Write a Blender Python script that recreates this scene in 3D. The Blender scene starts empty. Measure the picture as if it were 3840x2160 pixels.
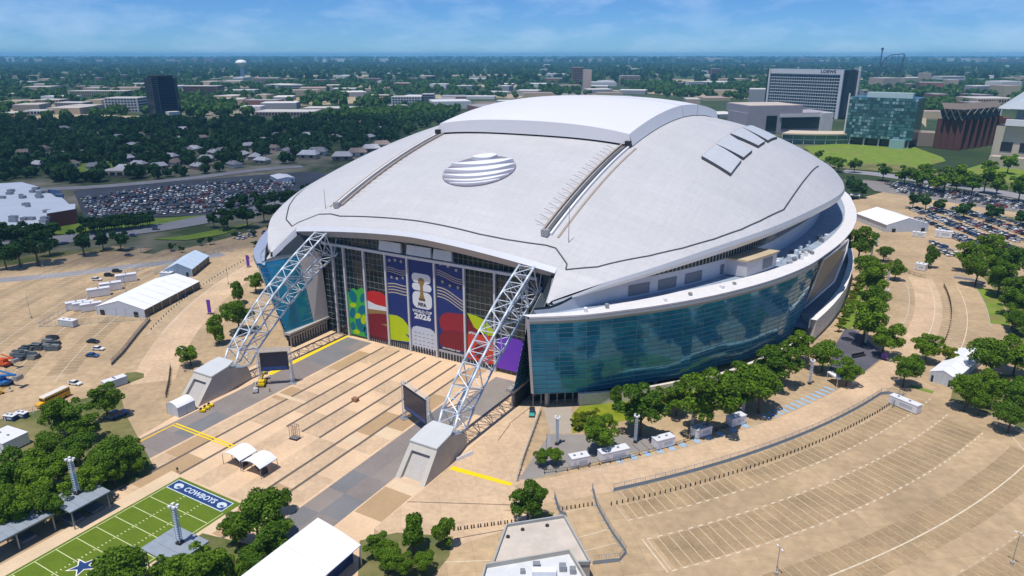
import bpy, bmesh, math, random
import numpy as np
from mathutils import Vector, Matrix
random.seed(7)
R = random.Random(11)
SC = bpy.context.scene
COL = SC.collection
# ------------------------------------------------------------------ camera
F = 2618.0                                   # focal length in pixels of the 3840 wide photograph
PIT = math.atan(875 / F)
YAW = math.atan(1555 / math.hypot(F, 875))
CAM = np.array([145.31, -192.01, 105.5])
cd = bpy.data.cameras.new('camera')
cd.sensor_width = 36.0
cd.lens = 36.0 * F / 3840
cd.clip_start = 1.0
cd.clip_end = 300000.0
co = bpy.data.objects.new('camera', cd)
COL.objects.link(co)
co.location = CAM
co.rotation_euler = (math.pi / 2 - PIT, 0, YAW)
SC.camera = co
# ------------------------------------------------------------------ world, sun, exposure
SUN_AZ = (-0.18, -0.984)                     # horizontal direction towards the sun
SUN_EL = math.radians(74)
w = bpy.data.worlds.new('World')
SC.world = w
w.use_nodes = True
nt = w.node_tree
nt.nodes.clear()
out = nt.nodes.new('ShaderNodeOutputWorld')
bg = nt.nodes.new('ShaderNodeBackground')
sky = nt.nodes.new('ShaderNodeTexSky')
sky.sky_type = 'NISHITA'
sky.sun_disc = False
sky.sun_elevation = SUN_EL
sky.sun_rotation = math.atan2(SUN_AZ[0], SUN_AZ[1])
sky.altitude = 150
sky.air_density = 0.75
sky.dust_density = 0.0
sky.ozone_density = 3.0
hsv = nt.nodes.new('ShaderNodeHueSaturation')
hsv.inputs['Saturation'].default_value = 1.0
hsv.inputs['Value'].default_value = 1.0
tc = nt.nodes.new('ShaderNodeTexCoord')
# broken fair weather cloud
mpc = nt.nodes.new('ShaderNodeMapping'); mpc.inputs['Scale'].default_value = (1.0, 1.0, 3.2); mpc.inputs['Location'].default_value = (3.3, 1.7, .4)
nt.links.new(tc.outputs['Generated'], mpc.inputs['Vector'])
dv = mpc
cn = nt.nodes.new('ShaderNodeTexNoise')
cn.inputs['Scale'].default_value = 9.0
cn.inputs['Detail'].default_value = 9
cn.inputs['Roughness'].default_value = 0.6
nt.links.new(dv.outputs[0], cn.inputs['Vector'])
cr = nt.nodes.new('ShaderNodeMapRange')
cr.inputs['From Min'].default_value = 0.43
cr.inputs['From Max'].default_value = 0.78
cr.inputs['To Max'].default_value = 0.55
nt.links.new(cn.outputs['Fac'], cr.inputs['Value'])
mx = nt.nodes.new('ShaderNodeMixRGB')
mx.inputs[2].default_value = (5.6, 7.4, 10.0, 1)
tint = nt.nodes.new('ShaderNodeMixRGB'); tint.blend_type = 'MULTIPLY'; tint.inputs[0].default_value = 1.0; tint.inputs[2].default_value = (0.36, 0.64, 1.05, 1)
nt.links.new(sky.outputs[0], tint.inputs[1])
nt.links.new(tint.outputs[0], hsv.inputs['Color'])
nt.links.new(cr.outputs[0], mx.inputs[0])
nt.links.new(hsv.outputs[0], mx.inputs[1])
nt.links.new(mx.outputs[0], bg.inputs['Color'])
bg.inputs['Strength'].default_value = 0.084
nt.links.new(bg.outputs[0], out.inputs['Surface'])
sl = bpy.data.lights.new('sun', 'SUN')
sl.energy = 3.5
sl.angle = math.radians(0.5)
sl.color = (1.0, 0.955, 0.88)
so = bpy.data.objects.new('sun', sl)
COL.objects.link(so)
ld = Vector((SUN_AZ[0] * math.cos(SUN_EL), SUN_AZ[1] * math.cos(SUN_EL), math.sin(SUN_EL)))
so.rotation_euler = (-ld).to_track_quat('-Z', 'Y').to_euler()
so.location = (-100, -300, 600)
SC.view_settings.view_transform = 'Standard'
SC.view_settings.look = 'None'
SC.view_settings.exposure = 0.28
SC.view_settings.gamma = 1.0
SC.view_settings.use_curve_mapping = False
SC.cycles.use_denoising = True
SC.cycles.max_bounces = 6
SC.cycles.diffuse_bounces = 3
SC.cycles.glossy_bounces = 3
SC.cycles.transmission_bounces = 3
SC.cycles.volume_bounces = 2
SC.cycles.caustics_reflective = False
SC.cycles.caustics_refractive = False
# ------------------------------------------------------------------ measured camera: pixel of the photograph -> point of the place
_fw = np.array([-math.sin(YAW) * math.cos(PIT), math.cos(YAW) * math.cos(PIT), -math.sin(PIT)])
_rt = np.array([math.cos(YAW), math.sin(YAW), 0.0])
_up = np.cross(_rt, _fw)
def ray(x, y): return _fw + _rt * (x - 1920) / F - _up * (y - 1080) / F
def G(x, y, z=0.0):
    r = ray(x, y); p = CAM + r * (z - CAM[2]) / r[2]
    return (float(p[0]), float(p[1]))
K = 3840 / 2576
def g(x, y, z=0.0): return G(x * K, y * K, z)
def dist(p): return math.hypot(math.hypot(p[0] - CAM[0], p[1] - CAM[1]), CAM[2])
def lerp(a, b, t): return a + (b - a) * t
# ------------------------------------------------------------------ materials
MATS = {}
def mat(name, c, rough=0.75, metal=0.0, var=0.14, sc=0.25, bump=0.0, spec=0.4, rnd=0.0, fine=0.0, emit=None):
    if name in MATS: return MATS[name]
    m = bpy.data.materials.new(name); m.use_nodes = True
    n = m.node_tree; b = n.nodes['Principled BSDF']
    b.inputs['Roughness'].default_value = rough
    b.inputs['Metallic'].default_value = metal
    b.inputs['Specular IOR Level'].default_value = spec
    t = n.nodes.new('ShaderNodeTexCoord')
    if var > 0 or rnd > 0:
        no = n.nodes.new('ShaderNodeTexNoise')
        no.inputs['Scale'].default_value = sc; no.inputs['Detail'].default_value = 7; no.inputs['Roughness'].default_value = 0.62
        n.links.new(t.outputs['Object'], no.inputs['Vector'])
        mr = n.nodes.new('ShaderNodeMapRange')
        mr.inputs['From Min'].default_value = 0.3; mr.inputs['From Max'].default_value = 0.7
        mr.inputs['To Min'].default_value = 1 - var; mr.inputs['To Max'].default_value = 1 + var
        n.links.new(no.outputs['Fac'], mr.inputs['Value'])
        fac = mr.outputs[0]
        if fine > 0:
            n2 = n.nodes.new('ShaderNodeTexNoise'); n2.inputs['Scale'].default_value = sc * 14; n2.inputs['Detail'].default_value = 4
            n.links.new(t.outputs['Object'], n2.inputs['Vector'])
            m2 = n.nodes.new('ShaderNodeMapRange')
            m2.inputs['From Min'].default_value = 0.3; m2.inputs['From Max'].default_value = 0.7
            m2.inputs['To Min'].default_value = 1 - fine; m2.inputs['To Max'].default_value = 1 + fine
            n.links.new(n2.outputs['Fac'], m2.inputs['Value'])
            mm = n.nodes.new('ShaderNodeMath'); mm.operation = 'MULTIPLY'
            n.links.new(fac, mm.inputs[0]); n.links.new(m2.outputs[0], mm.inputs[1]); fac = mm.outputs[0]
        if rnd > 0:
            oi = n.nodes.new('ShaderNodeObjectInfo')
            m3 = n.nodes.new('ShaderNodeMapRange'); m3.inputs['To Min'].default_value = 1 - rnd; m3.inputs['To Max'].default_value = 1 + rnd
            n.links.new(oi.outputs['Random'], m3.inputs['Value'])
            mm = n.nodes.new('ShaderNodeMath'); mm.operation = 'MULTIPLY'
            n.links.new(fac, mm.inputs[0]); n.links.new(m3.outputs[0], mm.inputs[1]); fac = mm.outputs[0]
        vm = n.nodes.new('ShaderNodeVectorMath'); vm.operation = 'SCALE'
        vm.inputs[0].default_value = c[:3]
        n.links.new(fac, vm.inputs['Scale'])
        n.links.new(vm.outputs[0], b.inputs['Base Color'])
        if bump > 0:
            bp = n.nodes.new('ShaderNodeBump'); bp.inputs['Strength'].default_value = bump; bp.inputs['Distance'].default_value = 0.3
            n.links.new(no.outputs['Fac'], bp.inputs['Height']); n.links.new(bp.outputs[0], b.inputs['Normal'])
    else:
        b.inputs['Base Color'].default_value = (*c[:3], 1)
    MATS[name] = m
    return m
def two_tone(name, c1, c2, sc, lo=0.4, hi=0.6, rough=0.9, sc2=None, c3=None):
    """two real colours in patches (dry / lush grass, seal coat / worn concrete)"""
    if name in MATS: return MATS[name]
    m = bpy.data.materials.new(name); m.use_nodes = True
    n = m.node_tree; b = n.nodes['Principled BSDF']
    b.inputs['Roughness'].default_value = rough; b.inputs['Specular IOR Level'].default_value = 0.2
    t = n.nodes.new('ShaderNodeTexCoord')
    no = n.nodes.new('ShaderNodeTexNoise'); no.inputs['Scale'].default_value = sc; no.inputs['Detail'].default_value = 9; no.inputs['Roughness'].default_value = 0.65
    n.links.new(t.outputs['Object'], no.inputs['Vector'])
    mr = n.nodes.new('ShaderNodeMapRange'); mr.inputs['From Min'].default_value = lo; mr.inputs['From Max'].default_value = hi
    n.links.new(no.outputs['Fac'], mr.inputs['Value'])
    mx = n.nodes.new('ShaderNodeMixRGB'); mx.inputs[1].default_value = (*c1, 1); mx.inputs[2].default_value = (*c2, 1)
    n.links.new(mr.outputs[0], mx.inputs[0])
    last = mx.outputs[0]
    if c3:
        n2 = n.nodes.new('ShaderNodeTexNoise'); n2.inputs['Scale'].default_value = sc2; n2.inputs['Detail'].default_value = 6; n2.inputs['Roughness'].default_value = 0.7
        n.links.new(t.outputs['Object'], n2.inputs['Vector'])
        m2 = n.nodes.new('ShaderNodeMapRange'); m2.inputs['From Min'].default_value = 0.53; m2.inputs['From Max'].default_value = 0.62
        n.links.new(n2.outputs['Fac'], m2.inputs['Value'])
        mx2 = n.nodes.new('ShaderNodeMixRGB'); mx2.inputs[2].default_value = (*c3, 1)
        n.links.new(m2.outputs[0], mx2.inputs[0]); n.links.new(last, mx2.inputs[1]); last = mx2.outputs[0]
    n.links.new(last, b.inputs['Base Color'])
    MATS[name] = m
    return m
def glass(name, c, rough=0.06, metal=0.55):
    if name in MATS: return MATS[name]
    m = bpy.data.materials.new(name); m.use_nodes = True
    n = m.node_tree; b = n.nodes['Principled BSDF']
    b.inputs['Metallic'].default_value = metal; b.inputs['Roughness'].default_value = rough
    b.inputs['Specular IOR Level'].default_value = 0.6
    oi = n.nodes.new('ShaderNodeObjectInfo')
    m3 = n.nodes.new('ShaderNodeMapRange'); m3.inputs['To Min'].default_value = 0.82; m3.inputs['To Max'].default_value = 1.18
    n.links.new(oi.outputs['Random'], m3.inputs['Value'])
    vm = n.nodes.new('ShaderNodeVectorMath'); vm.operation = 'SCALE'; vm.inputs[0].default_value = c
    n.links.new(m3.outputs[0], vm.inputs['Scale']); n.links.new(vm.outputs[0], b.inputs['Base Color'])
    MATS[name] = m
    return m
TAN = mat('tan_concrete', (0.575, 0.41, 0.26), 0.9, var=0.15, sc=0.05, fine=0.10)
LOT = mat('lot_concrete', (0.44, 0.315, 0.185), 0.9, var=0.20, sc=0.03, fine=0.13)
def add_slabs(m, w_, h_, dark):
    # sawn joints between the poured slabs, each slab a little different
    n = m.node_tree; b = n.nodes['Principled BSDF']; src = b.inputs['Base Color'].links[0].from_socket; t = n.nodes.new('ShaderNodeTexCoord')
    br = n.nodes.new('ShaderNodeTexBrick'); br.offset = 0.0; br.inputs['Color1'].default_value = (1.04, 1.04, 1.04, 1); br.inputs['Color2'].default_value = (.93, .93, .94, 1); br.inputs['Mortar'].default_value = (dark, dark, dark, 1)
    br.inputs['Scale'].default_value = 1.0; br.inputs['Brick Width'].default_value = w_; br.inputs['Row Height'].default_value = h_; br.inputs['Mortar Size'].default_value = .06
    mp = n.nodes.new('ShaderNodeMapping'); mp.inputs['Rotation'].default_value = (0, 0, .9); n.links.new(t.outputs['Object'], mp.inputs['Vector']); n.links.new(mp.outputs[0], br.inputs['Vector'])
    v2 = n.nodes.new('ShaderNodeVectorMath'); v2.operation = 'MULTIPLY'; n.links.new(src, v2.inputs[0]); n.links.new(br.outputs['Color'], v2.inputs[1]); n.links.new(v2.outputs[0], b.inputs['Base Color'])
add_slabs(LOT, 6.2, 6.2, .80); add_slabs(TAN, 4.8, 4.8, .84)
LOTD = mat('oil_stained_concrete', (0.36, 0.252, 0.138), 0.9, var=0.24, sc=0.09, fine=0.12); add_slabs(LOTD, 6.2, 6.2, .8)
PEACH = mat('peach_paving', (0.68, 0.48, 0.305), 0.9, var=0.12, sc=0.10, fine=0.06)
BROWNP = mat('brown_paving', (0.43, 0.29, 0.16), 0.9, var=0.08, sc=0.12, fine=0.06)
GREYP = mat('grey_paving', (0.235, 0.20, 0.185), 0.9, var=0.12, sc=0.12, fine=0.08)
DKJOINT = mat('drain_joint', (0.13, 0.105, 0.085), 0.9, var=0.1)
PALEP = mat('pale_paving', (0.66, 0.50, 0.33), 0.9, var=0.08, sc=0.12, fine=0.05)
ASPH = mat('asphalt', (0.085, 0.088, 0.10), 0.9, var=0.2, sc=0.05, fine=0.1)
ROADC = mat('road_concrete', (0.26, 0.255, 0.27), 0.9, var=0.14, sc=0.05, fine=0.08)
SLATE = mat('slate_paving', (0.10, 0.095, 0.12), 0.85, var=0.2, sc=0.1)
GRASS = two_tone('lawn_grass', (0.12, 0.21, 0.02), (0.20, 0.26, 0.035), 0.12, c3=(0.20, 0.19, 0.06), sc2=0.05)
DRYG = two_tone('dry_grass', (0.09, 0.115, 0.03), (0.22, 0.19, 0.08), 0.06)
TURF = mat('field_turf', (0.105, 0.165, 0.004), 0.85, var=0.12, sc=0.3, fine=0.15)
PAINT = mat('white_paint', (0.78, 0.74, 0.66), 0.8, var=0.12, sc=1.2)
YEL = mat('yellow_paint', (0.85, 0.60, 0.0), 0.7, var=0.05, sc=1.0)
BLUEP = mat('blue_paint', (0.30, 0.45, 0.62), 0.8, var=0.15, sc=1.0)
NAVYP = mat('navy_paint', (0.01, 0.045, 0.16), 0.7, var=0.08)
SILVP = mat('silver_paint', (0.55, 0.62, 0.72), 0.7, var=0.05)
WHITE = mat('white_metal', (0.76, 0.76, 0.78), 0.45, var=0.04, sc=0.5)
TENT = mat('tent_fabric', (0.80, 0.80, 0.82), 0.6, var=0.04, sc=0.3)
TENTW = mat('tent_wall', (0.55, 0.60, 0.66), 0.6, var=0.08, sc=0.4)
GREYM = mat('grey_metal', (0.30, 0.31, 0.33), 0.5, 0.3, var=0.1)
FPAINT = mat('field_paint', (0.62, 0.64, 0.34), 0.8, var=0.1, sc=1.2)
STEEL = mat('painted_steel', (0.64, 0.71, 0.78), 0.4, 0.2, var=0.06, sc=0.6)
DARK = mat('dark_metal', (0.03, 0.032, 0.036), 0.6, 0.2, var=0.1)
BLACK = mat('black_rubber', (0.015, 0.015, 0.016), 0.8, var=0.0)
ROOFM = mat('roof_membrane', (0.535, 0.528, 0.536), 0.55, var=0.04, sc=0.05, fine=0.03)
def add_seams(m, sx, sy, amt):
    # sheet seams and rain streaks that run down the membrane
    n = m.node_tree; b = n.nodes['Principled BSDF']; src = b.inputs['Base Color'].links[0].from_socket
    t = n.nodes.new('ShaderNodeTexCoord'); mp = n.nodes.new('ShaderNodeMapping'); mp.inputs['Scale'].default_value = (sx, sy, .02)
    n.links.new(t.outputs['Object'], mp.inputs['Vector'])
    no = n.nodes.new('ShaderNodeTexNoise'); no.inputs['Scale'].default_value = 1.0; no.inputs['Detail'].default_value = 5; n.links.new(mp.outputs[0], no.inputs['Vector'])
    mr = n.nodes.new('ShaderNodeMapRange'); mr.inputs['From Min'].default_value = .3; mr.inputs['From Max'].default_value = .7; mr.inputs['To Min'].default_value = 1 - amt; mr.inputs['To Max'].default_value = 1 + amt * .5
    n.links.new(no.outputs['Fac'], mr.inputs['Value'])
    br = n.nodes.new('ShaderNodeTexBrick'); br.inputs['Color1'].default_value = (1, 1, 1, 1); br.inputs['Color2'].default_value = (.955, .955, .96, 1); br.inputs['Mortar'].default_value = (.89, .89, .89, 1)
    br.inputs['Scale'].default_value = 1.0; br.inputs['Brick Width'].default_value = 14.0; br.inputs['Row Height'].default_value = 3.2; br.inputs['Mortar Size'].default_value = .09
    n.links.new(t.outputs['Object'], br.inputs['Vector'])
    v1 = n.nodes.new('ShaderNodeVectorMath'); v1.operation = 'SCALE'; n.links.new(src, v1.inputs[0]); n.links.new(mr.outputs[0], v1.inputs['Scale'])
    v2 = n.nodes.new('ShaderNodeVectorMath'); v2.operation = 'MULTIPLY'; n.links.new(v1.outputs[0], v2.inputs[0]); n.links.new(br.outputs['Color'], v2.inputs[1]); n.links.new(v2.outputs[0], b.inputs['Base Color'])
add_seams(ROOFM, .9, .06, .035)
HATCH = mat('hatch_membrane', (0.70, 0.70, 0.72), 0.5, var=0.02, sc=0.05)
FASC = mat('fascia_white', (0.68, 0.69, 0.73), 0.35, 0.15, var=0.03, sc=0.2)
FASCG = mat('fascia_shade_grey', (0.36, 0.36, 0.38), 0.4, 0.2, var=0.05, sc=0.2)  # shade on the front fascia face put into this grey; other parts share it
SILVER = mat('silver_cladding', (0.66, 0.68, 0.74), 0.25, 0.55, var=0.04, sc=0.3)
CONC = mat('precast_concrete', (0.44, 0.41, 0.375), 0.85, var=0.10, sc=0.25, fine=0.05)
STONE = mat('pale_stone', (0.70, 0.64, 0.55), 0.9, var=0.14, sc=0.8)
PURP = mat('purple_vinyl', (0.15, 0.035, 0.42), 0.6, var=0.03)
GL_WALL = glass('teal_glass', (0.03, 0.27, 0.43), 0.09, 0.34)
GL_DARK = glass('dark_glass', (0.02, 0.032, 0.038), 0.08, 0.35)
GL_BLUE = glass('blue_glass', (0.10, 0.20, 0.26), 0.12, 0.5)
MULL = mat('mullion', (0.25, 0.42, 0.52), 0.4, 0.4, var=0.0)
WOOD = mat('bark', (0.10, 0.075, 0.05), 0.95, var=0.2, sc=2.0)
# ------------------------------------------------------------------ mesh helpers
class MB:
    def __init__(s): s.v = []; s.f = []; s.m = []
    def add(s, vs, fs, mi=0):
        o = len(s.v); s.v.extend(tuple(map(float, v)) for v in vs)
        for f in fs: s.f.append(tuple(o + i for i in f)); s.m.append(mi)
        return s
    def box(s, c, d, rz=0.0, mi=0, taper=1.0, tilt=0.0):
        x, y, z = d[0] / 2, d[1] / 2, d[2] / 2
        ca, sa = math.cos(rz), math.sin(rz); vs = []
        for dz in (-1, 1):
            k = taper if dz > 0 else 1.0
            for dx, dy in ((-1, -1), (1, -1), (1, 1), (-1, 1)):
                px, py = dx * x * k, dy * y * k
                vs.append((c[0] + px * ca - py * sa, c[1] + px * sa + py * ca, c[2] + dz * z))
        return s.add(vs, [(3, 2, 1, 0), (4, 5, 6, 7), (0, 1, 5, 4), (1, 2, 6, 5), (2, 3, 7, 6), (3, 0, 4, 7)], mi)
    def prism(s, poly, z0, z1, mi=0, mtop=None):
        n = len(poly)
        a = 0
        for i in range(n):
            a += poly[i][0] * poly[(i + 1) % n][1] - poly[(i + 1) % n][0] * poly[i][1]
        if a < 0: poly = poly[::-1]
        vs = [(p[0], p[1], z0) for p in poly] + [(p[0], p[1], z1) for p in poly]
        s.add(vs, [tuple(range(n))[::-1]] + [(i, (i + 1) % n, n + (i + 1) % n, n + i) for i in range(n)], mi)
        return s.add(vs[n:], [tuple(range(n))], mi if mtop is None else mtop)
    def sheet(s, poly, z, mi=0):
        n = len(poly); a = 0
        for i in range(n):
            a += poly[i][0] * poly[(i + 1) % n][1] - poly[(i + 1) % n][0] * poly[i][1]
        if a < 0: poly = poly[::-1]
        return s.add([(p[0], p[1], z) for p in poly], [tuple(range(n))], mi)
    def tube(s, a, b, r, r2=None, n=6, mi=0, cap=True):
        a = Vector(a); b = Vector(b); d = b - a
        if d.length < 1e-6: return s
        d.normalize(); u = d.orthogonal().normalized(); w_ = d.cross(u)
        r2 = r if r2 is None else r2; vs = []
        for p, q in ((a, r), (b, r2)):
            for k in range(n):
                t = 2 * math.pi * k / n; vs.append(p + (u * math.cos(t) + w_ * math.sin(t)) * q)
        fs = [(k, (k + 1) % n, n + (k + 1) % n, n + k) for k in range(n)]
        if cap: fs += [tuple(range(n))[::-1], tuple(range(n, 2 * n))]
        return s.add(vs, fs, mi)
    def lathe(s, c, prof, n=16, mi=0):
        vs = []
        for r, z in prof:
            for k in range(n):
                t = 2 * math.pi * k / n; vs.append((c[0] + r * math.cos(t), c[1] + r * math.sin(t), c[2] + z))
        fs = []
        for j in range(len(prof) - 1):
            for k in range(n):
                fs.append((j * n + k, j * n + (k + 1) % n, (j + 1) * n + (k + 1) % n, (j + 1) * n + k))
        fs += [tuple(range(n))[::-1], tuple(range((len(prof) - 1) * n, len(prof) * n))]
        return s.add(vs, fs, mi)
    def strip(s, a, b, mi=0, closed=False):
        n = len(a)
        return s.add(list(a) + list(b), [(i, (i + 1) % n, n + (i + 1) % n, n + i) for i in range(n if closed else n - 1)], mi)
    def line(s, pts, wd, z, mi=0):
        """flat painted band along a polyline"""
        L = []; Rr = []
        for i, p in enumerate(pts):
            q0 = pts[max(i - 1, 0)]; q1 = pts[min(i + 1, len(pts) - 1)]
            dx, dy = q1[0] - q0[0], q1[1] - q0[1]; l = math.hypot(dx, dy) or 1
            nx, ny = -dy / l * wd / 2, dx / l * wd / 2
            L.append((p[0] + nx, p[1] + ny, z)); Rr.append((p[0] - nx, p[1] - ny, z))
        return s.strip(Rr, L, mi)
    def mesh(s, name, mats, smooth=False):
        me = bpy.data.meshes.new(name)
        me.from_pydata(s.v, [], s.f)
        for m in (mats if isinstance(mats, (list, tuple)) else [mats]): me.materials.append(m)
        if any(s.m): me.polygons.foreach_set('material_index', s.m)
        if smooth: me.polygons.foreach_set('use_smooth', [True] * len(me.polygons))
        me.update()
        return me
    def build(s, name, mats, parent=None, loc=None, smooth=False):
        return link(name, s.mesh(name, mats, smooth), parent, loc)
def link(name, data, parent=None, loc=None, rz=0.0):
    o = bpy.data.objects.new(name, data); COL.objects.link(o)
    if parent: o.parent = parent
    if loc: o.location = loc
    if rz: o.rotation_euler = (0, 0, rz)
    return o
def tag(o, label=None, cat=None, group=None, kind=None):
    if label: o['label'] = label
    if cat: o['category'] = cat
    if group: o['group'] = group
    if kind: o['kind'] = kind
    return o
def thing(name, label, cat, loc=(0, 0, 0), rz=0.0, group=None):
    o = bpy.data.objects.new(name, None); COL.objects.link(o)
    o.empty_display_size = 0.5
    o.location = (loc[0], loc[1], loc[2] if len(loc) > 2 else 0.0); o.rotation_euler = (0, 0, rz)
    return tag(o, label, cat, group)
def dup(o, parent=None, loc=None, rz=None, sc=None, label=None, group=None):
    c = o.copy(); COL.objects.link(c); c.parent = parent
    if loc is not None: c.location = (loc[0], loc[1], loc[2] if len(loc) > 2 else 0.0)
    if rz is not None: c.rotation_euler = (0, 0, rz)
    if sc is not None: c.scale = sc if isinstance(sc, (tuple, list)) else (sc, sc, sc)
    if label: c['label'] = label
    if group: c['group'] = group
    for ch in CH.get(o.name, []): dup_child(ch, c)
    return c
CH = {}
def dup_child(ch, parent):
    d = ch.copy(); COL.objects.link(d); d.parent = parent
    for k in CH.get(ch.name, []): dup_child(k, d)
def remember(o):
    CH[o.name] = list(o.children)
    for c in CH[o.name]: remember(c)
    return o
def structure(name, mb, m, parent=None):
    o = mb.build(name, m, parent)
    if parent is None: o['kind'] = 'structure'
    return o
ORD = 'first second third fourth fifth sixth seventh eighth ninth tenth eleventh twelfth thirteenth fourteenth fifteenth sixteenth seventeenth eighteenth nineteenth twentieth'.split()
def smoothstep(a, b, x):
    t = min(1, max(0, (x - a) / (b - a))); return t * t * (3 - 2 * t)
def text(name, s, size, parent, loc, rot, m, off=0.0, ext=0.01, sx=1.0, align='CENTER'):
    cu = bpy.data.curves.new(name, 'FONT'); cu.body = s; cu.size = size; cu.align_x = align; cu.align_y = 'CENTER'
    cu.extrude = ext; cu.offset = off; cu.resolution_u = 2
    cu.materials.append(m)
    o = bpy.data.objects.new(name, cu); COL.objects.link(o)
    me = bpy.data.meshes.new_from_object(o.evaluated_get(bpy.context.evaluated_depsgraph_get())); bpy.data.objects.remove(o)
    o = link(name, me, parent); o.location = loc; o.rotation_euler = rot; o.scale = (sx, 1, 1)
    return o
# ================================================================== STADIUM
def catmull(P, n=12):
    P = [np.array(p, float) for p in P]; P = [2 * P[0] - P[1]] + P + [2 * P[-1] - P[-2]]; o = []
    for i in range(1, len(P) - 2):
        for k in range(n):
            t = k / n; a, b, c, d = P[i - 1:i + 3]
            o.append(0.5 * (2 * b + (c - a) * t + (2 * a - 5 * b + 4 * c - d) * t * t + (3 * b - a - 3 * c + d) * t ** 3))
    o.append(P[-2]); return np.array(o)
YM = 150.0                                   # middle of the building
_half = [(56.4, -24.0), (63.9, -18.8), (70.1, -13.8), (76.0, -7.5), (87.3, 5.9), (99.5, 23.9), (111.4, 47.4), (119.5, 71.0), (123.6, 92.0), (127.0, 115.0), (128.8, 138.0), (129.0, 150.0)]
_rim = _half + [(x, 2 * YM - y) for x, y in _half[-2::-1]]
RIM = catmull(_rim, 14)
def Xrim(Y): return float(np.interp(Y, RIM[:, 1], RIM[:, 0]))
_ev = [(57.9, -17.4, 33.6), (60.0, -15.0, 34.4), (64.6, -11.0, 36.0), (73.4, -2.0, 38.5), (81.0, 8.2, 40.2), (91.9, 28.3, 42.0), (103.2, 53.5, 43.6), (110.8, 79.5, 44.2), (118.4, 116.0, 44.5), (121.6, 137.0, 44.6), (122.3, 150.0, 44.6)]
EV = catmull(_ev + [(x, 2 * YM - y, z) for x, y, z in _ev[-2::-1]], 10)
def mir(Y): return Y if Y <= YM else 2 * YM - Y
def ez(Y): return float(np.interp(Y, EV[:, 1], EV[:, 2]))
def Xe(Y): return float(np.interp(Y, EV[:, 1], EV[:, 0]))
def etop(Y): return ez(Y) + lerp(2.4, 3.3, smoothstep(-6, 40, mir(Y)))
def pexp(Y): return lerp(1.55, 2.9, smoothstep(-4, 75, mir(Y)))
def z45(Y):
    d = abs(mir(Y) - 150) if Y <= YM else abs(mir(Y) - 150)
    return 77 - 0.0013 * d * d - 4e-9 * d ** 4
def zroof(X, Y):
    e = etop(Y); xe = Xe(Y); p = pexp(Y)
    h = e + (z45(Y) - e) / (1 - (45.0 / xe) ** p)
    return e + (h - e) * (1 - min(1.0, abs(X) / xe) ** p)
ST = thing('stadium', 'huge domed stadium with white retractable roof and teal glass side walls', 'stadium', (0, 0, 0))
# --- roof shell
FY, BY = -4.0, 2 * YM + 4.0
ys = list(np.linspace(FY, 40, 34)) + list(np.linspace(44, 256, 46)) + list(np.linspace(260, BY, 26))
ss = [math.sin(t * math.pi / 2) for t in np.linspace(-1, 1, 61)]
ss = [0.6 * a + 0.4 * b for a, b in zip(ss, np.linspace(-1, 1, 61))]
mb = MB()
mb.v = [(s * Xe(y), y, zroof(s * Xe(y), y)) for y in ys for s in ss]
n = len(ss)
for j in range(len(ys) - 1):
    for i in range(n - 1):
        mb.f.append((j * n + i, j * n + i + 1, (j + 1) * n + i + 1, (j + 1) * n + i)); mb.m.append(0)
mb.build('roof_shell', ROOFM, ST, smooth=True)
# horn-like corners of the roof that run down past the front edge
for s in (-1, 1):
    for end in (0, 1):
        mb = MB(); rows = []
        for t in np.linspace(0, 1, 9):
            y = lerp(-4.0, -15.4, t); xi = lerp(55.6, 57.6, t); row = []
            for u in np.linspace(0, 1, 8):
                x = lerp(xi, Xe(y), u)
                z0 = zroof(min(lerp(55.6, Xe(-4), u), Xe(-4)), -4.0)
                zin = z0 - 7.4 * t; zo = etop(y) - 0.6 * t
                z = lerp(zin, zo, u * u * (3 - 2 * u)) if t > 0 else z0
                row.append((s * x, y if not end else 2 * YM - y, z))
            rows.append(row)
        for a, b in zip(rows[:-1], rows[1:]): mb.strip(a, b)
        mb.build('roof_horn', ROOFM, ST, smooth=True)
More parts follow.
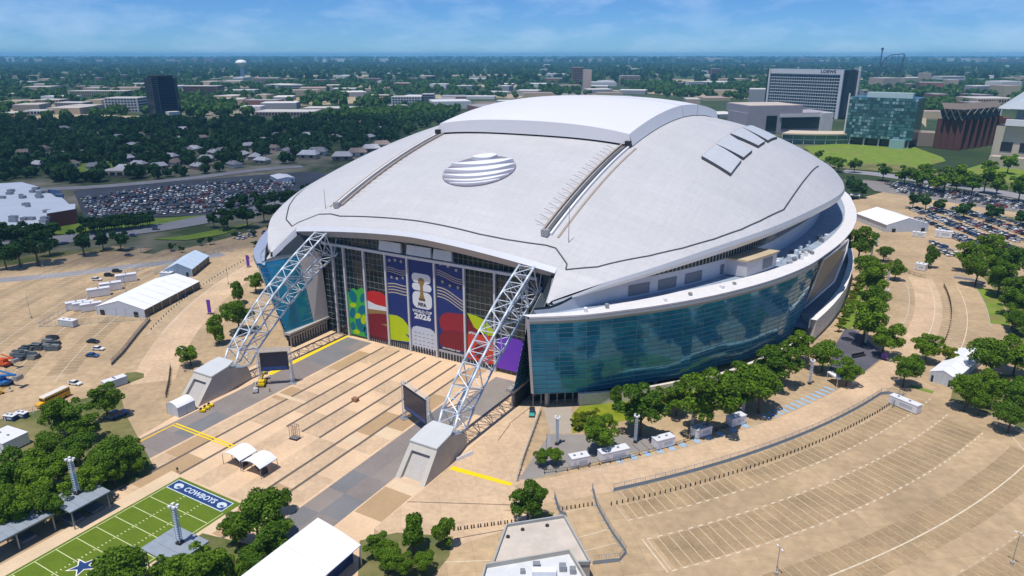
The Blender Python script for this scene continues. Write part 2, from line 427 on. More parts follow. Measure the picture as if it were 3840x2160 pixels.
# --- eave band down both sides, soffit, terrace, upper walls
ysd = list(np.linspace(-15.4, 40, 36)) + list(np.linspace(46, 2 * YM + 15.4, 60))
for s in (-1, 1):
    top = [(s * Xe(y), y, etop(y) if y > -4 else lerp(etop(-4), 35.6, (-4 - y) / 11.4)) for y in ysd]
    mid = [(s * (Xe(y) + 0.35), y, lerp(ez(y), t_[2], 0.55)) for y, t_ in zip(ysd, top)]
    low = [(s * (Xe(y) - 0.6), y, min(ez(y), t_[2] - 0.8)) for y, t_ in zip(ysd, top)]
    inn = [(s * max(Xe(y) - 13.0, lerp(55.4, 57.5, min(1, (-4 - y) / 11.4)) if y < -4 else (55.4 - (y + 4) * 1.2 if y < 8 else 0)), y, l_[2] + 0.6) for y, l_ in zip(ysd, low)]
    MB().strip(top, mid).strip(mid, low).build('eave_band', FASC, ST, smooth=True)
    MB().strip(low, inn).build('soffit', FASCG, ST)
    yy = [y for y in RIM[:, 1]]
    def inset(y, d): return Xrim(y) - d
    cw = lambda y: float(np.interp(mir(y), [-24, -10, 0, 20, 38, 75, 150], [2.5, 5.0, 7.0, 9.0, 8.0, 5.4, 5.0]))
    ww = lambda y: float(np.interp(mir(y), [-24, -10, 0, 25, 60, 100, 150], [4.0, 8.5, 11.5, 13.5, 15.5, 16.0, 16.0]))
    o_ = [(s * Xrim(y), y, 32.5) for y in yy]; o2 = [(s * (Xrim(y) + .05), y, 33.1) for y in yy]
    i_ = [(s * (Xrim(y) - cw(y)), y, 33.3) for y in yy]; i2 = [(s * (Xrim(y) - cw(y)), y, 32.9) for y in yy]
    w_ = [(s * (Xrim(y) - ww(y)), y, 32.9) for y in yy]
    MB().strip(o_, o2).strip(o2, i_).strip(i_, i2).build('coping', SILVER if s < 0 else mat('coping_white', (.70, .68, .68), .6, var=.05, sc=.3), ST)
    MB().strip(i2, w_).build('terrace_floor', mat('terrace_floor', (0.30, 0.36, 0.44), 0.6, var=0.2, sc=0.2), ST)  # blue of the eave's shade put into the floor colour
    y3 = [y for y in yy if -21 < y < 2 * YM + 21]
    wl = [(s * (Xrim(y) - ww(y)), y, 32.9) for y in y3]; wh = [(s * (Xrim(y) - ww(y)), y, min(39.0, ez(y) + .5)) for y in y3]
    wt = [(s * (Xrim(y) - ww(y) - .2), y, ez(y) + 1.2) for y in y3]
    MB().strip(wl, wh).build('upper_wall', mat('upper_wall_panel', (0.50, 0.52, 0.57), 0.6, var=0.05, sc=0.5), ST)
    MB().strip(wh, wt).build('clerestory_glass', GL_DARK, ST)
    fin = MB()
    for y in np.arange(8, 150, 1.6):
        x = Xrim(y) - ww(y) + .25; fin.box((s * x, y, (39.0 + ez(y)) / 2 + .3), (.35, .12, ez(y) - 38.4))
    fin.build('clerestory_fins', mat('fin', (0.33, 0.36, 0.37), .5, var=0), ST)['kind'] = 'stuff'
    dk = [(Xrim(y) - ww(y) - .2, y) for y in np.linspace(-22, 2, 9)]
    MB().strip([(s * x, y, 32.86) for x, y in dk], [(s * lerp(56.2, 48.4, (y + 24) / 24.), y, 32.86) for x, y in dk]).build('corner_deck', FASC, ST)
    if s > 0:
        for (ya, yb) in ((6, 13), (16, 23), (26.5, 34), (43, 45)):
            m_ = MB(); nn = 7
            lo = [(Xrim(y) - ww(y) + .14, y, 33.6) for y in np.linspace(ya, yb, nn)]
            hi = [(Xrim(y) - ww(y) + .14, y, 37.2) for y in np.linspace(ya, yb, nn)]
            m_.strip(lo, hi).build('louvre', mat('louvre', (0.14, 0.16, 0.20), .5, var=.1, sc=2), ST)
# box-like plant room that stands on the terrace
bx_ = MB(); yA, yB = 46.0, 64.0
lo = [(Xrim(y) - 16.5, y) for y in np.linspace(yA, yB, 7)] + [(Xrim(y) - 7.6, y) for y in np.linspace(yB, yA, 7)]
bx_.prism(lo, 33.2, 38.6).build('plant_room', mat('plant_room_panel', (0.52, 0.51, 0.53), .6, var=.05), ST)
lo = [(Xrim(y) - 17, y) for y in np.linspace(yA - .5, yB + .5, 7)] + [(Xrim(y) - 7.0, y) for y in np.linspace(yB + .5, yA - .5, 7)]
MB().prism(lo, 38.6, 39.2).build('plant_room_roof', mat('sand_roof', (0.50, 0.40, 0.26), .8, var=.1), ST)
q_ = MB(); q_.strip([(Xrim(y) - 7.45, y, 34.2) for y in np.linspace(55, 61, 4)], [(Xrim(y) - 7.45, y, 37.8) for y in np.linspace(55, 61, 4)]).build('louvre', MATS['louvre'], ST)
for k, (y, dx, h) in enumerate(((9, 3, .9), (18, 4, .8), (30, 4, 1.0), (36, 4.5, .7), (-12, 3, 1.2), (-6, 4, 1.3), (78, 4.5, 1.6), (81, 6, 1.3), (84, 5, 1.7), (88, 4, 1.2))):
    MB().box((Xrim(y) - dx, y, 33.2 + h / 2), (1.0, 1.4, h), R.random()).build('roof_vent', GREYM if k % 2 else WHITE, ST)
RT = random.Random(8)
for k in range(26):
    y = RT.uniform(66, 120); dx = RT.uniform(5.5, 12); h = RT.uniform(.6, 1.8)
    MB().box((Xrim(y) - dx, y, 32.95 + h / 2), (RT.uniform(.8, 2.2), RT.uniform(.8, 2.4), h), RT.random()).build('terrace_equipment', (GREYM, WHITE, STEEL)[k % 3], ST)
# --- front and back fascia of the roof
def ftop(x): return zroof(x, -4.0)
for end in (0, 1):
    fx = [s * 55.6 for s in ()]
    xs = list(np.linspace(-55.6, 55.6, 45))
    yf = (lambda y: y) if not end else (lambda y: 2 * YM - y)
    tp = [(x, yf(-4.0), ftop(x)) for x in xs]
    md = [(x * 0.995, yf(-5.2), ftop(x) - 1.5) for x in xs]
    lw = [(x * 0.97, yf(-4.0), ftop(x) - 4.0 + 0.9 * abs(x / 55.6) ** 4) for x in xs]
    sf = [(x * 0.96, yf(1.5), ftop(x) - 4.2 + 0.9 * abs(x / 55.6) ** 4) for x in xs]
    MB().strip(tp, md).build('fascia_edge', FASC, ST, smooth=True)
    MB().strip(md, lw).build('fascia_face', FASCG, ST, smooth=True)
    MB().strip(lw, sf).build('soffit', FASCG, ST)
    for s in (-1, 1):
        ts = np.linspace(0, 1, 7)
        tp = [(s * lerp(55.6, 57.6, t), yf(lerp(-4.0, -15.4, t)), lerp(ftop(55.6), ftop(55.6) - 7.4, t)) for t in ts]
        md = [(s * lerp(54.9, 57.0, t), yf(lerp(-5.2, -16.2, t)), lerp(ftop(55.6) - 3.2, 32.9, t)) for t in ts]
        lw = [(s * lerp(53.6, 57.2, t), yf(lerp(-4.0, -15.2, t)), lerp(ftop(55.6) - 3.6, 33.1, t)) for t in ts]
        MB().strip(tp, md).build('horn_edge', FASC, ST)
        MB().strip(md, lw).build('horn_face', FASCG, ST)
# --- retractable roof: two arched panels on rails
def hz(x, y):
    d = abs(y - 150) / 70
    return zroof(x, y) + lerp(6.6, 5.2, min(1, abs(x) / 47) ** 2) + 0.2 - 0.6 * d
for (ya, yb) in ((80, 149.6), (150.4, 220)):
    mb = MB(); yy = np.linspace(ya, yb, 22); xx = np.linspace(-46.2, 46.2, 31)
    mb.v = [(x, y, hz(x, y)) for y in yy for x in xx]; n = len(xx)
    for j in range(len(yy) - 1):
        for i in range(n - 1): mb.f.append((j * n + i, j * n + i + 1, (j + 1) * n + i + 1, (j + 1) * n + i)); mb.m.append(0)
    pan = mb.build('retractable_panel', HATCH, ST, smooth=True)
    for s in (-1, 1):
        a = [(s * 46.2, y, hz(46.2, y)) for y in yy]; b = [(s * 47.8, y, zroof(47.8, y) + .35) for y in yy]
        MB().strip(a, b).build('side_face', HATCH, pan)
    for y in (ya, yb):
        dy = -1.0 if y == ya else 1.0
        if y in (149.6, 150.4): dy = 0
        a = [(x, y, hz(x, y)) for x in xx]; b = [(x * 47.6 / 46.2, y + dy, zroof(x, y) + .55) for x in xx]
        MB().strip(a, b).build('end_face', mat('hatch_end', (0.60, 0.60, 0.63), .5, var=.02), pan)
    if ya == 80:
        a = [(x * 47.6 / 46.2, ya - 1.0, zroof(x, ya) + .55) for x in xx]; b = [(x * 47.6 / 46.2, ya + .8, zroof(x, ya) - .1) for x in xx]
        MB().strip(a, b).build('shadow_gap', BLACK, pan)  # black strip paints the shadow line in the gap under the panel's front
    for s in (-1, 1):
        y = ya - 1.4 if ya == 80 else yb + 1.4
        MB().box((s * 46.4, y, zroof(46, y) + 1.2), (2.2, 2.2, 2.6)).build('bogie', DARK, pan)
# --- rails
for s in (-1, 1):
    for (ya, yb) in ((8.5, 79), (221, 2 * YM - 8.5)):
        yy = np.linspace(ya, yb, 40)
        for nm, dx, wd, ht, mm in (('rail_kerb', -1.7, .7, .9, mat('rail_tan', (0.36, 0.30, 0.25), .7, var=.1)), ('rail_channel', 0, 1.3, .6, mat('rail_dark', (0.13, 0.135, 0.15), .5, .3, var=.15)), ('rail_kerb', 1.7, .7, .9, WHITE), ('rail_gutter', 4.3, .8, .25, MATS.get('rail_tan'))):
            x = s * (45.3 + dx * (1 if s > 0 else 1)); m_ = MB()
            if mm is None: mm = MATS['rail_tan']
            for wz in ((-wd / 2, wd / 2),):
                a = [(x + wz[0], y, zroof(x, y) + ht) for y in yy]; b = [(x + wz[1], y, zroof(x, y) + ht) for y in yy]
                a0 = [(x + wz[0], y, zroof(x, y) - .2) for y in yy]; b0 = [(x + wz[1], y, zroof(x, y) - .2) for y in yy]
                m_.strip(a, b).strip(a0, a).strip(b, b0)
                m_.add([a[0], b[0], b0[0], a0[0]], [(0, 1, 2, 3)])
            m_.build(nm, mm, ST)
        if ya < 50:
            m_ = MB()
            for y in np.arange(12, 76, 3.4):      # thin stanchions standing inside the rails
                x = s * 41.3
                m_.tube((s * 43.4, y, zroof(43.4, y) + .3), (s * 39.6, y - .6, zroof(40, y) + 1.5), .1, n=4)
            m_.build('stanchions', mat('stanchion', (0.35, 0.31, 0.28), .6, var=0), ST)['kind'] = 'stuff'
            m_ = MB(); m_.box((s * 45.3, 7.8, zroof(45, 8) + .9), (2.4, 1.8, 2.2)); m_.build('rail_stop', FASCG, ST)
# --- dark gutter line that follows the roof edge
def hit(x, y):
    r = ray(x, y); a = 100.0
    for k in range(4000):
        a += 0.15; p = CAM + r * a
        if p[1] < -4 or abs(p[0]) > Xe(p[1]): continue
        if p[2] <= zroof(p[0], p[1]): return (float(p[0]), float(p[1]))
    return None
gp = [hit(x, y) for x, y in ((1225, 806), (1240, 804), (1275, 812), (1350, 813), (1470, 820), (1600, 836), (1700, 856), (1800, 880), (1900, 900), (1983, 913), (2048, 922), (2084, 933))]
gs = [hit(x, y) for x, y in ((2084, 933), (2105, 962), (2126, 992), (2122, 1010), (2120, 1024), (2240, 1003), (2434, 961), (2560, 932), (2677, 899), (2780, 862), (2850, 831), (2939, 788), (2970, 742), (2998, 702), (3035, 655), (3070, 624))]
gp = [p for p in gp if p]; gs = [p for p in gs if p]
def gut(poly, nm='gutter_line'):
    P = []
    for a, b in zip(poly[:-1], poly[1:]):
        k = max(1, int(math.hypot(b[0] - a[0], b[1] - a[1]) / 3))
        P += [(lerp(a[0], b[0], i / k), lerp(a[1], b[1], i / k)) for i in range(k)]
    P.append(poly[-1]); L = []; Q = []
    for i, p in enumerate(P):
        q0, q1 = P[max(0, i - 1)], P[min(len(P) - 1, i + 1)]
        dx, dy = q1[0] - q0[0], q1[1] - q0[1]; l = math.hypot(dx, dy) or 1; nx, ny = -dy / l * .22, dx / l * .22
        L.append((p[0] + nx, p[1] + ny, zroof(p[0] + nx, p[1] + ny) + .22)); Q.append((p[0] - nx, p[1] - ny, zroof(p[0] - nx, p[1] - ny) + .22))
    MB().strip(L, Q).build(nm, mat('gutter', (0.055, 0.06, 0.065), .6, var=.1), ST)
gut([(-gs[0][0], gs[0][1])] + gp[1:-1] + [gs[0]]); gut(gs); gut([(-x, y) for x, y in gs])
# --- round striped emblem lying on the roof
cx, cy = hit(1797, 640) or (0, 45)
e1, e2 = hit(1660, 665), hit(1932, 612)
rad = 0.5 * math.hypot(e1[0] - e2[0], e1[1] - e2[1]) if e1 and e2 else 13
sl_y = (zroof(cx, cy + 5) - zroof(cx, cy - 5)) / 10
LOGO = thing('roof_emblem', 'round striped globe emblem of white bands lying on the stadium roof', 'emblem', (cx, cy, zroof(cx, cy)))
def lp(u, v, h): return (u, v, zroof(cx + u, cy + v) - zroof(cx, cy) + h)
ex = math.radians(22)
m_ = MB(); ring = [(rad * math.cos(t), rad * math.sin(t)) for t in np.linspace(0, 2 * math.pi, 49)[:-1]]
vs = [lp(0, 0, .5)] + [lp(u, v, .5) for u, v in ring] + [lp(u, v, -.3) for u, v in ring]
N_ = len(ring)
m_.add(vs, [(0, 1 + i, 1 + (i + 1) % N_) for i in range(N_)] + [(1 + i, 1 + N_ + i, 1 + N_ + (i + 1) % N_, 1 + (i + 1) % N_) for i in range(N_)])
m_.build('globe_disc', mat('emblem_grey', (0.21, 0.20, 0.245), .5, var=.05), LOGO)
def band(v0, v1, bow0, bow1, h, xc=0.0, grow=0.0):
    """white crescent stripe across the disc; bow = how far its edges sag"""
    A = []; B = []
    for t in np.linspace(-1, 1, 25):
        e0 = v0 - bow0 * (1 - t * t); e1_ = v1 - bow1 * (1 - t * t)
        hw0 = math.sqrt(max(0.0, 1 - min(1, abs(v0)) ** 2)); hw1 = math.sqrt(max(0.0, 1 - min(1, abs(v1)) ** 2))
        taper = (1 - abs(t) ** 3)
        mid_ = (e0 + e1_) / 2
        w2 = (e1_ - e0) / 2 * max(.12, taper) * lerp(.55, 1.25, (t + 1) / 2)
        u = t * (hw0 + hw1) / 2 * 1.0
        ca, sa = math.cos(ex), math.sin(ex)
        for L_, vv in ((A, mid_ - w2), (B, mid_ + w2)):
            k = math.hypot(u, vv); kk = 1 / k * 1.01 if k > 1.01 else 1
            L_.append(((u * kk * ca - vv * kk * sa) * rad, (u * kk * sa + vv * kk * ca) * rad))
    a = [lp(u, v, h) for u, v in A]; b = [lp(u, v, h) for u, v in B]; a0 = [lp(u, v, .2) for u, v in A]; b0 = [lp(u, v, .2) for u, v in B]
    MB().strip(a, b).strip(a0, a).strip(b, b0).build('stripe', WHITE, LOGO)
for v0, v1, b0, b1, h in ((.68, 1.0, .05, -.01, 1.6), (.36, .58, .18, .10, 1.5), (.03, .25, .26, .20, 1.4), (-.28, -.09, .28, .26, 1.2), (-.55, -.41, .24, .25, 1.0), (-.79, -.69, .12, .16, .9)):
    band(v0, v1, b0, b1, h)
# --- four ribbed panels lying on the slope of the roof
z3p = lambda x, y: (2540 + x / 1.9815, 100 + y / 1.9815)
for quad in (((178, 985), (285, 895), (475, 1012), (395, 1115)), ((283, 893), (385, 822), (555, 940), (490, 995)), ((392, 815), (478, 768), (650, 872), (600, 905)), ((488, 772), (555, 752), (740, 838), (672, 866))):
    c = [hit(*z3p(*q)) for q in quad]
    if None in c: continue
    P = []; n_ = 6
    m_ = MB()
    for i in range(n_ + 1):
        a = (lerp(c[0][0], c[3][0], i / n_), lerp(c[0][1], c[3][1], i / n_)); b = (lerp(c[1][0], c[2][0], i / n_), lerp(c[1][1], c[2][1], i / n_))
        P.append([(lerp(a[0], b[0], j / 4), lerp(a[1], b[1], j / 4)) for j in range(5)])
    for A, B in zip(P[:-1], P[1:]):
        m_.strip([(x, y, zroof(x, y) + 1.3) for x, y in A], [(x, y, zroof(x, y) + 1.3) for x, y in B])
    edge = [p for p in P[0]] + [r_[-1] for r_ in P[1:]] + P[-1][::-1][1:] + [r_[0] for r_ in P[::-1][1:]]
    m_.build('roof_panel', mat('roof_panel', (0.55, 0.57, 0.60), .45, .1, var=.06, sc=.4), ST)
    MB().strip([(x, y, zroof(x, y) + 1.35) for x, y in edge], [(x, y, zroof(x, y) + .0) for x, y in edge], closed=True).build('roof_panel_edge', mat('panel_edge', (.06, .065, .08), .5, var=0), ST)
# roof masts
for px, py, h in ((1221, 783, 8), (2132, 910, 12), (2614, 437, 10)):
    p = hit(px, py)
    if p: MB().tube((p[0], p[1], zroof(*p)), (p[0], p[1], zroof(*p) + h), .14, .07, 5).build('lightning_mast', GREYM, ST)
# --- canted glass side walls made of single panes
NR = 15
for s in (-1, 1):
    pts = []; acc = 0; last = None
    dense = [(Xrim(y), y) for y in np.linspace(-24, 82, 500)]
    for p in dense:
        if last is None: pts.append(p); last = p; continue
        acc += math.hypot(p[0] - last[0], p[1] - last[1]); last = p
        if acc >= 4.1: pts.append(p); acc = 0
    nrm = []
    for i, p in enumerate(pts):
        a, b = pts[max(0, i - 1)], pts[min(len(pts) - 1, i + 1)]
        dx, dy = b[0] - a[0], b[1] - a[1]; l = math.hypot(dx, dy); nrm.append((dy / l, -dx / l))
    BOT = catmull([(54.6, -17.2, 4.8), (66.4, -7.3, 4.2), (76.7, 5.6, 3.4), (90.2, 21.3, 3.0), (99.0, 37.9, 2.6), (105.3, 48.5, 2.0), (111.0, 62.5, 1.2), (114.8, 74.4, .6), (116.8, 93, .1)], 10)
    bl = [0.0]
    for a, b in zip(BOT[:-1], BOT[1:]): bl.append(bl[-1] + float(np.linalg.norm(b - a)))
    BZ = 6.0; TZ = 30.8
    def wp(i, z, off=0.0):
        """z runs from BZ (foot of the glass) to 32.4 (rim); off pushes outwards"""
        t = i / (len(pts) - 1) * bl[-1]; b = [float(np.interp(t, bl, BOT[:, k])) for k in range(3)]
        v = (z - BZ) / (32.4 - BZ); n_ = nrm[i]
        return Vector((s * (lerp(b[0], pts[i][0], v) + n_[0] * off), lerp(b[1], pts[i][1], v) + n_[1] * off, lerp(b[2], 32.4, v)))
    wall = MB()
    wall.strip([wp(i, 6.0, -.25) for i in range(len(pts))], [wp(i, 31.5, -.25) for i in range(len(pts))]).build('wall_backing', mat('wall_back', (0.02, 0.05, 0.06), .5, var=0), ST)
    zs = np.linspace(6.0, TZ, NR + 1); rest = MB(); cnt = 0
    mul = MB()
    for i in range(len(pts) - 1):
        for j in range(NR):
            a, b, c, d = wp(i, zs[j] + .06), wp(i + 1, zs[j] + .06), wp(i + 1, zs[j + 1] - .06), wp(i, zs[j + 1] - .06)
            cen = (a + b + c + d) / 4
            q = [cen + (v - cen) * .985 for v in (a, b, c, d)]
            nv = (b - a).cross(d - a).normalized() * s
            jit = [nv * R.uniform(-.012, .012) for _ in range(4)]
            q = [v + e for v, e in zip(q, jit)]
            vs = q + [v - nv * .12 for v in q]
            fs = [(0, 1, 2, 3), (0, 4, 5, 1), (1, 5, 6, 2), (2, 6, 7, 3), (3, 7, 4, 0)]
            if s > 0 and i < 20:
                MB().add([v - cen for v in vs], fs).build('pane', GL_WALL, ST, tuple(cen)); cnt += 1
            else: rest.add(vs, fs)
    rest.build('glass_panes', GL_WALL, ST)['kind'] = 'stuff'
    for j in range(NR + 1):
        for i in range(len(pts) - 1):
            mul.tube(wp(i, zs[j], .06), wp(i + 1, zs[j], .06), .10, n=4, cap=False)
    for i in range(0, len(pts), 2): mul.tube(wp(i, 6.0, .03), wp(i, TZ, .03), .05, n=4, cap=False)
    mul.build('wall_mullions', MULL, ST)['kind'] = 'stuff'
    MB().strip([wp(i, TZ, .05) for i in range(len(pts))], [wp(i, 31.7, .45) for i in range(len(pts))]).strip([wp(i, 31.7, .45) for i in range(len(pts))], [wp(i, 32.45, .1) for i in range(len(pts))]).build('rim_band', mat('rim_band', (.34, .36, .39), .35, .3, var=.03), ST, smooth=True)
    a = wp(0, 6.0, .2); b = wp(0, 32.4, .2)
    MB().add([a, b, b + Vector((-s * .9, -.1, 0)), a + Vector((-s * .9, -.1, 0))], [(0, 1, 2, 3)]).build('wall_end_trim', FASC, ST)
    # underside of the canted wall and the recessed ground floor below it
    b0 = [wp(i, 6.0) for i in range(len(pts))]; b1 = [wp(i, 6.0, -4.0) for i in range(len(pts))]
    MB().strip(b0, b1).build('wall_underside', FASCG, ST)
    MB().strip([Vector((v.x, v.y, -.3)) for v in b1], b1).build('ground_floor_glass', GL_DARK, ST)
    for i in range(1, 14, 3):
        v = wp(i, 6.0, -.8); MB().box((v.x, v.y, v.z / 2), (.9, .9, v.z)).build('column', CONC, ST)
    # pale stone retaining wall in front of the ground floor
    if s > 0:
        seg = [Vector((*p_, 0)) for p_ in catmull([G(2173, 1521), G(2302, 1511), G(2431, 1495), G(2545, 1474), (100.5, 25), (107.5, 38), (112.5, 49), (118.5, 65), (121, 76)], 5)]
        a = [(v.x, v.y, 0) for v in seg]; b = [(v.x, v.y, 4.1) for v in seg]
        c = [(v.x - .9, v.y + .6, 4.1) for v in seg]
        MB().strip(a, b).strip(b, c).build('stone_wall', STONE, ST)
        MB().add([a[0], b[0], c[0], (c[0][0], c[0][1], 0)], [(0, 1, 2, 3)]).build('stone_wall_end', STONE, ST)
        # entrance bay at the corner
        fr = MB()
        v0, v1 = wp(0, 6, -1), wp(3, 6, -1)
        for k in range(6):
            t = k / 5; fr.box((lerp(v0.x, v1.x, t), lerp(v0.y, v1.y, t), 2.7), (.25, .25, 5.4))
        fr.build('entrance_frame', GREYM, ST)
# --- wing walls that flank the end facade
for end in (0, 1):
    for s in (-1, 1):
        f = (lambda y: y) if not end else (lambda y: 2 * YM - y)
        bot = lambda t: Vector((s * lerp(49.2, 47.2, t), f(lerp(-20.6, 0.0, t)), 6.0))
        top = lambda t: Vector((s * lerp(56.3, 48.6, t), f(lerp(-24.0, 0.0, t)), 33.0))
        T = .64
        MB().add([bot(0), bot(T), top(T), top(0)], [(0, 1, 2, 3)]).build('wing_glass', GL_WALL, ST)
        m_ = MB()
        for j in range(0, 15):
            t = j / 14; m_.tube(bot(0).lerp(top(0), t), bot(T).lerp(top(T), t), .13, n=4)
        m_.build('wing_louvres', mat('wing_slat', (.34, .44, .48), .4, .3, var=0), ST)['kind'] = 'stuff'
        MB().add([bot(T), bot(1), top(1), top(T)], [(0, 1, 2, 3)]).build('concrete_wall', mat('wing_concrete', (.52, .50, .49), .8, var=.05), ST)
        MB().add([top(0), top(1), top(1) + Vector((0, 0, 9)), Vector((s * 53.6, f(-3.9), 41.0)), Vector((s * 57.3, f(-15), 33.4))], [(0, 1, 2, 3, 4)]).build('dark_reveal', mat('reveal', (.05, .065, .08), .5, var=0), ST)
        MB().box((s * 48.2, f(-10.5), 5.6), (2.8, 21, .9)).build('ledge', CONC, ST)
        g0 = MB(); g0.box((s * 49.4, f(-10), 2.6), (.4, 19.5, 5.2)).build('recess_wall', DARK, ST)
        m_ = MB()
        for k in range(15): m_.box((s * 48.3, f(-19.5 + k * 1.35), 1.9), (.5, .45, 3.8))
        m_.box((s * 48.3, f(-10), 3.9), (.6, 20, .5)); m_.build('louvre_screen', CONC, ST)['kind'] = 'stuff'
# --- recessed middle of the side wall: glass, sloping tan panel, curved white plinth
for s in (-1, 1):
    yy = np.linspace(80, 220, 34)
    a = [(s * (Xrim(y) - 8), y, 0) for y in yy]; b = [(s * (Xrim(y) - 8), y, 32.4) for y in yy]; c = [(s * Xrim(y), y, 32.4) for y in yy]
    MB().strip(a, b).build('recessed_glass', glass('recess_glass', (.09, .15, .22), .15, .4), ST)
    MB().strip(b, c).build('rim_underside', FASCG, ST)
    m_ = MB()
    for z in np.arange(2, 32, 2.6):
        for i in range(0, len(yy) - 1): m_.tube((s * (Xrim(yy[i]) - 7.9), yy[i], z), (s * (Xrim(yy[i + 1]) - 7.9), yy[i + 1], z), .09, n=4, cap=False)
    for y in yy: m_.tube((s * (Xrim(y) - 7.9), y, 0), (s * (Xrim(y) - 7.9), y, 32), .09, n=4, cap=False)
    m_.build('recess_mullions', MULL, ST)['kind'] = 'stuff'
    P = [(*G(x_, y_, z_), z_) for x_, y_, z_ in ((3088, 972, 31.2), (3135, 938, 31.3), (3180, 900, 31.2), (3172, 944, 27.5), (3127, 1056, 16), (3012, 1158, 6.5))]
    P = [(s * x, y, z) for x, y, z in P]
    tanm = mat('tan_panel', (.36, .29, .21), .5, var=.12, sc=.15)
    MB().add(P, [(0, 1, 2, 3, 4, 5)]).build('sloping_panel', tanm, ST)
    m_ = MB()
    for i in range(6): m_.tube(P[i], P[(i + 1) % 6], .45, n=5)
    m_.build('panel_frame', FASC, ST)
    MB().add([(s * Xrim(82), 82, 32.3), (s * (Xrim(84) - .3), 84, 32.3), (s * 116.0, 95, 0), (s * 116.8, 93, .1)], [(0, 1, 2, 3)]).build('wall_end_cap', FASC, ST)
    top = [G(3063, 1201, 9), G(3095, 1172, 9), G(3125, 1142, 9), G(3150, 1112, 9), G(3173, 1080, 9), G(3190, 1035, 9), G(3203, 985, 9)]
    top = [(x, y) for x, y in top] + [(top[-1][0] - .3, 180), (top[-1][0] - 4, 210)]
    top = [(s * x, y) for x, y in top]
    a = [(x - s * .6, y, 0) for x, y in top]; b = [(x, y, 9) for x, y in top]; c = [(x - s * 2.6, y, 9) for x, y in top]; d = [(x - s * 2.6, y, 5) for x, y in top]; e = [(s * (Xrim(y) - 8), y, 5) for x, y in top]
    MB().strip(a, b).strip(b, c).strip(c, d).build('plinth_wall', mat('plinth', (.78, .76, .72), .7, var=.05, sc=.2), ST)
    MB().strip(d, e).build('plinth_deck', mat('deck_blue', (.24, .30, .35), .5, var=.15), ST)
    MB().add([a[0], b[0], (s * 117, 95, 7), (s * 117, 95, 0)], [(0, 1, 2, 3)]).build('plinth_return', MATS['plinth'], ST)
# --- end facade
HB = 36.4
DIV = [-47.0, -41.8, -36.2, -26.4, -16.1, -6.0, 6.0, 18.5, 30.7, 43.2, 47.0]
for end in (0, 1):
    f = (lambda y: y) if not end else (lambda y: 2 * YM - y)
    sg = -1 if not end else 1
    if end:
        MB().add([(-47, f(0), 0), (47, f(0), 0), (47, f(0), 46), (-47, f(0), 46)], [(0, 1, 2, 3)]).build('far_end_glass', GL_DARK, ST)
        continue
    for i in range(len(DIV) - 1):
        a, b = DIV[i], DIV[i + 1]
        bay = MB().add([(a, 0, 0), (b, 0, 0), (b, 0, HB), (a, 0, HB)], [(0, 1, 2, 3)]).build('glass_bay', GL_DARK, ST)
        m_ = MB(); k = max(2, int(round((b - a) / 1.95)))
        for j in range(1, k): m_.box((lerp(a, b, j / k), -.05, HB / 2), (.09, .12, HB))
        for z in np.arange(3.2, HB, 2.35): m_.box(((a + b) / 2, -.06, z), (b - a, .13, .12))
        m_.build('bay_grid', mat('bay_grid', (.27, .31, .33), .4, .3, var=.05), bay)
    for x in DIV[1:-1]:
        MB().box((x, -.45, HB / 2), (.75, 1.0, HB)).build('facade_column', mat('facade_column', (.62, .64, .68), .5, .2, var=.04), ST)
    MB().box((0, -.5, HB + .35), (94, 1.3, 1.0)).build('header_beam', MATS['facade_column'], ST)
    xs = np.linspace(-50, 50, 33)
    MB().strip([(x, -.02, HB + .8) for x in xs], [(x, -.02, ftop(x) - 3.2) for x in xs]).build('upper_glass', GL_DARK, ST)
    m_ = MB()
    for x in np.arange(-46, 47, 2.0): m_.box((x, -.08, (HB + ftop(x) - 3) / 2), (.1, .14, ftop(x) - 3 - HB))
    for z in (39.2, 41.8): m_.box((0, -.09, z), (92, .14, .1))
    m_.build('upper_grid', MATS['bay_grid'], ST)
    for (x0, x1) in ((-18.2, -8.0), (-5.6, 5.2), (6.0, 14.0)):
        MB().add([(x0, -1.3, 37.9), (x1, -1.3, 37.9), (x1 - .3, -.9, 41.4), (x0 + .3, -.9, 41.4), (x0, -.2, 37.9), (x1, -.2, 37.9), (x1 - .3, -.2, 41.4), (x0 + .3, -.2, 41.4)], [(0, 1, 2, 3), (3, 2, 6, 7), (0, 3, 7, 4), (1, 5, 6, 2), (0, 4, 5, 1)]).build('white_shade_panel', mat('shade_panel', (.60, .65, .68), .5, var=.08, sc=.3), ST)
    # doors at the foot of the three middle bays
    for i in (3, 4, 5, 6, 7):
        a, b = DIV[i] + .5, DIV[i + 1] - .5; nd = 9
        for k in range(nd):
            x = lerp(a, b, (k + .5) / nd)
            MB().box((x, -.25, 1.25), ((b - a) / nd * .62, .2, 2.5)).build('door', DARK, ST)
        MB().box(((a + b) / 2, -.16, 1.7), (b - a, .1, 3.4)).build('door_surround', mat('door_surround', (.42, .42, .44), .6, var=.06), ST)
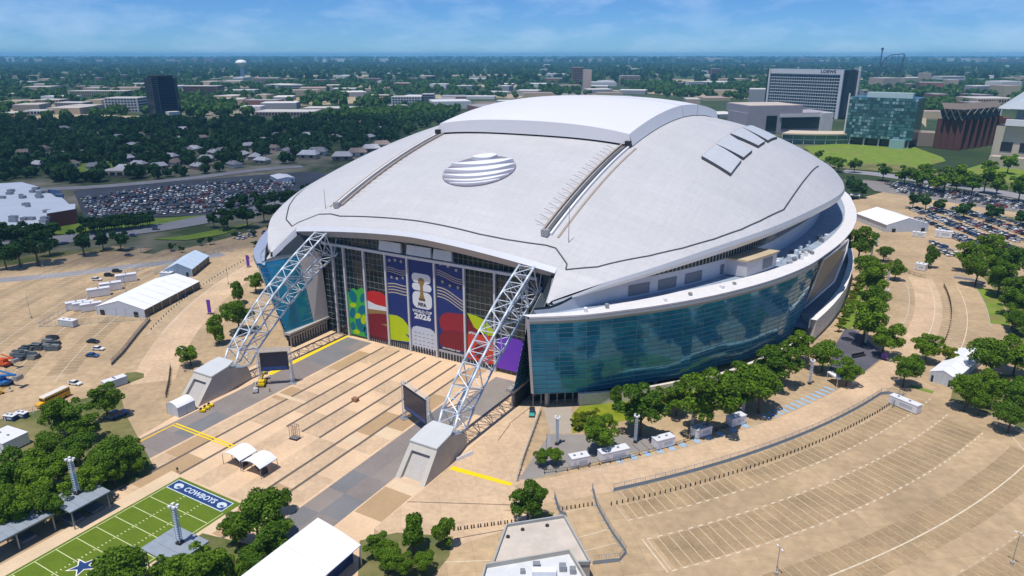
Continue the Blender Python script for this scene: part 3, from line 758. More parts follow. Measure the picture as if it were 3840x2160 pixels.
# --- printed banners on the facade (flat prints a hand's breadth off the glass)
def col(nm, c): return mat('print_' + nm, c, .55, var=.05, sc=.4)
NAVY, MAROON, REDB, LIME, GRN, TEAL, PURB, WHT, GOLD, PALE, BLK, ORG = (col('navy', (.012, .03, .17)), col('maroon', (.20, .008, .018)), col('red', (.55, .02, .02)), col('lime', (.48, .62, .0)), col('green', (.06, .42, .06)), col('teal', (.0, .16, .22)), col('purple', (.17, .045, .55)), col('white', (.72, .76, .80)), col('gold', (.30, .19, .06)), col('pale', (.55, .60, .70)), col('black', (.02, .02, .02)), col('orange', (.62, .06, .03)))
def banner(label, a, b, z0, z1, m, top=None):
    t = thing('banner', label, 'banner', ((a + b) / 2, -.3, z0))
    base = [(a, z0), (b, z0)] + (top if top else [(b, z1), (a, z1)])
    shape(t, 'print_sheet', base, m, 0)
    return t
def shape(t, nm, pts, m, lev):
    lx, _, lz = t.location
    return MB().add([(x - lx, -.012 * lev, z - lz) for x, z in pts] + [(x - lx, .06, z - lz) for x, z in pts], [tuple(range(len(pts)))] + [(i, (i + 1) % len(pts), len(pts) + (i + 1) % len(pts), len(pts) + i) for i in range(len(pts))]).build(nm, m, t)
def ell(cx, cz, rx, rz, a0=0, a1=360, n=20, rot=0):
    o = []
    for k in range(n + 1 if a1 - a0 < 360 else n):
        t = math.radians(lerp(a0, a1, k / n)); x, z = rx * math.cos(t), rz * math.sin(t); r_ = math.radians(rot)
        o.append((cx + x * math.cos(r_) - z * math.sin(r_), cz + x * math.sin(r_) + z * math.cos(r_)))
    return o
def rrect(x0, z0, x1, z1, r):
    o = []
    for cx, cz, a in ((x1 - r, z1 - r, 0), (x0 + r, z1 - r, 90), (x0 + r, z0 + r, 180), (x1 - r, z0 + r, 270)): o += ell(cx, cz, r, r, a, a + 90, 6)
    return o
def starp(cx, cz, r, rot=90, q=.42):
    return [(cx + (r if k % 2 == 0 else r * q) * math.cos(math.radians(rot + 36 * k)), cz + (r if k % 2 == 0 else r * q) * math.sin(math.radians(rot + 36 * k))) for k in range(10)]
b1 = banner('green and teal swirled banner on the facade beside the red and white one', -35.7, -26.9, 1.0, 20, GRN, [(-26.9, 20.6), (-28.5, 21.4), (-31, 19.8), (-33, 20.4), (-35.7, 18)])
for cx, cz, rx, rz, rot in ((-33.2, 17, 1.9, 2.6, 20), (-29, 12.2, 2.6, 1.6, 40), (-34, 10, 1.4, 2.4, -20), (-30.4, 5.6, 2.2, 3.0, 30), (-34.2, 4.4, 1.3, 1.8, 0), (-28.2, 17.2, 1.2, 2.2, -30), (-27.9, 3.4, .9, 2.2, 0)):
    shape(b1, 'swirl', ell(cx, cz, rx, rz, rot=rot), TEAL, 1)
for cx, cz, rx, rz, rot in ((-31.4, 9.2, 1.6, 1.0, 30), (-28.6, 8.2, 1.3, 2.0, -20), (-33.4, 13.4, 1.7, .9, 10), (-32.6, 2.4, 1.6, .9, 0)):
    shape(b1, 'swirl', ell(cx, cz, rx, rz, rot=rot), LIME, 2)
b2 = banner('banner with red, white and maroon blocks beside the green banner', -25.9, -16.6, 1.2, 13, MAROON, [(-16.6, 12.6), (-21, 12.2), (-25.9, 11.2)])
shape(b2, 'red_block', [(-25.9, 16.6), (-22, 15.6), (-16.6, 15.4), (-16.6, 19.6), (-19, 20.9), (-23, 21), (-25.9, 20.1)], REDB, 0)
shape(b2, 'white_block', [(-25.9, 13.2), (-16.6, 13.9), (-16.6, 15.4), (-22, 15.6), (-25.9, 16.6)], WHT, 0)
shape(b2, 'gold_strip', [(-25.9, 11.2), (-21, 12.2), (-16.6, 12.6), (-16.6, 13.9), (-25.9, 13.2)], GOLD, 0)
shape(b2, 'pointed_stripe', [(-16.6, 8.8), (-16.6, 7.6), (-20.2, 8.0)], GOLD, 1)
def stars_stripes(t, x0, x1, zs, slope):
    for k in range(4):
        z = zs - k * 1.15
        pts = []
        n_ = 10
        up_ = [(lerp(x0, x1, i / n_), z + slope * (i / n_) ** 1.4 * 6 + .35 * math.sin(i / n_ * 5)) for i in range(n_ + 1)]
        shape(t, 'stripe', up_ + [(x, zz - .42) for x, zz in up_[::-1]], col('stripe_cream', (.50, .45, .32)), 1)
    for k in range(3):
        z = zs + 6.0 - k * .8
        up_ = [(lerp(x0, x1, i / 10), z + slope * .5 * (i / 10) * 6 + .4 * math.sin(i / 10 * 5 + 1)) for i in range(11)]
        shape(t, 'stripe', up_ + [(x, zz - .25) for x, zz in up_[::-1]], MATS['print_stripe_cream'], 1)
    for cx, cz in ((.16, 8.9), (.45, 9.2), (.75, 8.9), (.22, 2.6), (.50, 2.3), (.80, 2.8), (.35, 11.0), (.65, 11.3)):
        shape(t, 'star', starp(lerp(x0, x1, cx), zs + cz + slope * cx * 4, .78), MATS['print_stripe_cream'], 2)
b3 = banner('navy banner with stars and stripes above a lime green curve, next to the emblem banner', -15.7, -6.5, 2.2, 36.0, NAVY)
stars_stripes(b3, -15.6, -6.6, 25.2, .12)
shape(b3, 'lime_curve', [(-15.7, 2.6), (-6.5, 3.4), (-6.5, 4.6), (-8.6, 6.4), (-6.5, 6.0), (-6.5, 8.8), (-7.6, 10.6), (-9.4, 12.2), (-12, 13), (-15.7, 12.8)], LIME, 1)
b4 = banner('tall navy banner with the white tournament emblem and gold trophy in the middle bay', -5.5, 5.5, 1.6, 36.0, NAVY)
shape(b4, 'emblem_two', rrect(-4.3, 27.6, 4.1, 31.2, 1.7), WHT, 1)
shape(b4, 'emblem_two', rrect(-4.3, 24.7, 4.3, 27.4, 1.3), WHT, 1)
shape(b4, 'emblem_two', [(.6, 26.5), (4.1, 28.8), (4.1, 29.9), (-1.5, 27.0)], WHT, 1.6)
shape(b4, 'emblem_six', rrect(-4.3, 17.9, 4.3, 24.3, 2.2), WHT, 1)
shape(b4, 'trophy', ell(-.1, 28.3, 1.5, 1.35) , GOLD, 2)
shape(b4, 'trophy', [(-1.4, 28.4), (1.25, 28.3), (.55, 26.2), (.7, 23.6), (1.2, 21.6), (-1.3, 21.6), (-.75, 23.6), (-.65, 26.2)], GOLD, 3)
shape(b4, 'trophy_base', rrect(-1.5, 20.9, 1.4, 21.9, .3), col('trophy_green', (.12, .10, .03)), 4)
rx90 = (math.pi / 2, 0, 0)
def btext(t, s, size, x, z, m, sx=1.0, off=.03, y=-.08): return text('lettering', s, size, t, (x - t.location.x, y, z - t.location.z), rx90, m, off * size, .01, sx)
btext(b4, 'FIFA', 2.0, -.05, 19.3, BLK, 1.0)
btext(b4, 'WORLD CUP', 1.5, -.2, 16.6, WHT, .98)
btext(b4, '2026', 2.9, -.1, 14.6, WHT, 1.28, .05)
shape(b4, 'pale_block', [(-5.5, 1.6), (5.5, 1.6), (5.5, 8.6), (4.6, 9.9), (3.0, 10.6), (-3.2, 10.6), (-4.8, 9.9), (-5.5, 8.6)], PALE, 1)
for j in range(4):
    for k in range(5):
        shape(b4, 'sponsor_mark', rrect(-4.3 + k * 1.9, 7.9 - j * 1.55, -3.3 + k * 1.9 + R.uniform(-.2, .25), 8.25 - j * 1.55, .12), col('mark_grey', (.26, .28, .34)), 2)
b5 = banner('navy banner with stars and stripes above maroon curves, next to the emblem banner', 6.6, 18.0, 4.0, 36.0, NAVY)
stars_stripes(b5, 6.7, 17.9, 27.5, -.55)
shape(b5, 'maroon_curve', [(18.0, 19.0)] + ell(12.4, 14.2, 5.2, 4.4, 90, 250, 12) + [(12.4, 12.0), (18.0, 12.0)], col('maroon_light', (.30, .015, .03)), 1)
shape(b5, 'maroon_curve', [(18.0, 12.0)] + ell(12.6, 7.4, 5.6, 4.4, 90, 218, 10) + [(18.0, 4.6)], MAROON, 2)
btext(b5, 'FIFA WORLD CUP', .85, 12.2, 4.35, WHT, 1.1)
b6 = banner('lime, black and red banner behind the slanting steel truss', 19.2, 30.1, 2.2, 10, ORG, [(30.1, 12.5), (27.5, 13.0), (24, 13.8), (21, 12.6), (19.2, 12)])
shape(b6, 'lime_leaf', [(19.3, 19.6), (23, 19.4), (27, 18.3), (30.1, 15.8), (30.1, 13.2), (26.4, 12.8), (22, 15)], LIME, 0)
shape(b6, 'dark_red_bend', [(19.2, 12), (19.2, 18.5), (22, 15), (26.4, 12.8), (22, 12.6)], MAROON, 0)
shape(b6, 'dark_spot', ell(24.5, 6.2, 2.6, 2.9), MAROON, 1)
btext(b6, '#FIFA', 1.3, 21.4, 12.6, WHT)
b7 = banner('purple banner with a rounded top in the bay by the teal glass corner', 31.3, 43.0, 1.6, 12, PURB, [(43.0, 10), (42.4, 12), (40.8, 13.8), (36, 14.2), (33, 13.4), (31.3, 12.2)])
shape(b7, 'shadow_notch', [(43.0, 1.6), (43.0, 6.8), (40.6, 8.2), (42.2, 5)], col('purple_shadow', (.05, .012, .16)), 1)  # shadow on the banner's edge, painted as a darker purple shape
# ================================================================== ARCH TRUSSES AND PEDESTALS
UP = [(-53.3, 4.6), (-49.6, 11.4), (-44.2, 16.7), (-38.5, 21.6), (-32.6, 26.2), (-26.2, 30.3), (-19.2, 34.6), (-12.2, 38.4), (-5.4, 41.9), (2.0, 45.0)]
LO = [(-45.6, 5.0), (-41.6, 9.4), (-36.6, 13.2), (-31.2, 17.0), (-25.6, 20.6), (-19.9, 23.9), (-14.0, 27.0), (-8.0, 30.0), (-2.0, 32.4), (3.5, 34.6)]
for xc, nm in ((-42.4, 'far'), (45.4, 'near')):
    for end in (0, 1):
        f = (lambda y: y) if not end else (lambda y: 2 * YM - y)
        A = thing('arch_truss', None, None); A.parent = ST
        A.location = (xc, f(-55), 0); oy = f(-55)
        hw = 2.65
        c4 = {}
        for side in (-1, 1):
            c4['u', side] = [Vector((side * hw, f(y) - oy, z)) for y, z in UP]
            c4['l', side] = [Vector((side * hw, f(y) - oy, z)) for y, z in LO]
        for key, P in c4.items():
            m_ = MB()
            for a, b in zip(P[:-1], P[1:]): m_.tube(a, b, .36, n=8)
            m_.build('chord', STEEL, A, smooth=True)
        def lat(nm_, pairs, r):
            m_ = MB()
            for a, b in pairs: m_.tube(a, b, r, n=5, cap=False)
            m_.build(nm_, STEEL, A)
        n_ = len(UP)
        uL, uR, lL, lR = c4['u', -1], c4['u', 1], c4['l', -1], c4['l', 1]
        def sub(P): 
            o = []
            for a, b in zip(P[:-1], P[1:]): o += [a, a.lerp(b, .5)]
            return o + [P[-1]]
        su, sv, sl_, sm = sub(uL), sub(uR), sub(lL), sub(lR)
        lat('top_lacing', [(su[i], sv[i]) for i in range(len(su))] + [((su if i % 2 else sv)[i], (sv if i % 2 else su)[i + 1]) for i in range(len(su) - 1)], .15)
        lat('bottom_lacing', [(sl_[i], sm[i]) for i in range(len(su))] + [((sl_ if i % 2 else sm)[i], (sm if i % 2 else sl_)[i + 1]) for i in range(len(su) - 1)], .13)
        for P, Q in ((uL, lL), (uR, lR)):
            lat('side_lacing', [(P[i], Q[i]) for i in range(n_)] + [((P if i % 2 else Q)[i], (Q if i % 2 else P)[i + 1]) for i in range(n_ - 1)], .19)
        lat('cross_bracing', [(uL[i], lR[i]) for i in range(0, n_)] + [(uR[i], lL[i]) for i in range(0, n_)], .11)
        # pedestal
        PD = thing('truss_pedestal', None, None); PD.parent = ST; PD.location = (xc, f(-58), 0)
        sg = 1 if not end else -1
        def pv(x, y, z): return (x, sg * (y + 58), z)
        w0, w1, w2 = 4.7, 4.4, 3.2
        V = [pv(-w0, -69, 0), pv(w0, -69, 0), pv(w0, -58, 0), pv(w2, -46.6, 0), pv(-w2, -46.6, 0), pv(-w0, -58, 0),
             pv(-w1, -62.3, 7.3), pv(w1, -62.3, 7.3), pv(w1, -56, 8.2), pv(w2, -47.2, 4.4), pv(-w2, -47.2, 4.4), pv(-w1, -56, 8.2)]
        MB().add(V, [(1, 2, 8, 7), (2, 3, 9, 8), (3, 4, 10, 9), (4, 5, 11, 10), (5, 0, 6, 11), (8, 9, 10, 11)]).build('concrete_block', CONC, PD)
        def fs(u, t): return Vector(pv(lerp(-lerp(w0, w1, t), lerp(w0, w1, t), u), lerp(-69, -62.3, t), lerp(0, 7.3, t)))
        m_ = MB(); ou = [fs(0, 0), fs(1, 0), fs(1, 1), fs(0, 1)]; i_ = [fs(.16, .02), fs(.84, .02), fs(.84, .80), fs(.16, .80)]
        m_.add(ou + i_, [(0, 1, 5, 4), (1, 2, 6, 5), (2, 3, 7, 6), (3, 0, 4, 7)]).build('sloped_front', mat('front_concrete', (.50, .47, .42), .85, var=.06), PD)
        dn = Vector(pv(0, -58 + .75, -.7)) - Vector(pv(0, -58, 0))
        j_ = [v + dn for v in i_]
        MB().add(i_ + j_, [(0, 1, 5, 4), (1, 2, 6, 5), (2, 3, 7, 6), (3, 0, 4, 7)]).build('recess_sides', CONC, PD)
        MB().add(j_, [(0, 1, 2, 3)]).build('recess_panel', mat('recess_panel', (.47, .44, .41), .8, var=.07, sc=1.2), PD)
        Q = [pv(-w1, -62.5, 7.35), pv(w1, -62.5, 7.35), pv(w1, -56, 8.3), pv(-w1, -56, 8.3), pv(-3.5, -53.0, 8.9), pv(3.5, -53.0, 8.9)]
        MB().add(Q + [(x, y, z + .5) for x, y, z in Q], [(6, 7, 8, 9), (0, 1, 7, 6), (1, 2, 8, 7), (3, 0, 6, 9), (9, 8, 11, 10), (2, 5, 11, 8), (5, 4, 10, 11), (4, 3, 9, 10)]).build('steel_cap', mat('cap_steel', (.62, .63, .62), .45, .15, var=.05), PD)
        MB().add([pv(-w1, -56, 8.25), pv(w1, -56, 8.25), pv(w2, -47.1, 4.5), pv(-w2, -47.1, 4.5)], [(0, 1, 2, 3)]).build('rear_cap', mat('rear_cap', (.40, .44, .48), .5, .1, var=.08), PD)
# ================================================================== GROUND
S0 = 26000.0
def ring(cx, cy, r0, r1, a0, a1, n):
    P = [(cx + r0 * math.cos(math.radians(lerp(a0, a1, i / n))), cy + r0 * math.sin(math.radians(lerp(a0, a1, i / n)))) for i in range(n + 1)]
    Q = [(cx + r1 * math.cos(math.radians(lerp(a0, a1, i / n))), cy + r1 * math.sin(math.radians(lerp(a0, a1, i / n)))) for i in range(n + 1)]
    return P + Q[::-1]
CR = (-128.4, 151.4)                         # centre of all curved kerbs on the east side
CL = (128.4, 151.4)
def arcp(r, a, c=CR): return (c[0] + r * math.cos(math.radians(a)), c[1] + r * math.sin(math.radians(a)))
landm = two_tone('far_land', (0.022, 0.045, 0.016), (0.060, 0.085, 0.030), 0.004, .38, .62, c3=(0.26, 0.23, 0.18), sc2=0.0022)
gr = MB(); nseg = 24
gr.v = [((i / nseg * 2 - 1) * S0, (j / nseg * 2 - 1) * S0, -.35) for j in range(nseg + 1) for i in range(nseg + 1)]
for j in range(nseg):
    for i in range(nseg):
        k = j * (nseg + 1) + i; gr.f.append((k, k + 1, k + nseg + 2, k + nseg + 1)); gr.m.append(0)
structure('ground', gr, landm)
def patch(name, pts, z, m): return structure(name, MB().sheet(pts, z), m)
ap = [g(-420, 720), g(-60, 682), g(0, 672), g(72, 660), g(146, 648), g(204, 635), g(292, 632), g(400, 640), g(480, 622), g(560, 602), g(640, 580), g(700, 560), (-150, 250), (-120, 420), (60, 440), g(2140, 505), g(2270, 470), g(2400, 490), g(2600, 545), g(2760, 600), g(2900, 900), (520, -200), (330, -420), (-20, -420), (-330, -330)]
patch('concrete_apron', ap, 0.0, LOT)
# ring walk and drives in warmer concrete
patch('east_drive', ring(*CR, 286.5, 297, -46, 9, 60), .02, TAN)
patch('east_forecourt', [(51, -70), (70, -57), (72.5, -52), (66, -47), (52.5, -2), (50, -20), (50.5, -58)], .024, TAN)
patch('plaza_apron', [(49.6, -69), (51, -57), (69, -56.5), arcp(297, -46), arcp(297, -47.5), (85, -62), (64, -92), (49.6, -88)], .02, TAN)
patch('west_drive', [(-CR[0] - p[0] + CL[0] - CL[0] + 0, 0) for p in []] or [(-x, y) for x, y in ring(*CR, 284, 298, -48, 12, 60)], .02, TAN)
# lawns and beds
for nm, pts, m in (
    ('grass_verge', [g(0, 655), g(60, 645), g(120, 634), g(190, 628), g(290, 624), g(292, 632), g(204, 635), g(146, 648), g(72, 660), g(0, 672)], DRYG),
    ('grass_verge', [g(-100, 560), g(250, 555), g(420, 548), g(520, 540), g(420, 560), g(250, 585), g(120, 590), g(0, 605), g(-100, 615)], GRASS),
    ('grass_verge', [g(380, 602), g(470, 592), g(560, 575), g(640, 560), g(560, 590), g(470, 604)], GRASS),
    ('garden_bed', [g(1438, 1045), g(1458, 1022), g(1560, 1012), g(1720, 985), g(1840, 935), g(1860, 950), g(1745, 1012), g(1570, 1058), g(1480, 1082), g(1440, 1090)], two_tone('bright_lawn', (0.17, 0.22, 0.012), (0.26, 0.27, 0.02), 0.2)),
    ('garden_bed', [g(2105, 820), g(2150, 730), g(2160, 690), g(2178, 700), g(2165, 760), g(2140, 830)], GRASS),
    ('lawn_strip', ring(*CR, 314.2, 321, -2, 7.5, 20), GRASS),
    ('tree_lawn', ring(*CR, 321.5, 420, -6, 12, 20), DRYG),
    ('tree_lawn', [g(2390, 1010), g(2450, 1028), g(2560, 1075), g(2760, 1150), g(2760, 960), g(2500, 940), g(2400, 960)], DRYG),
    ('grass_island', ring(*CL, 300, 306, 213, 216, 6) and [g(300, 950), g(318, 938), g(345, 936), g(362, 940), g(362, 950), g(330, 962), g(308, 968)], DRYG),
    ('grass_island', [g(2290, 967), g(2350, 985), g(2345, 990), g(2285, 973)], GRASS),
    ('garden_bed', [g(905, 1360), g(1000, 1340), g(1140, 1350), g(1130, 1400), g(1080, 1460), g(900, 1460)], DRYG),
    ('garden_bed', [g(1345, 1285), g(1395, 1290), g(1385, 1305), g(1330, 1315)], DRYG),
    ('tree_bed', [g(105, 1030), g(300, 980), g(315, 1040), g(390, 1180), g(360, 1200), g(0, 1360), g(-100, 1380), g(-100, 1080)], DRYG),
    ('tree_bed', [(16, -109), (40, -104), (42, -125), (34, -150), (-8.5 + 24, -150)], DRYG),
    ('park_lawn', [g(2020, 368), g(2100, 362), g(2200, 362), g(2300, 370), g(2370, 395), g(2380, 405), g(2300, 425), g(2200, 430), g(2140, 420), g(2060, 400)], GRASS),
    ('park_lawn', [g(2380, 440), g(2480, 410), g(2600, 405), g(2700, 470), g(2560, 475)], GRASS),
    ('park_verge', [g(2060, 420), g(2140, 425), g(2400, 445), g(2700, 500), g(2700, 488), g(2400, 430), g(2200, 410)], DRYG),
    ('green_field', [g(190, 412), g(290, 405), g(330, 425), g(300, 437), g(205, 445)], GRASS),
    ('dry_lawn', [g(2340, 520), g(2560, 548), g(2600, 562), g(2480, 548), g(2330, 530)], DRYG),
):
    patch(nm, pts, .05 + .004 * R.random(), m)
# streets
def road(name, pts, wd, m=ROADC, z=.03):
    P = catmull([(*p, 0) for p in pts], 8); o = structure(name, MB().line([(p[0], p[1]) for p in P], wd, z), m); return P
rp = road('street', [g(-250, 650), g(0, 618), g(130, 605), g(270, 587), g(380, 574), g(470, 560), g(560, 543), g(680, 520), g(780, 496)], 24)
road('street', [g(-200, 490), g(160, 474), g(300, 465), g(480, 448), g(640, 428), g(760, 418)], 16, z=.02)
road('street', [g(2120, 430), g(2220, 440), g(2400, 466), g(2600, 500), g(2900, 560)], 22, z=.02)
road('lot_drive', [g(-120, 720), g(0, 705), g(170, 690), g(330, 670), g(470, 655), g(560, 638)], 9, ASPH if 0 else ROADC, .024)
road('far_highway', [g(-100, 283), g(300, 262), g(700, 250), g(1000, 243), g(1300, 240)], 40, mat('highway', (.36, .31, .22), .9, var=.1, sc=.02), -.25)
lotm = mat('worn_asphalt', (.055, .062, .078), .9, var=.25, sc=.03, fine=.1)
patch('car_park', [g(185, 480), g(330, 466), g(500, 452), g(700, 436), g(790, 432), g(830, 440), g(730, 495), g(560, 540), g(380, 546), g(215, 556)], .03, lotm)
patch('car_park', [g(2160, 452), g(2300, 464), g(2460, 485), g(2600, 508), g(2700, 540), g(2560, 535), g(2330, 500), g(2200, 480)], .03, mat('far_lot', (.22, .20, .19), .9, var=.15, sc=.05))
patch('slate_plaza', [g(2100, 870), g(2130, 820), g(2160, 835), g(2200, 872), g(2225, 895), g(2150, 955), g(2085, 935)], .034, SLATE)
patch('entry_walk', [(57.5, -16), (64.7, -10.5), (71.6, -25.9), (66.5, -29)], .03, mat('entry_paving', (.40, .34, .28), .9, var=.06, sc=.4))
patch('grey_walk', [(66.3, -29.5), (71.8, -26.4), (90, -17), (97, -12), (100, -18), (89, -29), (78, -45), (72.4, -52.4), (69.5, -54)], .03, mat('grey_walk', (.27, .245, .225), .9, var=.12, sc=.1))
# ------------------------------------------------------------------ plaza paving in bands
PZ = structure('plaza', MB().sheet([(-47, 1.5), (47, 1.5), (47, -12), (50, -20), (50.5, -69), (49.6, -88), (60, -101), (40, -110), (-34, -110), (-40, -70), (-47, -46)], .03), PEACH)
def strip_(nm, x0, x1, y0, y1, m, z=.034): return MB().sheet([(x0, y0), (x1, y0), (x1, y1), (x0, y1)], z).build(nm, m, PZ)
XJ = [-23.4, -17.3, -10.0, -4.2, 2.1, 9.0, 15.5, 21.4, 28.2]
kinds = [PEACH, PALEP, TAN]
for i in range(len(XJ) - 1):
    y = -1.0; full = XJ[i + 1] <= -10 or XJ[i] >= 15
    yend = -108 if full else -64
    k = 0
    while y > yend:
        L_ = R.choice((9, 12, 14, 17)); y2 = max(yend, y - L_)
        if -52 < y2 < -48: y2 = -50
        m = R.choice((PEACH, PEACH, TAN, BROWNP)) if full else R.choice((PEACH, TAN, PEACH, PEACH))
        strip_('paving_slab', XJ[i] + .45, XJ[i + 1] - .45, y, y2, m, .034 + .0006 * R.random()); y = y2
    if not full: strip_('paving_slab', XJ[i] + .01, XJ[i + 1] - .01, -64, -96, TAN if i % 2 else PEACH, .033 + .0005 * i)
strip_('pale_cross_band', -23.4, -10.4, -49.4, -51.0, PALEP, .040)
strip_('pale_cross_band', 21.8, 27.9, -49.4, -55, PALEP, .040)
strip_('pale_cross_band', 15.9, 21, -58, -62, PALEP, .040)
for x in XJ[1:-1]:
    full = x <= -9 or x >= 15
    strip_('drain_joint', x - .45, x + .45, -2.5, -108 if full else -64, DKJOINT, .032 + .0003 * abs(x))
y = -2.0
for x0, x1, nm in ((-36.0, -23.8, 'grey_slab'), (28.6, 40.8, 'grey_slab')):
    y = -2.0 if x0 < 0 else -30
    while y > -106:
        y2 = y - R.choice((9, 12, 15)); xm = lerp(x0, x1, R.choice((.45, .55)))
        gm = [GREYP, mat('grey_paving_blue', (.19, .185, .19), .9, var=.1, sc=.12), mat('grey_paving_warm', (.265, .225, .20), .9, var=.1, sc=.12)]
        strip_(nm, x0, xm, y, y2, R.choice(gm), .036); strip_(nm, xm, x1, y, y2, R.choice(gm), .036); y = y2
strip_('grey_slab', 33, 44, -4, -30, mat('grey_paving_tan', (.27, .235, .21), .9, var=.1, sc=.12), .036)
strip_('pale_slab', 41.3, 49.8, -70, -73.5, PALEP, .04)
strip_('brown_slab', 41.2, 49.6, -73.6, -85.4, BROWNP, .04)
def paint(nm, pts, m, z=.05): return MB().sheet(pts, z).build(nm, m, PZ)
paint('yellow_line', [(-37.6, 1), (-36.3, 1), (-35.5, -41), (-37.9, -41)], YEL)
paint('yellow_line', [(-35.0, -78.8), (-34.2, -80.6), (-33.6, -110), (-34.9, -110)], mat('yellow_worn', (.62, .40, .05), .8, var=.2, sc=.8))
for y_, w_ in ((-79.2, .55), (-80.3, .45)): MB().box((-21.5, y_, .09), (26, w_, .1)).build('yellow_cable_ramp', YEL, PZ)
paint('yellow_line', [(51.0, -57.2), (69.0, -56.2), (69.0, -57.6), (51.0, -59.0)], YEL, .055)
for a, b in (((50, -76), (78, -62)), ((62, -88), (84, -66)), ((53, -30), (54.5, -5)), ((55, -40), (53.4, -30))):
    MB().line([a, b], .22, .06).build('slab_joint', DKJOINT, PZ)
# ------------------------------------------------------------------ parking markings on the east side
mk = MB()
def stalls(r0, r1, a0, a1, step=2.75, c=CR, m=mk, wd=.14, z=.03):
    a = a0; da = math.degrees(step / ((r0 + r1) / 2))
    while a < a1:
        m.line([arcp(r0, a, c), arcp(r1, a, c)], wd, z); a += da
def dashes(r, a0, a1, on, off, wd=.35, c=CR, m=mk, z=.034):
    a = a0
    while a < a1:
        b = a + math.degrees(on / r); m.line([arcp(r, a, c), arcp(r, (a + b) / 2, c), arcp(r, b, c)], wd, z); a = b + math.degrees(off / r)
stalls(297.6, 302, -41.5, -21.5); stalls(302.6, 308.6, -42.2, -19); dashes(308.9, -42.2, -19, 1.3, 1.45)
stalls(316.6, 327.0, -42, -20.5); dashes(316.3, -42, -20.5, 1.3, 1.45); dashes(327.3, -42, -21, 1.3, 1.45)
mk.line([arcp(340.8, a) for a in np.linspace(-40, -21, 30)], .34, .036)
for a, b in ((-42.2, -42.2),): mk.line([arcp(316, a), arcp(327.5, b)], .3, .036)
for k in range(14): mk.line([arcp(341.5 + k * .9, -21.3 + k * .02), arcp(341.5 + k * .9, -19.9 - k * .05)], .16, .035)
mk.line([arcp(330, -19.5), arcp(356, -19.5)], .3, .036); mk.line([arcp(330, -19.5), arcp(341, -22)], .25, .036)
stalls(278.6, 283.8, -7, 5.5); stalls(294.4, 300, -9, 7); stalls(300.6, 305.8, -9, 7)
for r in (284.2, 294.1, 306.1): mk.line([arcp(r, a) for a in np.linspace(-9.5, 7.2, 20)], .3, .036)
stalls(279.5, 286.0, -29.5, -22, 2.9)
stalls(278.5, 286.0, -41, -30, 2.9)
for k in range(6): mk.line([(100 + k * 0, -70 + k * 0), (100, -70)], .1, .03) if 0 else None
for a, b in (((91.5, -69), (97.5, -61.5)), ((95, -72), (101, -65)), ((98, -75.5), (103.5, -69)), ((86, -60.5), (90, -56))): mk.line([a, b], .2, .03)
mk.line([(65, -93), (79, -84)], .25, .03)
mk2 = MB()
stalls(334.8, 345.6, -38.5, -21.5, m=mk2); stalls(352.5, 362.5, -36, -20, m=mk2); dashes(352.2, -36, -20, 1.3, 1.45, m=mk2); dashes(362.8, -36, -20, 1.3, 1.45, m=mk2); stalls(370, 380, -34, -20, m=mk2)
o = mk2.build('faded_parking_lines', mat('faded_paint', (.53, .43, .30), .85, var=.25, sc=.5)); o['kind'] = 'structure'
o = mk.build('parking_lines', mat('lot_paint', (.66, .56, .41), .8, var=.22, sc=.7)); o['kind'] = 'structure'
bm_ = MB()
for k, a in enumerate(np.arange(-29.2, -22, .56)): bm_.line([arcp(282.6, a), arcp(286.2, a)], 1.1, .04)
for a in (-40.2, -39.3, -38.4, -37.6, -36.8, -36.0, -35.0, -34.1, -33.2, -32.2, -31.2): bm_.line([arcp(283.6, a), arcp(285.9, a)], 1.6, .04)
o = bm_.build('accessible_bays', BLUEP); o['kind'] = 'structure'
for r0, r1, a0, a1 in ((303.2, 308.4, -42, -19.5), (316.8, 326.8, -41.8, -20.8), (335, 345.4, -39, -21.4), (352.6, 362.4, -36, -20), (370, 380, -34, -20), (297.8, 302, -41.4, -22)):
    patch('stained_parking_row', ring(*CR, r0, r1, a0, a1, 40), .012, LOTD)
for r in (318, 334, 351, 368, 386): patch('stained_parking_row', ring(*CL, r + .3, r + 9.2, 180 + (24 if r < 330 else 17), 180 + 45, 40), .012, LOTD)
# ------------------------------------------------------------------ parking markings on the west side
mw = MB()
def wp_(x, y): return g(x, y)
stalls(297.6, 302.6, 180 + 21, 180 + 39, 2.75, CL, mw); stalls(303, 308.6, 180 + 20, 180 + 33, 2.75, CL, mw)
mw.line([arcp(297.3, 180 + a, CL) for a in np.linspace(16, 39, 30)], .3, .036)
mw.line([arcp(302.8, 180 + a, CL) for a in np.linspace(5, 39, 40)], .25, .036)
for r in (318, 334, 351, 368, 386):
    for k in range(60):
        a = 180 + 17.0 + k * .48
        if r < 330 and a < 180 + 24: continue
        mw.line([arcp(r, a, CL), arcp(r + 9.5, a, CL)], .14, .03)
    mw.line([arcp(r + 4.75, 180 + a, CL) for a in np.linspace(24 if r < 330 else 17, 46, 30)], .22, .034)
o = mw.build('parking_lines', mat('worn_paint', (.62, .56, .47), .8, var=.2, sc=.6)); o['kind'] = 'structure'
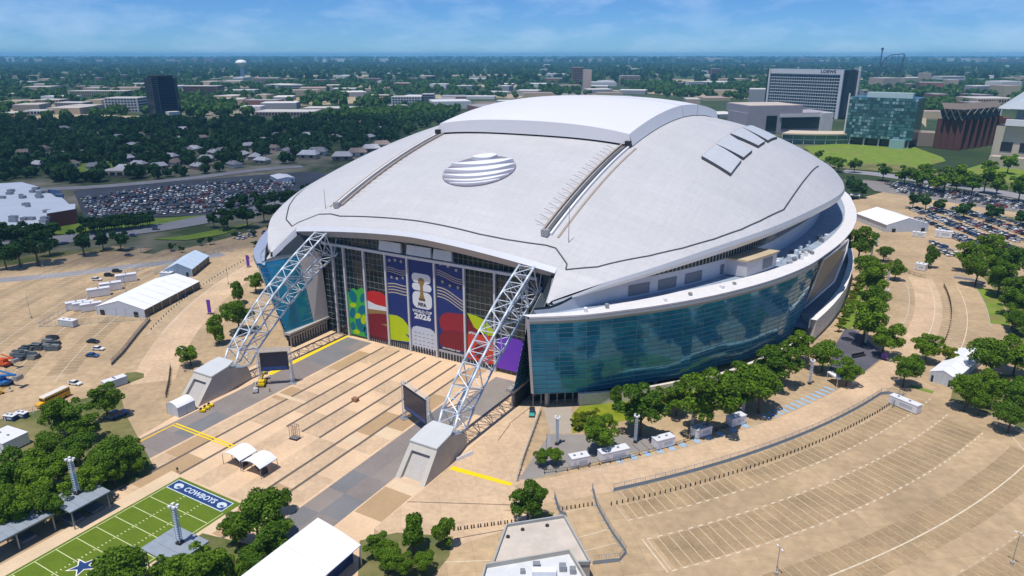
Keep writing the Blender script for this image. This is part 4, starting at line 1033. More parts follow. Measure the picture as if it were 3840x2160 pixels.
# kerbs
kb = MB()
def kerb(pts, wd=.3, h=.13):
    for a, b in zip(pts[:-1], pts[1:]):
        l = math.hypot(b[0] - a[0], b[1] - a[1]); kb.box(((a[0] + b[0]) / 2, (a[1] + b[1]) / 2, h / 2), (l, wd, h), math.atan2(b[1] - a[1], b[0] - a[0]))
kerb([arcp(314, a) for a in np.linspace(-3, 8, 16)]); kerb([arcp(284.3, a) for a in np.linspace(-7, 8, 16)])
kerb([(52, -2), (67.5, -51), (69.2, -55)]); kerb([g(2390, 1010), g(2450, 1028), g(2560, 1075), g(2700, 1130)])
kerb([arcp(286.4, a) for a in np.linspace(-42.5, -30, 18)], .2, .06)
o = kb.build('kerb', CONC); o['kind'] = 'structure'
# ------------------------------------------------------------------ small football field
FX0, FX1, FY0 = -8.6, 14.2, -96.8
FLD = structure('football_field', MB().sheet([(FX0, FY0), (FX1 + .6, FY0), (FX1 + .6, -170), (FX0, -170)], .06), TURF)
def fl(nm, pts, m, z): return MB().sheet(pts, z).build(nm, m, FLD)
def rc(nm, x0, x1, y0, y1, m, z): return fl(nm, [(x0, y0), (x1, y0), (x1, y1), (x0, y1)], m, z)
rc('end_zone', -7.6, 12.8, -101.2, -97.9, NAVYP, .066)
for nm, a in (('end_zone_line', (-7.9, 13.1, -97.85, -97.6)), ('end_zone_line', (-7.9, 13.1, -101.5, -101.25)), ('end_zone_line', (-7.9, -7.65, -101.25, -97.85)), ('end_zone_line', (12.85, 13.1, -101.25, -97.85))):
    rc(nm, *a, SILVP, .068)
rc('side_line', -7.95, -7.75, -165, -101.6, FPAINT, .066); rc('side_line', 13.9, 14.1, -165, -101.6, FPAINT, .066)
y = -106.05
while y > -165:
    rc('yard_line', -7.7, 13.8, y - .09, y + .09, FPAINT, .067)
    y -= 4.57
hm = MB()
for k in range(70):
    yy_ = -101.9 - k * .914
    for x in (-.2, 6.2): hm.sheet([(x - .3, yy_ - .09), (x + .3, yy_ - .09), (x + .3, yy_ + .09), (x - .3, yy_ + .09)], .0675)
hm.build('hash_marks', FPAINT, FLD)
text('lettering', 'COWBOYS', 2.3, FLD, (2.9, -99.55, .072), (0, 0, 0), SILVP, .06, .004, 1.0)
def flog(x):
    fl('end_zone_logo', [(x + 1.5 * math.cos(t) * (1.0 if math.sin(t) > -.3 else .8), -99.6 + 1.1 * math.sin(t)) for t in np.linspace(0, 2 * math.pi, 17)[:-1]], SILVP, .071)
    fl('end_zone_logo', [(x - .4, -100.2), (x + .9, -100.2), (x + .9, -99.5), (x - .1, -99.6)], NAVYP, .074)
flog(-5.3); flog(11.0)
def star2(cx, cy, r, nm, m, z): fl(nm, [(cx + (r if k % 2 == 0 else r * .40) * math.cos(math.radians(90 + 36 * k)), cy + (r if k % 2 == 0 else r * .40) * math.sin(math.radians(90 + 36 * k))) for k in range(10)], m, z)
star2(2.9, -129.2, 3.4, 'star_outline', PAINT, .070); star2(2.9, -129.2, 2.7, 'star', NAVYP, .073)
for tx, yy_ in (('3', -115.2), ('0', -116.6), ('2', -124.4), ('0', -125.8)):
    text('lettering', tx, 2.2, FLD, (11.0, yy_, .072), (0, 0, math.pi / 2), FPAINT, .04, .004)
patch('field_walk', [(-13.2, -96), (-8.7, -96), (-8.7, -170), (-13.2, -170)], .05, PALEP)
patch('field_walk', [(14.9, -97), (18, -103), (18, -170), (14.9, -170)], .05, PALEP)
# ================================================================== TREES
def leafmat(name, c, rnd=.3):
    m = bpy.data.materials.new(name); m.use_nodes = True; n = m.node_tree; b = n.nodes['Principled BSDF']
    b.inputs['Roughness'].default_value = .75; b.inputs['Specular IOR Level'].default_value = .25
    oi = n.nodes.new('ShaderNodeObjectInfo'); ge = n.nodes.new('ShaderNodeNewGeometry')
    mixa = n.nodes.new('ShaderNodeMixRGB'); mixa.inputs[1].default_value = (c[0] * .66, c[1] * .76, c[2] * .9, 1); mixa.inputs[2].default_value = (c[0] * 1.28, c[1] * 1.2, c[2] * 1.0, 1)
    n.links.new(oi.outputs['Random'], mixa.inputs[0])
    m3 = n.nodes.new('ShaderNodeMapRange'); m3.inputs['To Min'].default_value = 1 - rnd; m3.inputs['To Max'].default_value = 1 + rnd * 1.4
    n.links.new(ge.outputs['Random Per Island'], m3.inputs['Value'])
    vm = n.nodes.new('ShaderNodeVectorMath'); vm.operation = 'SCALE'
    n.links.new(mixa.outputs[0], vm.inputs[0]); n.links.new(m3.outputs[0], vm.inputs['Scale']); n.links.new(vm.outputs[0], b.inputs['Base Color'])
    tl = n.nodes.new('ShaderNodeBsdfTranslucent'); n.links.new(vm.outputs[0], tl.inputs['Color']); ms = n.nodes.new('ShaderNodeMixShader'); ms.inputs[0].default_value = .34
    n.links.new(b.outputs[0], ms.inputs[1]); n.links.new(tl.outputs[0], ms.inputs[2]); n.links.new(ms.outputs[0], n.nodes['Material Output'].inputs['Surface'])
    MATS[name] = m
    return m
LEAF = leafmat('leaf_green', (0.125, 0.225, 0.012))
LEAFD = leafmat('leaf_dark', (0.034, 0.098, 0.022))
LEAFM = leafmat('leaf_mid', (0.065, 0.150, 0.022))
LEAFY = leafmat('leaf_lime', (0.16, 0.21, 0.010))
def crown_mesh(name, seed, nleaf, size, flat=.82, lumps=12, m=LEAF, cone=False):
    rg = np.random.RandomState(seed); V = []; Fc = []
    L = []
    lop = rg.normal(size=3) * .10; lop[2] = 0
    for k in range(lumps):
        while True:
            p = rg.uniform(-1, 1, 3)
            if np.linalg.norm(p) < 1: break
        r = rg.uniform(.20, .40)
        p = p * (1 - r) * 1.16
        if cone: p[0] *= (1 - (p[2] + 1) / 2.6); p[1] *= (1 - (p[2] + 1) / 2.6)
        L.append((p + lop * rg.uniform(0, 2), r * rg.uniform(.75, 1.15)))
    L.append((np.array([0, 0, -.1]), .46))
    wts = np.array([r * r for _, r in L]); wts /= wts.sum()
    for k in range(nleaf):
        p, r = L[rg.choice(len(L), p=wts)]
        d = rg.normal(size=3); d /= np.linalg.norm(d)
        if d[2] < -.55: d[2] *= -.5
        c = p + d * r * rg.uniform(.80, 1.06)
        if c[2] < -.72: c[2] = -.72 + rg.uniform(0, .2)
        nrm = d * .9 + rg.normal(size=3) * .6; nrm /= np.linalg.norm(nrm)
        u = np.cross(nrm, rg.normal(size=3)); u /= np.linalg.norm(u); v = np.cross(nrm, u)
        s = size * rg.uniform(.6, 1.35)
        o = len(V)
        for a, b in ((-1, -.55), (.15, -.75), (1, .1), (.2, .8), (-.8, .5)):
            q = c + (u * a + v * b) * s
            V.append((q[0] * 5, q[1] * 5, q[2] * 5 * flat))
        Fc.append((o, o + 1, o + 2, o + 3, o + 4))
    me = bpy.data.meshes.new(name); me.from_pydata(V, [], Fc); me.materials.append(m); me.update()
    return me
def trunk_mesh(name, seed):
    rg = random.Random(seed); m_ = MB()
    m_.tube((0, 0, -6.4), (rg.uniform(-.1, .1), rg.uniform(-.1, .1), -3.2), .30, .22, 7)
    for k in range(5):
        a = k * 1.26 + rg.uniform(-.3, .3); q = (1.3 * math.cos(a), 1.3 * math.sin(a), -1.6 + rg.uniform(-.4, .4))
        m_.tube((0, 0, -3.3), q, .17, .11, 5); m_.tube(q, (2.6 * math.cos(a + .2), 2.6 * math.sin(a + .2), .3 + rg.uniform(-.5, 1)), .11, .05, 5)
    m_.tube((0, 0, -3.3), (0, 0, .8), .2, .08, 5)
    return m_.mesh(name, WOOD)
CM = {'near': [crown_mesh('crown_near_%d' % k, 20 + k, 7500, .043, .82, 20, LEAF) for k in range(5)],
      'dark': [crown_mesh('crown_dark_%d' % k, 40 + k, 1100, .12, .80, 11, LEAFD) for k in range(4)],
      'mid': [crown_mesh('crown_mid_%d' % k, 60 + k, 1100, .12, .80, 11, LEAF) for k in range(4)],
      'cone': [crown_mesh('crown_cone_%d' % k, 80 + k, 3400, .06, 1.25, 11, LEAF, True) for k in range(2)],
      'lime': [crown_mesh('crown_lime_%d' % k, 90 + k, 3000, .06, .7, 10, LEAFY) for k in range(2)]}
TM = [trunk_mesh('trunk_%d' % k, k) for k in range(3)]
def tree(cx, cy, d, kind, label, group=None, D=None):
    k_ = {'planting behind the grey canopies': .98, 'trees beside the football field': .98, 'row between the eastern car parks': .9, 'tree belt along the park lawn': .9, 'trees along the teal glass wall': 1.02, 'grove beyond the curved grass strip': 1.0, 'clump at the edge of the bare lot': 1.0}.get(group, 1.1)
    d = d * K; x, y = cx * K, cy * K; p = G(x, y, 4.0)
    for _ in range(4):
        dd = math.sqrt((p[0] - CAM[0]) ** 2 + (p[1] - CAM[1]) ** 2 + (CAM[2] - 5) ** 2)
        Dm = d * dd / F; hc = 6.4 / 10 * Dm; p = G(x, y, hc)
    s = Dm / 10.0 * k_ * R.uniform(.94, 1.06)
    t = thing('tree', label, 'tree', (p[0], p[1], 0), R.uniform(0, 6.28), group)
    c = link('crown', R.choice(CM[kind]), t); k = link('trunk', R.choice(TM), t)
    sx, sz = s * R.uniform(.93, 1.07), s * R.uniform(.92, 1.1)
    for o in (c, k): o.scale = (sx, s, sz); o.location = (0, 0, 6.4 * sz)
    return t
def grove(lst, kind, lab, group, cat=None):
    for i, e in enumerate(lst):
        l = lab(i) if callable(lab) else (lab + ', %s from left' % ORD[sorted(range(len(lst)), key=lambda q: lst[q][0]).index(i)] if 1 < len(lst) <= 20 and group else lab)
        tree(*e[:3], e[3] if len(e) > 3 else kind, l, group)
grove([(1515, 1082, 100), (1615, 1022, 128), (1787, 1003, 148), (1868, 945, 95), (1918, 962, 125), (1968, 903, 105), (2010, 868, 70), (2075, 880, 85), (1705, 1000, 76), (1848, 990, 84), (1940, 925, 86)], 'near', lambda i: '%s large tree from the plaza in the row beside the teal glass wall' % ORD[i], 'trees along the teal glass wall')
grove([(2135, 932, 62), (2180, 803, 95), (2228, 846, 76), (2207, 748, 66), (2200, 702, 76), (2190, 668, 62), (2165, 612, 70), (2226, 632, 36), (2256, 677, 42)], 'near', lambda i: '%s tree from the dark paved court along the curved white plinth' % ORD[i], 'trees along the white plinth')
grove([(1360, 1150, 42), (1399, 1146, 42)], 'near', lambda i: ('small round tree nearest the kerb beside the white kiosks', 'small round tree next to the first white kiosk')[i], 'small trees by the kiosks')
grove([(1553, 1000, 46, 'cone'), (1655, 995, 40, 'lime'), (1470, 1055, 34, 'lime'), (1680, 1005, 36, 'lime')], 'lime', lambda i: ('slim conical tree between the large trees and the stone wall', 'bright lime shrub behind the second large tree', 'lime shrub at the corner of the garden bed', 'lime shrub between the second and third large trees')[i], None)
grove([(2335, 872, 60), (2386, 892, 48, 'lime'), (2280, 927, 68)], 'near', lambda i: ('round tree on the parking island by the white tent', 'yellowish green tree beside the round island tree', 'lone round tree at the corner of the curved drive')[i], None)
grove([(2340, 648, 36)], 'cone', 'slender tree beside the small white booth', None)
grove([(2440, 640, 60), (2490, 624, 66), (2541, 650, 70), (2462, 676, 60), (2522, 690, 76), (2572, 722, 70), (2556, 752, 58), (2552, 792, 52), (2578, 806, 56), (2610, 660, 70), (2620, 760, 70), (2610, 840, 70), (2500, 655, 50)], 'near', 'leafy tree in the grove beyond the curved grass strip', 'grove beyond the curved grass strip')
grove([(2502, 892, 92), (2562, 888, 76), (2436, 982, 76), (2497, 976, 70), (2552, 990, 74), (2548, 1040, 70), (2470, 1008, 54), (2610, 900, 80), (2620, 1000, 80)], 'near', 'broad tree in the clump at the edge of the bare parking lot', 'clump at the edge of the bare lot')
grove([(1328, 1266, 90), (1352, 1232, 42, 'cone')], 'near', lambda i: ('dense tree beside the flat roofed building', 'small upright tree behind the dense tree by the flat roofed building')[i], None)
grove([(1040, 1348, 84, 'cone'), (1108, 1338, 72, 'cone'), (975, 1402, 70), (950, 1372, 56), (1012, 1418, 60), (1060, 1405, 60)], 'near', 'tree beside the large garden tent', 'trees beside the garden tent')
grove([(640, 1287, 130), (595, 1324, 84), (672, 1346, 110), (700, 1310, 84), (700, 1258, 60), (482, 1416, 140), (322, 1424, 128), (562, 1424, 96), (412, 1440, 90), (250, 1446, 60), (620, 1400, 90)], 'near', 'leafy tree in the bed along the small football field', 'trees beside the football field')
grove([(160, 1037, 88), (262, 1006, 72), (202, 1062, 72), (190, 1117, 82), (112, 1117, 70), (272, 1130, 92), (322, 1130, 84), (240, 1172, 84), (150, 1162, 92), (60, 1182, 100), (16, 1192, 90), (102, 1217, 92), (40, 1262, 100), (130, 1262, 80), (212, 1212, 84), (282, 1182, 64), (14, 1302, 64), (340, 1160, 50)], 'near', 'leafy tree in the planting behind the grey canopies', 'planting behind the grey canopies')
grove([(475, 886, 52), (547, 832, 50, 'cone'), (597, 790, 76), (600, 738, 42, 'cone'), (641, 708, 44)], 'near', lambda i: ('lone round tree by the concrete pedestal of the far truss', 'slender pale tree next to the blue striped walk', 'big dark tree behind the far steel truss', 'upright tree just behind the big dark tree', 'tree close under the silver corner of the roof')[i], None)
grove([(205, 606, 50), (255, 600, 40), (300, 601, 40), (86, 617, 68), (42, 627, 60), (8, 640, 50), (120, 612, 44)], 'dark', lambda i: '%s dark tree from the crossing on the verge of the western lot' % ORD[i], 'dark trees on the western verge')
grove([(30, 580, 56), (72, 579, 56), (110, 580, 50), (-10, 585, 56)], 'dark', 'dark tree in the row in front of the white roofed store', 'row in front of the white roofed store')
grove([(212 + k * 18, 562 - k * 1.7, 30) for k in range(10)] + [(225 + k * 18, 568 - k * 2, 28) for k in range(9)], 'dark', 'dark tree in the row along the crowded car park', 'row along the crowded car park')
grove([(570, 546, 44), (620, 541, 44), (662, 531, 40), (692, 526, 40), (536, 552, 30), (650, 501, 42), (690, 496, 36), (580, 513, 34), (742, 492, 44), (610, 505, 34), (560, 560, 30), (780, 478, 40), (720, 500, 36)], 'dark', 'dark tree along the street west of the stadium', 'trees along the street west of the stadium')
grove([(430, 619, 18), (456, 626, 14), (505, 606, 17), (526, 604, 17), (641, 611, 15), (670, 613, 15), (590, 590, 15), (640, 585, 15)], 'dark', 'small young tree on a parking island of the western lot', 'young trees on the western lot')
grove([(2300, 497, 38), (2332, 501, 40), (2362, 507, 38), (2428, 519, 44), (2500, 527, 44), (2572, 541, 40)], 'dark', lambda i: '%s tree from the big tent in the row between the two eastern car parks' % ORD[i], 'row between the eastern car parks')
grove([(2150, 471, 38), (2172, 478, 28), (2140, 455, 24)], 'dark', 'tree at the corner of the street behind the stadium roof', 'trees at the street corner')
grove([(2090, 398, 32), (2112, 405, 38), (2152, 410, 34), (2226, 421, 44), (2280, 431, 48), (2312, 437, 48), (2342, 441, 50), (2382, 440, 56), (2420, 431, 50), (2452, 451, 56), (2484, 442, 56), (2541, 402, 44), (2572, 462, 56), (2492, 412, 38), (2410, 455, 40), (2512, 462, 44), (2060, 388, 26), (2360, 455, 40), (2330, 425, 36), (2600, 440, 60)], 'mid', 'tree in the belt along the park lawn and street', 'tree belt along the park lawn')
# low shrubs in the garden bed
for k in range(16):
    t = k / 15; x, y = lerp(1445, 1500, t), lerp(1060, 1050, t) + 14 * math.sin(k * 2.1)
    tree(x, y, 22, 'lime', 'low yellow green shrub in the garden bed by the entrance walk', 'low shrubs by the entrance walk')
for k in range(14):
    t = k / 13; x, y = lerp(2112, 2165, t) + 5 * math.sin(k * 2.7), lerp(822, 700, t)
    tree(x, y, 20, 'lime', 'low yellow green shrub at the foot of the white plinth', 'low shrubs at the plinth')
# ------------------------------------------------------------------ woods that read as one mass
def clump_cloud(name, spots, m, nl=70, seed=3):
    """many crowns, each a cloud of leaf faces, joined to one mass"""
    rg = np.random.RandomState(seed); base = []
    for k in range(6):
        c = rg.normal(size=(nl, 3)); c /= np.linalg.norm(c, axis=1)[:, None]; c *= rg.uniform(.6, 1.0, (nl, 1)); c[:, 2] = c[:, 2] * .75
        c += rg.normal(size=(nl, 3)) * .05
        nn = c + rg.normal(size=(nl, 3)) * .35; nn /= np.linalg.norm(nn, axis=1)[:, None]
        u = np.cross(nn, rg.normal(size=(nl, 3))); u /= np.linalg.norm(u, axis=1)[:, None]; v = np.cross(nn, u)
        s = rg.uniform(.20, .42, (nl, 1)) * (math.sqrt(70 / nl))
        base.append(np.stack([c - u * s - v * s * .5, c + u * s * .2 - v * s, c + u * s, c + v * s, c - u * s * .7 + v * s * .6], 1).reshape(-1, 3))
    P = []
    for i, (x, y, r) in enumerate(spots):
        b = base[i % 6]; a = rg.uniform(0, 6.28); ca, sa = math.cos(a), math.sin(a)
        P.append(np.stack([x + (b[:, 0] * ca - b[:, 1] * sa) * r, y + (b[:, 0] * sa + b[:, 1] * ca) * r, r * .95 + b[:, 2] * r], 1))
    V = np.concatenate(P); nf = len(V) // 5
    me = bpy.data.meshes.new(name)
    me.vertices.add(len(V)); me.vertices.foreach_set('co', V.astype(np.float32).ravel())
    me.loops.add(len(V)); me.loops.foreach_set('vertex_index', np.arange(len(V), dtype=np.int32))
    me.polygons.add(nf); me.polygons.foreach_set('loop_start', np.arange(0, len(V), 5, dtype=np.int32)); me.polygons.foreach_set('loop_total', np.full(nf, 5, dtype=np.int32))
    me.materials.append(m); me.update(calc_edges=True); me.validate()
    return link(name, me)
def inpoly(p, poly):
    c = False; j = len(poly) - 1
    for i in range(len(poly)):
        if (poly[i][1] > p[1]) != (poly[j][1] > p[1]) and p[0] < (poly[j][0] - poly[i][0]) * (p[1] - poly[i][1]) / (poly[j][1] - poly[i][1]) + poly[i][0]: c = not c
        j = i
    return c
AVOID = []                                    # (x, y, r) discs kept free for buildings, filled in before the woods are grown
def grow(poly_px, n, r0, r1, seed, keep=1.0):
    poly = [g(*p) for p in poly_px]; xs = [p[0] for p in poly]; ys_ = [p[1] for p in poly]; rg = random.Random(seed); o = []; tries = 0
    while len(o) < n and tries < n * 30:
        tries += 1; p = (rg.uniform(min(xs), max(xs)), rg.uniform(min(ys_), max(ys_)))
        if not inpoly(p, poly): continue
        if any((p[0] - a) ** 2 + (p[1] - b) ** 2 < c * c for a, b, c in AVOID): continue
        o.append((p[0], p[1], rg.uniform(r0, r1)))
    return o
# ================================================================== VEHICLES
CARC = {'white': (.74, .74, .74), 'silver': (.42, .44, .46), 'grey': (.13, .14, .15), 'black': (.012, .012, .014), 'blue': (.03, .09, .25), 'red': (.36, .02, .02)}
for k, c in CARC.items(): mat('car_' + k, c, .3, .2 if k in ('silver', 'grey') else 0, var=0, spec=.6)
CARG = mat('car_glass', (.018, .022, .028), .1, .3, var=0, spec=.7)
def prof(m, pts, w, mi, wtop=None):
    n_ = len(pts); wt = wtop or [w] * n_
    m.add([(x, -a / 2, z) for (x, z), a in zip(pts, wt)] + [(x, a / 2, z) for (x, z), a in zip(pts, wt)], [tuple(range(n_)), tuple(range(n_, 2 * n_))[::-1]] + [((i + 1) % n_, i, n_ + i, n_ + (i + 1) % n_) for i in range(n_)], mi)
BODY = [(-2.25, .32), (-1.75, .30), (1.8, .30), (2.28, .36), (2.32, .62), (2.15, .80), (1.05, .93), (-1.75, .98), (-2.28, .92), (-2.34, .6)]
CABN = [(-1.85, .95), (-1.45, 1.42), (.25, 1.45), (1.0, .93)]
SUVB = [(-2.3, .36), (2.2, .36), (2.32, .5), (2.3, .85), (2.1, 1.0), (1.1, 1.08), (-2.25, 1.12), (-2.35, .7)]
SUVC = [(-2.22, 1.1), (-2.0, 1.72), (.2, 1.76), (1.0, 1.06)]
def car_parts(suv):
    b = MB(); prof(b, SUVB if suv else BODY, 1.82, 0); t = SUVC if suv else CABN
    r = MB(); prof(r, [(t[1][0] + .02, t[1][1] - .02), (t[1][0] + .1, t[1][1] + .05), (t[2][0] - .1, t[2][1] + .04), (t[2][0] + .02, t[2][1] - .03)], 1.42, 0)
    gl = MB(); prof(gl, t, 1.7, 0, [1.72, 1.42, 1.42, 1.72])
    wh = MB(); wh.tube((0, -.11, 0), (0, .11, 0), .33, n=10)
    return b, r, gl, wh
def merged_car(colr, suv):
    b, r, gl, wh = car_parts(suv); m = MB(); m.add(b.v, b.f, 0); m.add(r.v, r.f, 0); m.add(gl.v, gl.f, 1)
    for x in (-1.4, 1.42):
        for y in (-.82, .82): m.add([(vx + x, vy + y, vz + .33) for vx, vy, vz in wh.v], wh.f, 2)
    return m.mesh('car_%s' % colr, [MATS['car_' + colr], CARG, BLACK])
CARM = {(k, s): merged_car(k, s) for k in CARC for s in (0, 1)}
PARTS = [[p.mesh('car_part', [WHITE]) for p in car_parts(s)] for s in (0, 1)]
def near_car(px, py, rz, colr, label, suv=0, sc=1.0):
    p = G(px, py); t = thing('car', label, 'car', p, rz)
    b, r, gl, wh = car_parts(suv)
    b.build('body', MATS['car_' + colr], t); r.build('roof', MATS['car_' + colr], t); gl.build('windows', CARG, t)
    for x in (-1.4, 1.42):
        for y in (-.82, .82): wh.build('wheel', BLACK, t, (x, y, .33))
    for y in (-.6, .6): MB().box((2.3, y, .66), (.1, .35, .14)).build('headlight', WHITE, t)
    t.scale = (sc, sc, sc); return t
ncars = 0
def lot(poly, u, sp, rows, occ, maxthings, place, group, seed, order):
    """rows of parked cars inside a polygon; the nearest become single cars, the rest one mass"""
    global ncars
    rg = random.Random(seed); ul = math.hypot(*u); u = (u[0] / ul, u[1] / ul); v = (-u[1], u[0]); o = poly[0]; S_ = []
    a0 = min((p[0] - o[0]) * u[0] + (p[1] - o[1]) * u[1] for p in poly); a1 = max((p[0] - o[0]) * u[0] + (p[1] - o[1]) * u[1] for p in poly)
    b0 = min((p[0] - o[0]) * v[0] + (p[1] - o[1]) * v[1] for p in poly); b1 = max((p[0] - o[0]) * v[0] + (p[1] - o[1]) * v[1] for p in poly)
    b = b0 + 3; k = 0
    while b < b1:
        a = a0 + 1.5
        while a < a1:
            p = (o[0] + u[0] * a + v[0] * b, o[1] + u[1] * a + v[1] * b)
            if inpoly(p, poly) and rg.random() < occ: S_.append((p[0] + rg.uniform(-.15, .15), p[1] + rg.uniform(-.15, .15), math.atan2(v[1], v[0]) + (math.pi if rg.random() < .5 else 0) + rg.uniform(-.03, .03)))
            a += sp
        b += rows[k % 2]; k += 1
    S_.sort(key=lambda p: dist(p)); rest = MB()
    for i, (x, y, rz) in enumerate(S_):
        colr = rg.choices(('white', 'silver', 'grey', 'black', 'blue', 'red'), (26, 18, 18, 22, 10, 6))[0]; suv = rg.random() < .5
        if i < maxthings:
            o_ = link('car', CARM[colr, int(suv)], None, (x, y, .05), rz); tag(o_, '%s %s parked in %s' % (colr, 'sport utility car' if suv else 'saloon car', place), 'car', group); ncars += 1
        else:
            ca, sa = math.cos(rz), math.sin(rz); ci = list(CARC).index(colr); b_, r_, gl, wh = car_parts(suv)
            for m_, mi in ((b_, ci), (r_, ci), (gl, 6)):
                rest.add([(x + vx * ca - vy * sa, y + vx * sa + vy * ca, vz + .05) for vx, vy, vz in m_.v], m_.f, mi)
    if rest.v:
        o_ = rest.build('parked_cars', [MATS['car_' + k] for k in CARC] + [CARG]); tag(o_, 'mass of parked cars filling the back of %s' % place, 'cars', kind='stuff')
PL = [g(205, 500), g(340, 478), g(520, 462), g(690, 452), g(750, 464), g(700, 500), g(560, 534), g(390, 540), g(228, 548)]
A_, B_ = g(228, 548), g(560, 534)
lot(PL, (B_[0] - A_[0], B_[1] - A_[1]), 2.9, (5.3, 12.0), .78, 118, 'the crowded car park beyond the street', 'cars in the crowded western car park', 5, 0)
PR1 = [g(2268, 524), g(2400, 524), g(2520, 548), g(2640, 585), g(2680, 660), g(2560, 660), g(2480, 640), g(2440, 622), g(2330, 565)]
lot(PR1, (29, -56), 2.8, (5.2, 10.5), .84, 125, 'the eastern car park behind the big tent', 'cars in the near eastern car park', 6, 0)
lot([g(2330, 598), g(2360, 596), g(2420, 640), g(2385, 648)], (29, -56), 2.8, (5.2, 12), .8, 14, 'the short row beside the white box trailers', 'cars by the white box trailers', 8, 0)
PR2 = [g(2210, 456), g(2330, 468), g(2480, 492), g(2620, 522), g(2640, 538), g(2500, 520), g(2380, 500), g(2260, 484)]
A_, B_ = g(2210, 470), g(2600, 525)
lot(PR2, (B_[0] - A_[0], B_[1] - A_[1]), 2.8, (5.2, 8.5), .8, 40, 'the far eastern car park along the street', 'cars in the far eastern car park', 9, 0)
rA = math.radians(10)
near_car(350, 1285, .35, 'black', 'black saloon car parked alone in the western lot'); near_car(370, 1312, .35, 'white', 'white saloon car parked beside the blue car', 0); near_car(348, 1337, .35, 'blue', 'blue car parked beside the white car in the western lot')
near_car(283, 1442, .25, 'white', 'white saloon car parked near the yellow bus'); near_car(444, 1562, 1.45, 'blue', 'dark blue pickup under the trees by the concrete drive', 1, 1.25)
near_car(325, 610 * K, .3, 'black', 'x') if 0 else None
for (x, y, c, l, s_) in ((365, 1052, 'white', 'white van parked behind the white event tent', 1), (410, 1036, 'black', 'black car parked behind the white van', 1), (440, 1021, 'black', 'second black car in line behind the white van', 1), (484, 960, 'grey', 'small cart on the drive behind the blue tent', 0), (500, 885, 'blue', 'dark car waiting at the street crossing', 0), (585, 862, 'grey', 'grey car driving on the street', 0)):
    near_car(x, y, .45, c, l, s_)
lot([g(590, 597), g(650, 578), g(690, 566), g(700, 580), g(640, 598), g(600, 604)], (1, .45), 3.0, (6, 9), .6, 22, 'the small lot behind the silver corner of the roof', 'cars behind the silver corner', 12, 0)
# teal utility cart by the entrance
p = G(1995, 1555); t = thing('utility_cart', 'teal utility cart with a black roof by the glass corner', 'cart', p, -1.15)
m_ = MB(); prof(m_, [(-2, .4), (2, .4), (2.1, .8), (1.5, 1.1), (-2, 1.1)], 1.7, 0); m_.build('body', mat('cart_teal', (.03, .30, .29), .4, var=0), t)
MB().box((-.3, 0, 2.0), (2.2, 1.6, .12)).build('roof', DARK, t); m_ = MB()
for x in (-1.3, .7):
    for y in (-.7, .7): m_.tube((x, y, 1), (x, y, 2), .05, n=4)
m_.build('roof_posts', DARK, t); MB().box((-.4, 0, 1.3), (.6, 1.3, .5)).build('seat', WHITE, t)
for x in (-1.3, 1.3):
    for y in (-.8, .8): MB().tube((0, -.1, 0), (0, .1, 0), .34, n=10).build('wheel', BLACK, t, (x, y, .34))
# school bus
p = G(165, 1525); p2 = G(238, 1490); rz = math.atan2(p2[1] - p[1], p2[0] - p[0])
t = thing('school_bus', 'long yellow bus with a pale roof beside the trees', 'bus', ((p[0] + p2[0]) / 2, (p[1] + p2[1]) / 2, 0), rz + math.pi)
YB = mat('bus_yellow', (.78, .42, .015), .4, var=.03)
m_ = MB(); prof(m_, [(-5.2, .6), (3.6, .6), (3.6, 2.9), (3.4, 3.1), (-5.0, 3.1), (-5.2, 2.9)], 2.4, 0); m_.build('body', YB, t)
m_ = MB(); prof(m_, [(3.6, .6), (5.3, .6), (5.4, 1.3), (5.2, 1.7), (3.6, 1.8)], 2.0, 0); m_.build('hood', YB, t)
m_ = MB(); prof(m_, [(-5.2, 3.1), (3.55, 3.1), (3.3, 3.32), (-5.0, 3.32)], 2.3, 0); m_.build('roof', mat('bus_roof', (.70, .66, .58), .5, var=.05), t)
for y in (-1.21, 1.21):
    for k in range(10): MB().box((-4.7 + k * .85, y, 2.35), (.68, .04, .62)).build('window', CARG, t)
    MB().box((-.8, y * 1.003, 1.35), (8.7, .03, .1)).build('side_stripe', BLACK, t)
MB().box((3.62, 0, 2.4), (.06, 2.1, .9)).build('windscreen', CARG, t)
for x in (-3.4, 4.2):
    for y in (-1.05, 1.05): MB().tube((0, -.15, 0), (0, .15, 0), .5, n=12).build('wheel', BLACK, t, (x, y, .5))
# boom lifts and machines
def lift(px, py, rz, m, label, sc=1.0):
    t = thing('boom_lift', label, 'boom lift', G(px, py), rz)
    MB().box((0, 0, .95), (3.6, 2.0, .8)).build('chassis', m, t); MB().box((-.5, 0, 1.8), (2.2, 1.6, .9)).build('engine_cover', m, t)
    MB().tube((-1.2, 0, 2.2), (4.2, 0, 3.0), .32, .26, 6).build('boom', m, t); MB().tube((4.2, 0, 3.0), (-.6, 0, 3.7), .22, .2, 6).build('upper_boom', m, t)
    MB().box((4.8, 0, 2.4), (1.0, 1.8, 1.0)).build('basket', GREYM, t)
    for x in (-1.4, 1.4):
        for y in (-1, 1): MB().tube((0, -.2, 0), (0, .2, 0), .5, n=10).build('wheel', BLACK, t, (x, y, .5))
    t.scale = (sc, sc, sc)
BLM = mat('lift_blue', (.03, .16, .42), .4, var=.05); ORM = mat('lift_orange', (.60, .10, .02), .4, var=.05)
lift(10, 1445, .3, BLM, 'blue boom lift standing at the edge of the western lot', 1.5); lift(20, 1372, .2, ORM, 'orange boom lift behind the stacks of dark pipes', 1.2); lift(0, 1478, 1.2, mat('lift_yellow', (.62, .36, .02), .4, var=.05), 'small yellow lift in front of the blue boom lift', .6)
lift(985, 1445, 2.2, YEL, 'yellow and white lift truck under the far video screen', 1.0)
